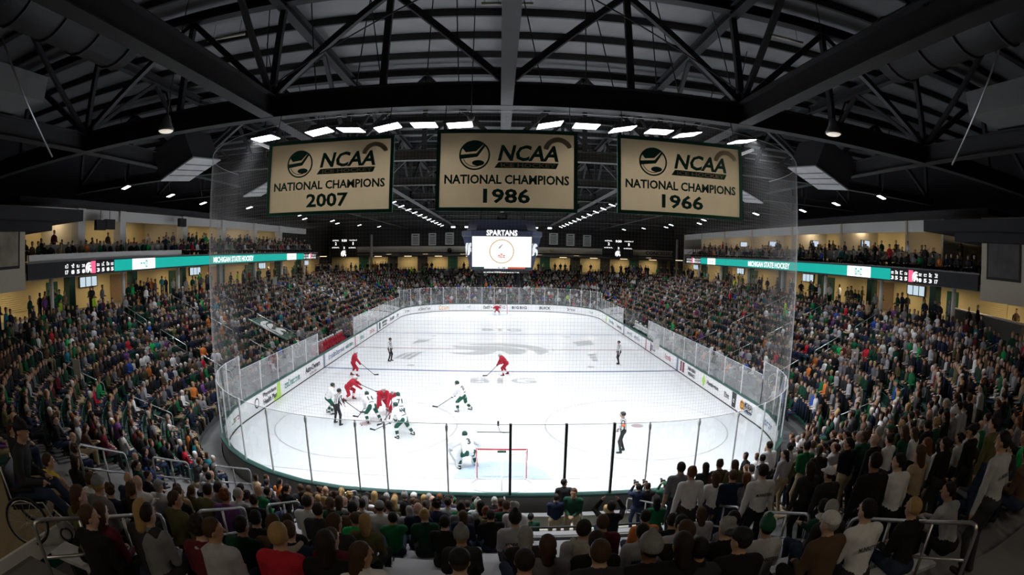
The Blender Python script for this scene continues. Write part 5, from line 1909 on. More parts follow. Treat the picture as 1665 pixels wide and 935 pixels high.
# ================================================================== CROWD FILL
AISLE_S = []
arc0 = [HL - RC, PERIM * 0.25 + (HW - RC), PERIM * 0.5 + (HL - RC), PERIM * 0.75 + (HW - RC)]
for base in (0.0, PERIM * 0.5):
    for off in (-18.6, -12.2, -6.0, 0.3, 6.5, 12.6, 18.8):
        AISLE_S.append((base + off) % PERIM)
for a0 in arc0:
    for t in (0.3, 0.7):
        AISLE_S.append((a0 + ARC * t) % PERIM)
for base in (PERIM * 0.25,):
    for off in (-3.0, 3.0):
        AISLE_S.append((base + off) % PERIM)
AISLE_S += [(S_NEAR - 5.6) % PERIM, (S_NEAR + 5.1) % PERIM]
AISLE_S = sorted(AISLE_S)


def s_scale(s, d):
    """metres along the row per metre of s"""
    _, n0 = ring_at(s, 0)
    p0, _ = ring_at(max(s - 0.05, 0), d)
    p1, _ = ring_at(min(s + 0.05, PERIM), d)
    return max(math.hypot(p1[0] - p0[0], p1[1] - p0[1]) / 0.1, 0.3)


def visible(x, y, z):
    d = np.array([x, y, z]) - CAM
    f = d @ AX[2]
    R = np.linalg.norm(d)
    if R < 2.6:
        return False
    th = math.acos(max(-1, min(1, f / R)))
    rr = 2 * F_PX * math.sin(th / 2)
    a, b = d @ AX[0], d @ AX[1]
    q = math.hypot(a, b)
    px, py = 832.5 + CX + a / q * rr, 467.5 + CY - b / q * rr
    return -25 < px < 1690 and py < 985 and (px, py)


RAIL_BOX = [(40, 275, 800, 900), (312, 402, 812, 862), (428, 492, 800, 850), (120, 208, 712, 762), (242, 310, 732, 778), (344, 410, 748, 785),
            (1375, 1600, 800, 935), (1238, 1325, 815, 890), (1148, 1210, 806, 860), (1088, 1134, 798, 842), (838, 1012, 770, 868), (1015, 1100, 740, 835)]
fx = np.array(PEOPLE)
spots = []
rdc = random.Random(11)
for k in range(NR + 1):
    d = D0 + DR * k + DR * 0.5
    s = 0.0
    while s < PERIM:
        sc_ = s_scale(s, d)
        s += rdc.uniform(0.45, 0.53) / sc_
        if s >= PERIM:
            break
        if min(abs(s - a) for a in AISLE_S) * sc_ < 0.55:
            continue
        (x, y), nrm = ring_at(s, d)
        # nobody in the benches, the centre well and the photographers' corner
        if abs(x) < 6.5 and y < 0 and ((-0.4 < x < 5.0 and k < 3)):
            continue
        if k == NR and (y < -36 or (abs(y) > 38)):
            continue
        z = tread(k) if k < NR else ZC
        v = visible(x, y, z + 1.2)
        if not v:
            continue
        px, py = v
        if (600 < px < 830 and py > 838) or (1440 < px < 1600 and 770 < py < 900) or (px > 1300 and py > 880) or py > 905 or (px < 110 and py > 690) or (860 < px < 960 and py > 850):
            continue
        if any(a < px < b and c < py < e for a, b, c, e in RAIL_BOX):
            continue
        if k == 0 and y > -20 and ((x < -12 and -9.5 < y < 0.5) or (x > 12 and -0.5 < y < 9.5)):
            continue
        if len(fx) and np.min(np.hypot(fx[:, 0] - x, fx[:, 1] - y)) < 0.4:
            continue
        R = math.sqrt((x - CAM[0]) ** 2 + (y - CAM[1]) ** 2 + (z + 1 - CAM[2]) ** 2)
        stud = x > 5.2 and y < -23.5 and k <= 9
        if stud and R < 7.4:
            continue
        spots.append((R, x, y, z, k, s, px, py, stud))
spots.sort()
N_BUDGET = 300 - N_IND[0]
near, rest = [], []
empty = []
for sp in spots:
    R, x, y, z, k, s, px, py, stud = sp
    occ = rdc.random() < (0.45 if k == NR else 0.95 if stud else 0.95 if R > 40 else 0.93)
    if not occ:
        if k < NR:
            empty.append(sp)
        continue
    (near if len(near) < N_BUDGET else rest).append(sp)

TOPS = ['black'] * 14 + ['charcoal'] * 12 + ['navy'] * 8 + ['dark green'] * 7 + ['green'] * 2 + ['grey'] * 8 + ['light grey'] * 4 + ['white'] * 4 + ['brown'] * 4 + ['olive'] * 3 + ['maroon', 'maroon', 'red', 'tan', 'blue', 'teal', 'purple', 'bright green', 'orange']
STUD = ['white'] * 4 + ['light grey'] * 4 + ['grey'] * 3 + ['dark green', 'dark green', 'black', 'black', 'navy', 'green', 'charcoal', 'charcoal', 'brown', 'olive']
HK = ['dark hair', 'dark hair', 'brown hair', 'brown hair', 'black hair', 'blond hair', 'grey hair', 'red-brown hair']
NUMW = ['one', 'two', 'three', 'four', 'five', 'six', 'seven', 'eight', 'nine', 'ten', 'eleven', 'twelve', 'thirteen', 'fourteen']
ordn = lambda n: (ords + ['twenty-seventh', 'twenty-eighth', 'twenty-ninth', 'thirtieth'] + ['%d-th' % i for i in range(31, 400)])[n]
rows = {}
for sp in near:
    rows.setdefault((sp[4], sp[6] > 830), []).append(sp)
for (k, rt_), L in rows.items():
    L.sort(key=lambda q: q[6])
    for i, (R, x, y, z, kk, s, px, py, stud) in enumerate(L):
        pose = rdc.choice(['stand', 'cross', 'clasp', 'stand', 'clasp']) if stud else rdc.choice(['sit', 'sit', 'lean', 'fold'])
        fem = rdc.random() < 0.45
        style = rdc.choice(['long', 'long', 'bun', 'pony', 'short']) if fem else rdc.choice(['short'] * 6 + ['curly', 'cap', 'beanie', 'bald'])
        hc = rdc.choice(HK)
        top = rdc.choice(STUD if stud else TOPS)
        hat = rdc.choice(['green', 'white', 'grey', 'black'])
        if k >= NR:
            pose = 'stand'
        elif stud and 3 <= k <= 8:
            z += 0.43
        who = {'long': 'long %s' % hc, 'bun': '%s in a bun' % hc, 'pony': '%s in a ponytail' % hc, 'cap': 'a %s cap' % hat, 'beanie': 'a %s knit hat' % hat, 'bald': 'a bald head'}.get(style, 'short %s' % hc)
        lab = 'fan in %s with %s, row %s, %s %s' % (top, who, NUMW[k], ordn(i), 'in right stand' if rt_ else 'in left stand')
        person((x, y, z), face_rink(x, y) + rdc.uniform(-0.25, 0.25), pose, rdc.choice([0, 0, 35, -35]), fem, style, hc, hat, top, rdc.choice(['jeans', 'black', 'charcoal', 'black', 'jeans', 'khaki']),
               'skin' if (stud and rdc.random() < 0.4) else None, rdc.uniform(0.93, 1.06), lab)


# the far crowd: thousands of small simple figures in one mesh, each with its own colours
def simple_body(stand):
    V, F, T = [], [], []

    def loft(rings, tag, n=6, cap0=False, cap1=True):
        o = len(V)
        for c, rx, ry, tg in rings:
            for q in range(n):
                a = 2 * PI * (q + 0.5) / n
                V.append((c[0] + rx * math.cos(a), c[1] + ry * math.sin(a), c[2]))
                T.append(tg)
        for i in range(len(rings) - 1):
            for q in range(n):
                F.append((o + i * n + q, o + i * n + (q + 1) % n, o + (i + 1) * n + (q + 1) % n, o + (i + 1) * n + q))
        if cap1:
            F.append(tuple(o + (len(rings) - 1) * n + q for q in range(n)))

    def limb(a, b, r, tg, n=4, tg2=None):
        a, b = Vector(a), Vector(b)
        d = (b - a).normalized()
        s = d.cross(Vector((0.3, 0.2, 1))).normalized()
        t = d.cross(s)
        o = len(V)
        for p_, tt, rr in ((a, tg, r), (b, tg2 if tg2 is not None else tg, r * 0.75)):
            for q in range(n):
                an = 2 * PI * q / n
                V.append(tuple(p_ + (s * math.cos(an) + t * math.sin(an)) * rr))
                T.append(tt)
        for q in range(n):
            F.append((o + q, o + (q + 1) % n, o + n + (q + 1) % n, o + n + q))
        F.append(tuple(o + n + q for q in range(n)))
    zb = 0.93 if stand else 0.5
    yb = 0.0
    loft([((0, yb, zb - 0.1), 0.16, 0.13, 2), ((0, yb, zb + 0.06), 0.17, 0.13, 1), ((0, yb + 0.02, zb + 0.3), 0.19, 0.13, 1), ((0, yb + 0.03, zb + 0.47), 0.2, 0.11, 1), ((0, yb + 0.03, zb + 0.55), 0.08, 0.07, 1)], 1)
    zh = zb + 0.69
    o = len(V)
    loft([((0, yb + 0.04, zh - 0.14), 0.05, 0.05, 0), ((0, yb + 0.06, zh - 0.08), 0.068, 0.075, 0), ((0, yb + 0.05, zh + 0.02), 0.08, 0.092, 0), ((0, yb + 0.04, zh + 0.09), 0.07, 0.08, 3), ((0, yb + 0.03, zh + 0.125), 0.03, 0.035, 3)], 0, 8)
    for i in range(o, len(V)):
        if V[i][1] < yb + 0.035 and T[i] == 0 and V[i][2] > zh - 0.1:
            T[i] = 3
    for s in (-1, 1):
        sh = (s * 0.2, yb + 0.02, zb + 0.43)
        if stand:
            limb(sh, (s * 0.25, yb + 0.0, zb + 0.16), 0.06, 1)
            limb((s * 0.25, yb + 0.0, zb + 0.16), (s * 0.16, yb + 0.2, zb + 0.12), 0.05, 1)
            limb((s * 0.16, yb + 0.2, zb + 0.12), (s * 0.13, yb + 0.28, zb + 0.11), 0.036, 0)
            limb((s * 0.09, 0, zb), (s * 0.1, 0.0, 0.02), 0.09, 2)
        else:
            limb(sh, (s * 0.24, yb + 0.06, zb + 0.18), 0.06, 1)
            limb((s * 0.24, yb + 0.06, zb + 0.18), (s * 0.13, yb + 0.28, zb + 0.13), 0.05, 1)
            limb((s * 0.13, yb + 0.28, zb + 0.13), (s * 0.08, yb + 0.36, zb + 0.11), 0.036, 0)
            limb((s * 0.09, 0.0, zb), (s * 0.12, 0.42, zb), 0.09, 2)
            limb((s * 0.12, 0.42, zb), (s * 0.12, 0.42, 0.05), 0.065, 2)
    return np.array(V), F, np.array(T)


def crowd(name, items, label):
    """items: (x, y, z, rz, standing, scale, skin, top, pants, hair)"""
    tpl = {b: simple_body(b) for b in (False, True)}
    Vs, Fs, Cs = [], [], []
    off = 0
    for x, y, z, rz, st, sc, *cc in items:
        V, F, T = tpl[st]
        c, s_ = math.cos(rz) * sc, math.sin(rz) * sc
        q = np.stack([V[:, 0] * c - V[:, 1] * s_ + x, V[:, 0] * s_ + V[:, 1] * c + y, V[:, 2] * sc + z], -1)
        Vs.append(q)
        Fs.extend([tuple(off + i for i in f) for f in F])
        cols = np.array([[*k, 1.0] for k in cc])
        Cs.append(cols[T])
        off += len(V)
    me = bpy.data.meshes.new(name)
    me.from_pydata(np.concatenate(Vs).tolist(), [], Fs)
    at = me.color_attributes.new('cloth', 'FLOAT_COLOR', 'POINT')
    at.data.foreach_set('color', np.concatenate(Cs).astype(np.float32).ravel())
    me.polygons.foreach_set('use_smooth', np.ones(len(me.polygons), bool))
    me.materials.append(attr_mat('crowd_cloth', 'cloth', 0.9, 0.1, 3.0, 'GEOMETRY'))
    me.update()
    o = put(name, me, None)
    o['kind'] = 'stuff'
    o['label'] = label
    o['category'] = 'crowd'
    return o


items = []
for R, x, y, z, k, s, px, py, stud in rest:
    st = (stud and rdc.random() < 0.85) or k >= NR or rdc.random() < 0.03
    if st and stud and k <= 8:
        z += 0.43
    top = rdc.choice(STUD if stud and rdc.random() < 0.8 else TOPS)
    hatc = rdc.random()
    hcx = HCOL[rdc.choice(HK)] if hatc > 0.18 else HATC[rdc.choice(list(HATC))]
    jf = rdc.uniform(0.7, 1.35)
    jit = lambda c: tuple(min(0.9, q * jf) for q in c)
    items.append((x, y, z, face_rink(x, y) + rdc.uniform(-0.35, 0.35), st, rdc.uniform(0.92, 1.08), rdc.choice(SKINS[:4] if rdc.random() < 0.92 else SKINS), jit(COLS[top]), jit(COLS[rdc.choice(['jeans', 'black', 'charcoal', 'black', 'jeans', 'jeans', 'charcoal', 'khaki'])]), jit(hcx)))
crowd('crowd', items, 'dense crowd of spectators filling the stands around the rink')

# gallery people (press row, suites)
gal = []
rg2 = random.Random(5)
for sx in (-1, 1):
    for Y in np.arange(-26.5, 19.5, 0.62):
        for X_, zf, pr_ in (((24.75, 8.3, 0.8), (26.7, 8.6, 0.7), (28.0, 8.6, 0.4)) if sx < 0 and Y < -10.5 else ((24.6, 8.3, 0.9), (25.25, 8.5, 0.9), (25.9, 8.7, 0.85), (27.2, 8.75, 0.8)) if sx < 0 else ((24.75, 8.2, 0.8), (25.6, 8.45, 0.6), (26.95, 8.75, 0.7), (28.0, 8.75, 0.45))):
            if sx < 0 and X_ > 26.7 and Y < -10 and rg2.random() < 0.3:
                continue
            if X_ > 25.5 and min(abs(Y - q) for q in (ys if sx > 0 else [-20.9, -16.4, -7.9, -1.0, 6.0, 13.0])) < 0.75:
                continue
            if rg2.random() < pr_:
                st = rg2.random() < (0.35 if X_ > 25 else 0.1) and Y > -23.5
                gal.append((sx * (X_ + rg2.uniform(-0.1, 0.1)), Y + rg2.uniform(-0.15, 0.15), zf, (PI / 2 if sx > 0 else -PI / 2) + rg2.uniform(-0.4, 0.4), st, rg2.uniform(0.95, 1.05),
                            rg2.choice(SKINS[:4]), COLS[rg2.choice(TOPS)], COLS['black'], HCOL[rg2.choice(HK)]))
    for Y in np.arange(-38, 36, 1.3):
        if rg2.random() < 0.55:
            gal.append((sx * rg2.uniform(25.5, 29.5), Y, ZC, rg2.uniform(-PI, PI), True, 1.0, rg2.choice(SKINS[:4]), COLS[rg2.choice(TOPS)], COLS['jeans'], HCOL[rg2.choice(HK)]))
for X_ in np.arange(-26, 26, 0.9):
    if rg2.random() < 0.6:
        gal.append((X_, rg2.uniform(43.2, 45.5), ZC, PI + rg2.uniform(-0.8, 0.8), True, 1.0, rg2.choice(SKINS[:4]), COLS[rg2.choice(TOPS)], COLS['jeans'], HCOL[rg2.choice(HK)]))
crowd('gallery_crowd', gal, 'people in the press row, suites and concourses behind the stands')

# stewards in lime jackets, one by one
for j, (px, py) in enumerate(((152, 486), (97, 489), (228, 466), (386, 447), (669, 437), (923, 482), (1195, 457), (1278, 492), (1505, 455))):
    d3 = ray(px, py)
    p, d = on_slope(px, py, 1.45)
    if d > DC + 4:
        p = at_x(px, py, -25.3 if px < 600 else 25.3) if not 600 < px < 1050 else at_y(px, py, 43.0)
        d = DC + 1
    z = ZC if d > DC else tread(max(0, min(NR - 1, int((d - D0) / DR))))
    person((p[0], p[1], z), face_rink(p[0], p[1]) + (0.4 if px < 800 else -0.4), 'stand', 0, False, 'short', 'dark hair', 'black', 'lime', 'black', None, 1.0,
           'steward in a lime jacket at the top of the stand, %s from the left' % ords[j], 'stewards in lime jackets')

# seats: occupied ones together, empty ones one by one
M_SEAT = mat('seat_green', (0.01, 0.055, 0.038), 0.5, var=0.15)


def seat_boxes(b_, c, s_, x, y, z):
    def tf(lx, ly, lz):
        return (x + lx * c - ly * s_, y + lx * s_ + ly * c, z + lz)
    for lo, hi in (((-0.22, -0.28, 0.38), (0.22, 0.18, 0.44)), ((-0.22, -0.34, 0.42), (0.22, -0.28, 0.85))):
        vs_ = [tf(a, b2, c2) for c2 in (lo[2], hi[2]) for a, b2 in ((lo[0], lo[1]), (hi[0], lo[1]), (hi[0], hi[1]), (lo[0], hi[1]))]
        b_.add(vs_, [(0, 3, 2, 1), (4, 5, 6, 7), (0, 1, 5, 4), (1, 2, 6, 5), (2, 3, 7, 6), (3, 0, 4, 7)])


SB = MB()
for R, x, y, z, k, s, px, py, stud in rest + empty[60:]:
    if k < NR and not (y < -31 and abs(x) < 9):
        a = face_rink(x, y)
        seat_boxes(SB, math.cos(a), math.sin(a), x, y, z)
o = SB.build('seat_rows', M_SEAT, None, kind='stuff', label='rows of green plastic seats under the crowd', category='seats')
seat_me = {}
b_ = MB().span((-0.22, -0.28, 0.38), (0.22, 0.18, 0.44))
b_.build('seat_pan', M_SEAT)
pan = bpy.data.objects['seat_pan']
b2 = MB().span((-0.22, -0.34, 0.42), (0.22, -0.28, 0.85))
b2.build('seat_back', M_SEAT)
sback = bpy.data.objects['seat_back']
b3 = MB().span((-0.04, -0.3, 0), (0.04, -0.2, 0.4))
b3.build('seat_foot', M_STEEL)
sfoot = bpy.data.objects['seat_foot']
cnt = {}
for i, (R, x, y, z, k, s, px, py, stud) in enumerate(empty[:60]):
    sd = 'right' if px > 830 else 'left'
    cnt[(k, sd)] = cnt.get((k, sd), 0) + 1
    T = thing('stadium_seat', 'empty green folding seat in the %s stand, row %s, %s from the camera' % (sd, NUMW[k], ords[min(cnt[(k, sd)] - 1, 25)]), 'seat', (x, y, z), face_rink(x, y), 'empty seats in the stands')
    for src in (pan, sback, sfoot):
        c = src.copy()
        COL.objects.link(c)
        c.parent = T
for q in (pan, sback, sfoot):
    bpy.data.objects.remove(q)
# ================================================================== BLEACHER BENCHES OF THE NEAR END
for k in range(2, NR):
    d = D0 + DR * k
    Y = -HL - d
    z = tread(k)
    T = thing('bleacher_bench', 'grey plank bench across the near stand, %s row' % ords[k], 'bench', (0, Y - 0.45, z), 0, 'plank benches of the near stand')
    x0 = -5.1 if k > 2 else -5.1
    for j, (a, b) in enumerate(((-5.1, -1.72), (-1.68, 1.68), (1.72, 4.6))):
        if k < 5 and j > 0:
            continue
        MB().span((a, -0.16, 0.38), (b, 0.14, 0.43)).build('plank', M_BENCH, T)
        MB().span((a, 0.16, 0.012), (b, 0.42, 0.05)).build('plank', M_BENCH, T)
        for x in (a + 0.3, b - 0.3):
            MB().span((x - 0.03, -0.1, 0), (x + 0.03, 0.08, 0.38)).build('bench_leg', M_STEEL, T)
for k in range(3, NR):
    T = thing('tan_bench', 'tan wooden plank bench in the right corner stand, %s row' % ords[k], 'bench', (0, 0, 0), 0, 'wooden benches of the right corner')
    for j in range(4):
        s0 = S_NEAR + 5.7 + j * 2.6
        sweep(s0, s0 + 2.5, [(D0 + DR * k + 0.3, tread(k) + 0.38), (D0 + DR * k + 0.3, tread(k) + 0.43), (D0 + DR * k + 0.6, tread(k) + 0.43), (D0 + DR * k + 0.6, tread(k) + 0.38)], 3).build('plank', M_TAN, T)
        for s_ in (s0 + 0.3, s0 + 2.2):
            (x, y), nr = ring_at(s_, D0 + DR * k + 0.45)
            MB().box((x, y, tread(k) + 0.19), (0.06, 0.18, 0.38), 0, math.atan2(nr[1], nr[0]) + PI / 2).build('bench_leg', M_STEEL, T)

# ================================================================== CENTRE WELL
WELL = thing('staff_well', 'dark low wall and rail behind the staff at the centre boards', 'wall', (0, 0, 0))
MB().span((0.0, -33.95, 0.2), (4.9, -33.75, 1.45)).build('back_wall', M_DARKW, WELL)
MB().span((0.0, -34.0, 1.45), (4.9, -33.7, 1.52)).build('wall_cap', M_GREY, WELL)
MB().span((-0.3, -33.9, 0.2), (-0.2, -31.7, 1.3)).build('side_wall', M_GREY, WELL)
MB().span((0.1, -33.6, 0.205), (4.8, -31.0, 0.215)).build('floor_sheet', mat('pale_matting', (0.55, 0.53, 0.42), 0.7), WELL)
for x in (0.3, 2.4):
    MB().span((x, -31.25, 0.2), (x + 1.7, -31.0, 0.62)).build('low_bench', M_GREY, WELL)


def handrail(p, q, label, h=0.95, r=0.024, drop=None, mids=1, group='stair handrails'):
    """bent tube rail: two end posts, top rail, lower rail and middle posts. p and q are top ends"""
    p, q = Vector(p), Vector(q)
    T = thing('handrail', label, 'railing', (p.x, p.y, p.z - h), 0, group)
    o = Vector((p.x, p.y, p.z - h))
    P, Q = p - o, q - o
    hz = Vector((0, 0, 1))
    dr = (Q - P).normalized()
    MB().tube([P - hz * h, P - hz * 0.1, P - hz * 0.03 + dr * 0.03, P + dr * 0.1, Q - dr * 0.1, Q - hz * 0.03 - dr * 0.03, Q - hz * 0.1, Q - hz * h], r, 8).build('top_rail', M_RAIL, T)
    MB().tube([P - hz * 0.42, Q - hz * 0.42], r * 0.85, 8).build('lower_rail', M_RAIL, T)
    for j in range(mids):
        c = P + (Q - P) * ((j + 1) / (mids + 1))
        MB().tube([c, c - hz * h], r * 0.85, 8).build('post', M_RAIL, T)
    return T


def rail_px(a, b, label, h=0.95, mids=1, r=0.024, R=None):
    p = at_r(*a, R[0]) if R else on_slope(*a, h)[0]
    q = at_r(*b, R[1]) if R else on_slope(*b, h)[0]
    return handrail(p, q, label, h, r, mids=mids)


RAILS = [((52, 845), (262, 834), 2, 'long bent rail beside the wheelchair at the lower left'), ((320, 831), (397, 825), 1, 'short rail right of the long left rail'), ((433, 821), (486, 815), 1, 'third rail down the left foreground aisle'),
         ((515, 808), (540, 803), 0, 'short rail near the boards left of centre'), ((556, 803), (580, 797), 0, 'short double rail at the boards left of centre'),
         ((126, 722), (203, 737), 1, 'rail above the yellow shirt on the left'), ((247, 743), (305, 752), 1, 'second rail down the left corner aisle'), ((348, 757), (406, 763), 1, 'lowest rail of the left corner aisle'),
         ((1385, 842), (1592, 850), 2, 'long bent rail at the lower right'), ((1244, 832), (1318, 836), 1, 'rail left of the long right rail'), ((1153, 821), (1204, 825), 1, 'rail behind the standing white shirts'),
         ((1092, 808), (1130, 816), 1, 'short rail right of the photographers'), ((1020, 810), (1085, 822), 1, 'rail beside the photographers')]
RAIL_R = {52: (5.6, 6.6), 320: (7.6, 8.6), 433: (9.2, 10.2), 126: (9.5, 11.0), 247: (11.5, 12.8), 348: (13.0, 14.2), 1385: (6.6, 5.6), 1244: (8.4, 7.6), 1153: (10.0, 9.2), 1092: (11.6, 10.8)}
for a, b, m_, lab in RAILS:
    rail_px(a, b, lab, 0.95, m_, R=RAIL_R.get(a[0]))
handrail((0.05, -31.6, 1.5), (0.05, -33.8, 1.9), 'sloping rail on the left edge of the staff well', 0.95, mids=0)
MB().tube([(0.2, -33.85, 1.72), (4.7, -33.85, 1.72)], 0.03, 8).build('well_rail', M_BLACK, None, label='dark horizontal rail over the back wall of the staff well', category='railing')
# automatic aisle rails up the bowl
nm_i = {}
for s in AISLE_S:
    for k0 in (1, 5, 9):
        d0, d1 = D0 + DR * k0 + 0.3, D0 + DR * (k0 + 2.6) + 0.3
        (x0, y0), _ = ring_at(s, d0)
        (x1, y1), _ = ring_at(s, d1)
        v = visible((x0 + x1) / 2, (y0 + y1) / 2, tread(k0) + 1)
        if not v or y0 < -33:
            continue
        px, py = v
        if py > 700:
            continue
        sd = 'left' if x0 < -12 else 'right' if x0 > 12 else 'far'
        key = (sd, k0)
        nm_i[key] = nm_i.get(key, 0) + 1
        z0, z1 = tread(k0) + 0.95, tread(k0) + RR * 2.6 + 0.95
        handrail((x0, y0, z0), (x1, y1, z1), 'aisle rail in the %s stand, %s tier, %s along' % (sd, {1: 'lower', 5: 'middle', 9: 'upper'}[k0], ords[min(nm_i[key] - 1, 25)]), 0.95, 0.022, mids=1)

# ================================================================== WHEELCHAIR PLATFORM, lower left
PZ = 5.2
e0, e1 = at_z(-12, 928, PZ), at_z(172, 812, PZ)
ed = Vector(e1 - e0).normalized()
nd = Vector((-ed.y, ed.x, 0))
PLT = thing('viewing_platform', 'carpeted platform with pale edge under the wheelchair', 'platform', (0, 0, 0))
a, b = Vector(e0), Vector(e1)
back = [a + nd * 2.6, b + nd * 2.6]
vs_ = [a, b, back[1], back[0]]
lo_ = [v - Vector((0, 0, 0.25)) for v in vs_]
MB().add([*vs_, *lo_], [(0, 1, 2, 3), (4, 7, 6, 5), (0, 4, 5, 1), (1, 5, 6, 2), (2, 6, 7, 3), (3, 7, 4, 0)]).build('deck', mat('tan_carpet', (0.24, 0.19, 0.11), 0.95, var=0.25, scale=25), PLT)
MB().beam(a - nd * 0.03 + Vector((0, 0, -0.06)), b - nd * 0.03 + Vector((0, 0, -0.06)), 0.05, 0.26).build('edge_board', M_PALE, PLT)
lowv = [v - Vector((0, 0, 1.2)) for v in (a, b)]
MB().add([a - Vector((0, 0, 0.2)), b - Vector((0, 0, 0.2)), lowv[1], lowv[0]], [(0, 3, 2, 1)]).add([x_ + nd * 0.06 for x_ in (a - Vector((0, 0, 0.2)), b - Vector((0, 0, 0.2)), lowv[1], lowv[0])], [(0, 1, 2, 3)]).build('skirt', M_GREEN, PLT)
wc = at_z(63, 866, PZ)
wl = Vector((wc[0], wc[1], PZ))
WH = thing('wheelchair', 'wheelchair with a large spoked wheel on the platform at lower left', 'wheelchair', wl, -0.95)


def wheel(x, r, tr, name, y=0.0):
    b_ = MB()
    b_.tube([(x, y + r * math.cos(t), r + r * math.sin(t)) for t in np.linspace(0, 2 * PI, 33)], tr, 8, caps=False)
    o = b_.build(name, M_BLACK, WH)
    b_ = MB()
    b_.tube([(x + 0.02 * (1 if x > 0 else -1), y + r * 0.9 * math.cos(t), r + r * 0.9 * math.sin(t)) for t in np.linspace(0, 2 * PI, 33)], 0.008, 6, caps=False)
    b_.build('push_rim', M_RAIL, o)
    for j in range(12):
        t = 2 * PI * j / 12
        MB().tube([(x, y, r), (x, y + r * math.cos(t), r + r * math.sin(t))], 0.003, 4).build('spoke', M_RAIL, o)


for x in (-0.3, 0.3):
    wheel(x, 0.3, 0.018, 'wheel')
for x in (-0.24, 0.24):
    MB().tube([(x, 0.5 + 0.08 * math.cos(t), 0.08 + 0.08 * math.sin(t)) for t in np.linspace(0, 2 * PI, 17)], 0.014, 6, caps=False).build('caster', M_BLACK, WH)
    MB().tube([(x, -0.2, 0.95), (x, -0.15, 0.5), (x, 0.3, 0.5), (x, 0.42, 0.2), (x, 0.5, 0.16)], 0.014, 7).build('frame', M_RAIL, WH)
    MB().span((x - 0.03, -0.12, 0.66), (x + 0.03, 0.2, 0.69)).build('armrest', M_BLACK, WH)
    MB().tube([(x * 0.8, 0.35, 0.45), (x * 0.8, 0.62, 0.14), (x * 0.8, 0.7, 0.13)], 0.012, 6).build('footrest', M_RAIL, WH)
MB().span((-0.23, -0.18, 0.42), (0.23, 0.3, 0.46)).build('seat', M_BLACK, WH)
MB().span((-0.23, -0.22, 0.46), (0.23, -0.18, 0.9)).build('backrest', M_BLACK, WH)
POSES['wheel'] = dict(hip=(0, -0.02, 0.56), lean=14, feet=((-0.13, 0.66, 0.12), (0.13, 0.66, 0.12)), hands=((-0.12, 0.3, 0.66), (0.12, 0.3, 0.66)))
person(wl, -0.95, 'wheel', -10, False, 'cap', 'dark hair', 'black', 'charcoal', 'jeans', None, 1.06, 'man in a dark cap and jacket sitting in the wheelchair', None)

# ================================================================== GOALS
M_GOALRED = mat('goal_red', (0.55, 0.03, 0.05), 0.4, var=0.08)
M_CORD = mat('goal_cord', (0.85, 0.85, 0.86), 0.8, var=0.03)
for sy, lab in ((-1, 'red-framed hockey goal with white net at the near end'), (1, 'red-framed hockey goal with white net at the far end')):
    T = thing('hockey_goal', lab, 'goal', (0, sy * GL, 0))
    for x in (-0.915, 0.915):
        MB().tube([(x, 0, 0), (x, 0, 1.22)], 0.03, 10).build('post', M_GOALRED, T)
    MB().tube([(-0.945, 0, 1.22), (0.945, 0, 1.22)], 0.03, 10).build('crossbar', M_GOALRED, T)
    basep = [(-0.915, 0, 0.03), (-1.15, sy * 0.5, 0.03), (-0.95, sy * 1.0, 0.03), (-0.5, sy * 1.12, 0.03), (0.5, sy * 1.12, 0.03), (0.95, sy * 1.0, 0.03), (1.15, sy * 0.5, 0.03), (0.915, 0, 0.03)]
    MB().tube(basep, 0.03, 8).build('base_frame', mat('goal_white', (0.85, 0.85, 0.86), 0.4, var=0.03), T)
    topp = [(-0.915, 0, 1.22), (-0.8, sy * 0.45, 1.2), (0.8, sy * 0.45, 1.2), (0.915, 0, 1.22)]
    MB().tube(topp, 0.018, 8).build('top_frame', mat('goal_white', (0.8, 0.8, 0.8)), T)
    MB().tube([(0, sy * 0.45, 1.2), (0, sy * 1.12, 0.03)], 0.03, 8).build('centre_bar', mat('goal_white', (0.8, 0.8, 0.8)), T)
    b_ = MB()

    def net_pt(u, v):
        # u along the base curve, v from the base to the top frame
        q = u * (len(basep) - 1)
        i = min(int(q), len(basep) - 2)
        lo = Vector(basep[i]).lerp(Vector(basep[i + 1]), q - i)
        if u < 0.2:
            hi = Vector(topp[0]).lerp(Vector(topp[1]), u / 0.2)
        elif u > 0.8:
            hi = Vector(topp[2]).lerp(Vector(topp[3]), (u - 0.8) / 0.2)
        else:
            hi = Vector(topp[1]).lerp(Vector(topp[2]), (u - 0.2) / 0.6)
        return lo.lerp(hi, v)
    for i in range(57):
        b_.tube([net_pt(i / 56, v) for v in np.linspace(0, 1, 6)], 0.003, 3, caps=False)
    for j in range(1, 22):
        b_.tube([net_pt(u, j / 22) for u in np.linspace(0, 1, 30)], 0.003, 3, caps=False)
    b_.build('netting', M_CORD, T)
    MB().span((-0.16, -0.04, 1.1), (0.16, 0.02, 1.17)).build('sponsor_plate', M_GREEN, T)

# ================================================================== PLAYERS AND OFFICIALS
M_HELM_W = mat('helmet_white', (0.75, 0.76, 0.78), 0.3, var=0.05)
M_HELM_G = mat('helmet_green', (0.015, 0.05, 0.04), 0.3, var=0.05)
M_HELM_K = mat('helmet_black', (0.02, 0.02, 0.02), 0.3, var=0.05)
M_STICK = mat('stick_shaft', (0.03, 0.03, 0.035), 0.4, var=0.1)
JER = {'red': dict(top=(0.42, 0.014, 0.035), pants=(0.38, 0.012, 0.03), sock=(0.42, 0.014, 0.035), stripe=(0.75, 0.72, 0.72), glove=(0.28, 0.02, 0.03), helm=M_HELM_W),
       'white': dict(top=(0.82, 0.83, 0.84), pants=(0.01, 0.085, 0.055), sock=(0.8, 0.8, 0.8), stripe=(0.01, 0.06, 0.04), glove=(0.015, 0.05, 0.04), helm=M_HELM_G)}
M_STRIPE = None


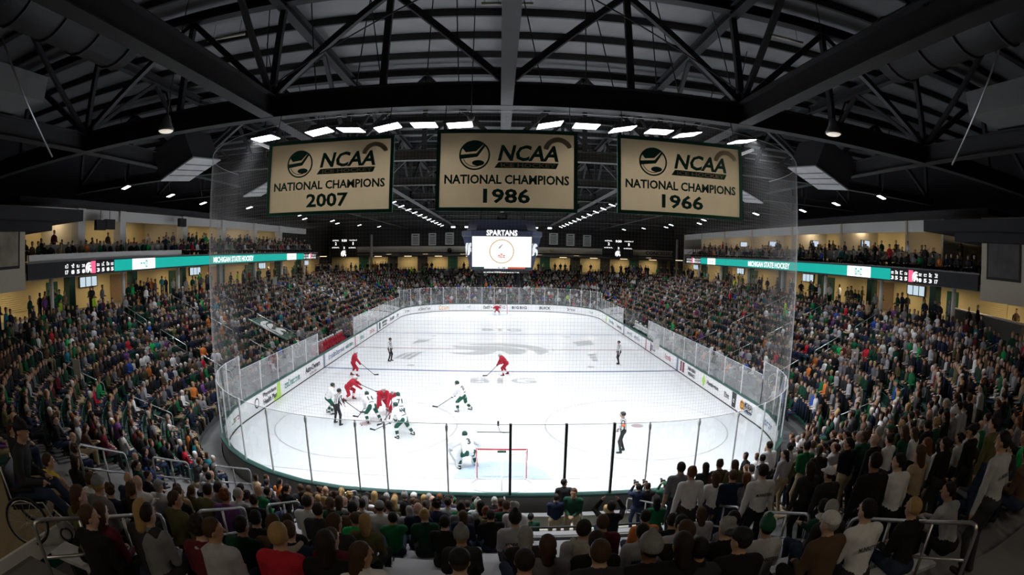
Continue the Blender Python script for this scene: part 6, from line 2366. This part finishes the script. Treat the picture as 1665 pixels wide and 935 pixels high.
def stripes_mat():
    m, nt, b = new_mat('striped_shirt')
    tc = nt.nodes.new('ShaderNodeTexCoord')
    wv = nt.nodes.new('ShaderNodeTexWave')
    wv.inputs['Scale'].default_value = 4.2
    wv.bands_direction = 'X'
    nt.links.new(tc.outputs['Object'], wv.inputs['Vector'])
    rp = nt.nodes.new('ShaderNodeValToRGB')
    rp.color_ramp.interpolation = 'CONSTANT'
    rp.color_ramp.elements[0].color = (0.015, 0.015, 0.018, 1)
    rp.color_ramp.elements[1].position = 0.5
    rp.color_ramp.elements[1].color = (0.78, 0.78, 0.8, 1)
    nt.links.new(wv.outputs['Fac'], rp.inputs['Fac'])
    nt.links.new(rp.outputs['Color'], b.inputs['Base Color'])
    b.inputs['Roughness'].default_value = 0.85
    return m


M_STRIPED = stripes_mat()


def helmet(parent, HC, turn, m_, cage=False):
    t = math.radians(turn)
    P = [('e', 0, np.array([0, -0.008, 0.04]), np.array([0.105, 0.125, 0.112]), None)]
    me = skin_mesh('helmet', P, 0.024, 0.01, cut=lambda X, Y, Z: np.maximum(-0.02 - Z, np.where(Y > 0.05, 0.045 - Z, -9)), tags=False)
    me.materials.append(m_)
    o = put('helmet', me, parent, HC, (0, 0, t))
    b_ = MB()
    for j in range(-2, 3):
        b_.tube([(j * 0.03, 0.1 - abs(j) * 0.008, 0.05), (j * 0.03, 0.125 - abs(j) * 0.01, -0.02), (j * 0.025, 0.1 - abs(j) * 0.008, -0.09)], 0.004, 4)
    b_.tube([(-0.08, 0.07, 0.0), (0, 0.128, 0.0), (0.08, 0.07, 0.0)], 0.004, 4)
    b_.build('face_cage', A_BLADE, o)
    MB().tube([(-0.1, 0.02, 0.0), (-0.06, 0.05, -0.1), (0.06, 0.05, -0.1), (0.1, 0.02, 0.0)], 0.006, 4).build('chin_strap', M_BLACK, o)
    return o


def stick(parent, hands, blade, L=1.5):
    """shaft through the hands to the blade heel, curved blade on the ice"""
    h0 = Vector(hands[0])
    bl = Vector(blade)
    top = h0 + (h0 - bl).normalized() * 0.12
    b_ = MB()
    b_.beam(top, bl, 0.022, 0.03)
    o = b_.build('stick', M_STICK, parent)
    d = Vector((bl.x - h0.x, bl.y - h0.y, 0)).normalized()
    s = Vector((-d.y, d.x, 0))
    b_ = MB()
    pts = [bl + Vector((0, 0, 0.0)), bl + d * 0.1 + Vector((0, 0, -0.015)), bl + d * 0.2 + s * 0.02, bl + d * 0.29 + s * 0.05]
    for i in range(3):
        b_.beam(pts[i], pts[i + 1], 0.012, 0.075)
    b_.build('blade', M_BLACK, o)
    return o


def skater(px, py, rz, team, label, lean=35, hip=0.78, feet=((-0.25, -0.15, 0), (0.25, 0.2, 0)), hands=((-0.18, 0.5, 0.8), (0.2, 0.62, 0.62)), blade=(0.3, 1.4, 0.04), turn=0, number=None, side=0, hipy=0.0, sc=1.06, loc=None, helm=None):
    p = at_z(px, py, 0) if loc is None else np.array(loc, float)
    J = JER[team]
    P, HC = skeleton(hip=(0, hipy, hip), lean=lean, side=side, feet=feet, hands=hands, turn=turn, bulk=1.22, hand_tag=EXTRA + 2, player=True, elbow=(0, -0.6, 0.2))
    me = skin_mesh('skater_body', P, 0.032, 0.035, fine=0.02, centre=HC)
    mats = [mat('player_skin', (0.55, 0.36, 0.28), 0.6), mat('jersey_' + team, J['top'], 0.85, var=0.08), mat('hockey_pants_' + team, J['pants'], 0.85, var=0.1), mat('skate_boot', (0.02, 0.02, 0.022), 0.4),
            mat('sock_' + team, J['sock'], 0.9, var=0.06), mat('stripe_' + team, J['stripe'], 0.9, var=0.06), A_BLADE, mat('glove_' + team, J['glove'], 0.7)]
    for m_ in mats:
        me.materials.append(m_)
    o = put('hockey_player', me, None, (p[0], p[1], 0.0), (0, 0, rz), label=label, category='player', group='players on the ice')
    o.scale = (sc, sc, sc)
    helmet(o, HC, turn, helm or J['helm'])
    if blade is not None:
        stick(o, hands, blade)
    # hem band and back number
    la = math.radians(lean)
    u = Vector((0, math.sin(la), math.cos(la)))
    H = Vector((0, hipy, hip))
    ring_ = MB()
    c = H + u * 0.1
    ring_.tube([c + Vector((0.185 * math.cos(t), 0, 0)) + Vector((0, math.cos(la), -math.sin(la))) * 0.155 * math.sin(t) for t in np.linspace(0, 2 * PI, 21)], 0.028, 6, caps=False)
    ring_.build('hem_stripe', mats[5], o)
    if number:
        bk = u.cross(Vector((1, 0, 0)))
        MB().text(number, H + u * 0.33 + Vector((0, -math.cos(la), math.sin(la))) * 0.165, (1, 0, 0), u, 0.25 if len(number) > 1 else 0.12, 0.22, 0, 0.012).build('back_number', M_INK if team == 'white' else mats[5], o)
    return o


deg = math.radians
skater(575, 611, deg(-70), 'red', 'red player upright with his stick out to the right near the left blue line', lean=18, hip=0.86, hands=((-0.2, 0.42, 0.85), (0.22, 0.5, 0.7)), blade=(0.1, 1.35, 0.04), turn=-20)
skater(823, 610, deg(95), 'red', 'red player bent over his stick near the middle of the blue line', lean=42, hip=0.8, feet=((-0.2, 0.2, 0), (0.3, -0.15, 0)), blade=(-0.2, 1.25, 0.04), hands=((-0.15, 0.5, 0.78), (0.12, 0.65, 0.5)))
skater(566, 650, deg(-85), 'red', 'red player crouching left of the face-off', lean=50, hip=0.74, feet=((-0.2, 0.25, 0), (0.28, -0.2, 0)), hands=((-0.1, 0.7, 0.85), (0.2, 0.8, 0.7)), blade=(0.0, 1.55, 0.5))
skater(621, 671, deg(-150), 'red', 'red player leaning in at the face-off', lean=48, hip=0.8, feet=((-0.35, -0.25, 0), (0.25, -0.1, 0)), hands=((-0.15, 0.55, 0.6), (0.2, 0.6, 0.42)), blade=(0.15, 1.1, 0.04))
skater(645, 679, deg(170), 'red', 'red player hidden behind number 71', lean=35, hip=0.8, blade=(0.3, 1.2, 0.04))
skater(535, 672, deg(-80), 'white', 'white player left of the linesman at the face-off', lean=28, hip=0.82, feet=((-0.15, -0.1, 0), (0.2, 0.15, 0)), blade=(0.1, 1.6, 0.1), hands=((-0.15, 0.5, 0.85), (0.2, 0.65, 0.7)))
skater(606, 686, deg(40), 'white', 'white player bending down at the face-off dot', lean=52, hip=0.8, feet=((-0.3, -0.1, 0), (0.35, -0.2, 0)), hands=((-0.1, 0.6, 0.55), (0.15, 0.6, 0.4)), blade=(-0.3, 1.0, 0.04), number='11')
skater(652, 694, deg(25), 'white', 'white player number 71 seen from behind at the face-off', lean=32, hip=0.84, feet=((-0.2, 0.1, 0), (0.25, -0.15, 0)), hands=((-0.2, 0.5, 0.75), (0.2, 0.55, 0.8)), blade=None, number='71')
skater(657, 710, deg(60), 'white', 'white player number 44 nearest the camera at the face-off', lean=42, hip=0.82, feet=((-0.35, 0.05, 0), (0.42, -0.2, 0)), hands=((-0.3, 0.5, 0.62), (0.05, 0.65, 0.5)), blade=(-0.2, 1.55, 0.04), number='44')
skater(754, 668, deg(75), 'white', 'white player number 23 alone right of the face-off', lean=34, hip=0.82, feet=((-0.3, 0.2, 0), (0.3, -0.3, 0)), hands=((-0.12, 0.55, 0.7), (0.18, 0.62, 0.55)), blade=(0.1, 1.45, 0.04), number='23')


def official(px, py, rz, label, turn=0, pose='stand', arms=((-0.25, 0.1, 0.85), (0.25, 0.1, 0.85)), lean=4, band=False, stance=0.14):
    p = at_z(px, py, 0)
    P, HC = skeleton(hip=(0, 0, 0.93), lean=lean, feet=((-stance, 0.05, 0), (stance, -0.05, 0)), hands=arms, turn=turn, bulk=1.08)
    me = skin_mesh('official_body', P, 0.03, 0.03, fine=0.018, centre=HC)
    for m_ in (mat('player_skin', (0.55, 0.36, 0.28)), M_STRIPED, mat('official_trousers', (0.015, 0.015, 0.018), 0.85), mat('skate_boot', (0.02, 0.02, 0.02)), M_STRIPED, M_BLACK, A_BLADE):
        me.materials.append(m_)
    o = put('ice_official', me, None, (p[0], p[1], 0.0), (0, 0, rz), label=label, category='referee', group='officials on the ice')
    o.scale = (1.05, 1.05, 1.05)
    helmet(o, HC, turn, M_HELM_K)
    if band:
        for s in (-1, 1):
            MB().tube([(s * 0.245, 0.0, 1.28), (s * 0.25, 0.01, 1.2)], 0.068, 10).build('orange_armband', mat('armband', (0.85, 0.16, 0.03), 0.7, var=0.05), o)
    return o


official(634, 587, deg(-100), 'striped linesman standing at the left of centre ice')
official(1006, 592, deg(100), 'striped linesman standing at the right of centre ice')
official(549, 690, deg(-30), 'striped linesman bending beside the face-off', lean=22, arms=((-0.1, 0.45, 0.8), (0.15, 0.45, 0.8)), stance=0.24)
official(1011, 735, deg(75), 'striped referee with orange armbands near the right boards', band=True, arms=((-0.12, 0.22, 0.95), (0.12, 0.22, 0.95)), stance=0.18)


def goalie(px, py, rz, team, label, sc=1.05):
    p = at_z(px, py, 0)
    J = JER[team]
    hands = ((-0.5, 0.45, 0.75), (0.48, 0.35, 0.7))
    P, HC = skeleton(hip=(0, -0.05, 0.72), lean=42, feet=((-0.34, 0.1, 0), (0.34, 0.05, 0)), hands=hands, bulk=1.35, hand_tag=EXTRA + 2, player=True, elbow=(0, -0.6, 0.2))
    me = skin_mesh('goalie_body', P, 0.034, 0.04, fine=0.022, centre=HC)
    for m_ in (mat('player_skin', (0.55, 0.36, 0.28)), mat('jersey_' + team, J['top']), mat('hockey_pants_' + team, J['pants']), mat('skate_boot', (0.02, 0.02, 0.02)), mat('sock_' + team, J['sock']), mat('stripe_' + team, J['stripe']), A_BLADE, mat('glove_' + team, J['glove'])):
        me.materials.append(m_)
    o = put('goaltender', me, None, (p[0], p[1], 0.0), (0, 0, rz), label=label, category='player', group='goaltenders')
    o.scale = (sc, sc, sc)
    helmet(o, HC, 0, M_HELM_W if team == 'red' else M_HELM_G)
    M_PAD = mat('goalie_pad', (0.8, 0.8, 0.8), 0.6, var=0.06)
    for s in (-1, 1):
        q = MB()
        q.lathe([(0.1, 0.06), (0.135, 0.12), (0.135, 0.45), (0.15, 0.58), (0.13, 0.8), (0.06, 0.84)], (s * 0.32, 0.2, 0), 12)
        q.v = [(s * 0.32 + (x - s * 0.32) * 1.0, 0.2 + (y - 0.2) * 0.6, z) for x, y, z in q.v]
        q.build('leg_pad', M_PAD, o)
    MB().box((-0.55, 0.52, 0.78), (0.22, 0.1, 0.36)).build('blocker', M_PAD, o)
    MB().lathe([(0.05, -0.1), (0.15, -0.05), (0.17, 0.05), (0.1, 0.12)], (0.53, 0.42, 0.72), 12).build('catching_glove', M_PAD, o)
    b_ = MB().beam((-0.62, 0.55, 1.15), (-0.5, 0.65, 0.45), 0.03, 0.04)
    b_.beam((-0.5, 0.65, 0.5), (-0.25, 0.8, 0.08), 0.03, 0.1)
    b_.beam((-0.25, 0.8, 0.07), (0.12, 0.85, 0.05), 0.02, 0.1)
    b_.build('goalie_stick', M_PAD, o)
    la = deg(42)
    u = Vector((0, math.sin(la), math.cos(la)))
    if team == 'white':
        MB().text('3', Vector((0, -0.05, 0.72)) + u * 0.33 + Vector((0, -math.cos(la), math.sin(la))) * 0.19, (1, 0, 0), u, 0.14, 0.24, 0, 0.012).build('back_number', M_INK, o)
    return o


goalie(763, 762, deg(28), 'white', 'white goaltender crouched at the left post of the near goal')
goalie(808, 512, deg(180), 'red', 'red goaltender standing in the far goal')
pk = at_z(588, 692, 0)
MB().lathe([(0.038, 0.006), (0.04, 0.01), (0.04, 0.027), (0.038, 0.031)], (pk[0], pk[1], 0), 16).build('puck', M_BLACK, None, label='black puck on the ice below the face-off', category='puck')

# gooseneck microphone on the near glass
T = thing('gooseneck_microphone', 'black microphone on a curved wire arm above the near goal', 'microphone', (0.15, -30.4, 3.0))
A = [Vector(at_y(px, py, -30.3)) - Vector((0.15, -30.4, 3.0)) for px, py in ((830, 703), (818, 704), (812, 700), (810, 692))]
MB().tube(A, 0.008, 6).build('arm', M_RAIL, T)
MB().tube([A[3], A[3] + Vector((0, 0, 0.14))], 0.03, 8).build('foam_head', M_BLACK, T)
MB().tube([A[0], A[0] - Vector((1.0, 0, 0.0))], 0.012, 6).build('boom', M_BLACK, T)

# ================================================================== TEAM BENCHES
def bench(sx, y0, y1, team, lab):
    T = thing('team_bench', 'long grey team bench behind the %s boards' % lab, 'bench', (sx * 14.15, (y0 + y1) / 2, 0.2))
    L = (y1 - y0) / 2 - 0.3
    MB().span((-0.2, -L, 0.5), (0.2, L, 0.56)).build('seat', M_GREY, T)
    for q in (-L + 0.2, 0, L - 0.2):
        MB().span((-0.15, q - 0.05, 0), (0.15, q + 0.05, 0.5)).build('support', M_STEEL, T)
    J = JER[team]
    i = 0
    P, HC = skeleton(turn=0, bulk=1.2, player=True, hand_tag=EXTRA + 2, **POSES['sit'])
    me = skin_mesh('bench_player_body', P, 0.036, 0.035, fine=0.022, centre=HC)
    for m_ in (mat('player_skin', (0.55, 0.36, 0.28)), mat('jersey_' + team, J['top']), mat('hockey_pants_' + team, J['pants']), mat('skate_boot', (0.02, 0.02, 0.02)), mat('sock_' + team, J['sock']), mat('stripe_' + team, J['stripe']), A_BLADE, mat('glove_' + team, J['glove'])):
        me.materials.append(m_)
    for Y in np.arange(y0 + 0.6, y1 - 0.4, 0.62):
        o = put('bench_player', me, None, (sx * 14.15, Y, 0.32), (0, 0, (PI / 2 if sx > 0 else -PI / 2) + random.uniform(-0.3, 0.3)), label='%s player on the %s bench, %s from the near end' % (team, lab, ords[i]), category='player', group='%s players on the bench' % team)
        helmet(o, HC, 0, J['helm'] if team == 'red' else random.choice([M_HELM_W, M_HELM_G]))
        i += 1
    for j, Y in enumerate(np.linspace(y0 + 1.5, y1 - 1.5, 3)):
        person((sx * 15.0, Y, 0.45), PI / 2 if sx > 0 else -PI / 2, random.choice(['stand', 'cross']), 0, False, 'short', 'dark hair', 'black', random.choice(['charcoal', 'navy', 'black']), 'black', None, 1.02,
               'coach in a dark suit standing behind the %s bench, %s from the near end' % (lab, ords[j]), 'coaches')
    # end glass of the bench
    for Y in (y0, y1):
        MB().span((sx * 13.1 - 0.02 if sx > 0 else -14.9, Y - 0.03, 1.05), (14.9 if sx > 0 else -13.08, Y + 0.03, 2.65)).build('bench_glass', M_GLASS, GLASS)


bench(-1, -8.6, -0.1, 'red', 'left')
bench(1, 0.1, 8.6, 'white', 'right')
p = at_x(545, 600, -14.2)
person((-14.2, at_x(545, 612, -14.2)[1], 0.2), 0.6, 'stand', 0, False, 'short', 'dark hair', 'black', 'charcoal', 'red', None, 1.05, 'person in red trousers walking behind the left glass', None)
person((14.2, at_x(1165, 596, 14.2)[1], 0.2), -0.4, 'stand', 0, False, 'short', 'dark hair', 'black', 'black', 'black', None, 1.05, 'person in black walking behind the right glass', None)

# covered tarp block in the left stand, hand signs
for j, (px, py, rzz) in enumerate(((1067, 560, 0), (447, 457, 0), (1390, 580, 0), (1467, 545, 0), (125, 600, 0))):
    q, d = on_slope(px, py, 1.4)
    MB().box((0, 0, 0), (0.5, 0.02, 0.8)).build('hand_sign', M_PALE, None, (q[0], q[1], q[2]), label='white hand-held sign above the crowd, %s' % ('by the right glass', 'high in the left stand', 'in the right stand beside the net', 'near the top right stand', 'low in the left stand')[j], category='sign')
    bpy.data.objects[-1] if False else None
q0, _ = on_slope(395, 520, 0.6)
q1, _ = on_slope(440, 545, 0.6)
T = thing('seat_cover', 'dark green seat cover with a white emblem in the left stand', 'cover', (0, 0, 0))
zc0, zc1 = 1.7, 3.4
yA, yB = q0[1] - 1.2, q1[1] + 1.0
MB().add([(-15.6, yA, tread(2) + 0.95), (-15.6, yB, tread(2) + 0.95), (-18.8, yB, tread(6) + 0.95), (-18.8, yA, tread(6) + 0.95), (-15.6, yA, tread(2) + 0.9), (-15.6, yB, tread(2) + 0.9), (-18.8, yB, tread(6) + 0.9), (-18.8, yA, tread(6) + 0.9)],
         [(0, 1, 2, 3), (7, 6, 5, 4), (0, 4, 5, 1), (1, 5, 6, 2), (2, 6, 7, 3), (3, 7, 4, 0)]).build('sheet', M_GREEN, T)
b_ = MB()
un = Vector((-3.2, 0, tread(6) - tread(2))).normalized()
helm(b_, (-17.2, (yA + yB) / 2, (tread(2) + tread(6)) / 2 + 0.96), (0, 1, 0), un, 2.2, 0, 0.02)
b_.build('emblem', M_PALE, T)
for yy in (yA, yB):
    MB().tube([(-15.5, yy, tread(2)), (-15.5, yy, tread(2) + 1.05), (-18.8, yy, tread(6) + 1.05), (-18.8, yy, tread(6))], 0.024, 7).build('frame', M_RAIL, T)
# counter on the right concourse edge
T = thing('concourse_counter', 'grey counter with a white top at the upper right concourse edge', 'counter', (0, 0, 0))
cA, cB = at_z(1545, 500, 6.35), at_z(1664, 528, 6.35)
cA, cB = Vector((cA[0], cA[1], 0)), Vector((cB[0], cB[1], 0))
MB().beam(cA + Vector((0, 0, 5.75)), cB + Vector((0, 0, 5.75)), 0.25, 1.15).build('front', M_GREY, T)
MB().beam(cA + Vector((0, 0, 6.36)), cB + Vector((0, 0, 6.36)), 0.5, 0.07).build('top', M_PALE, T)
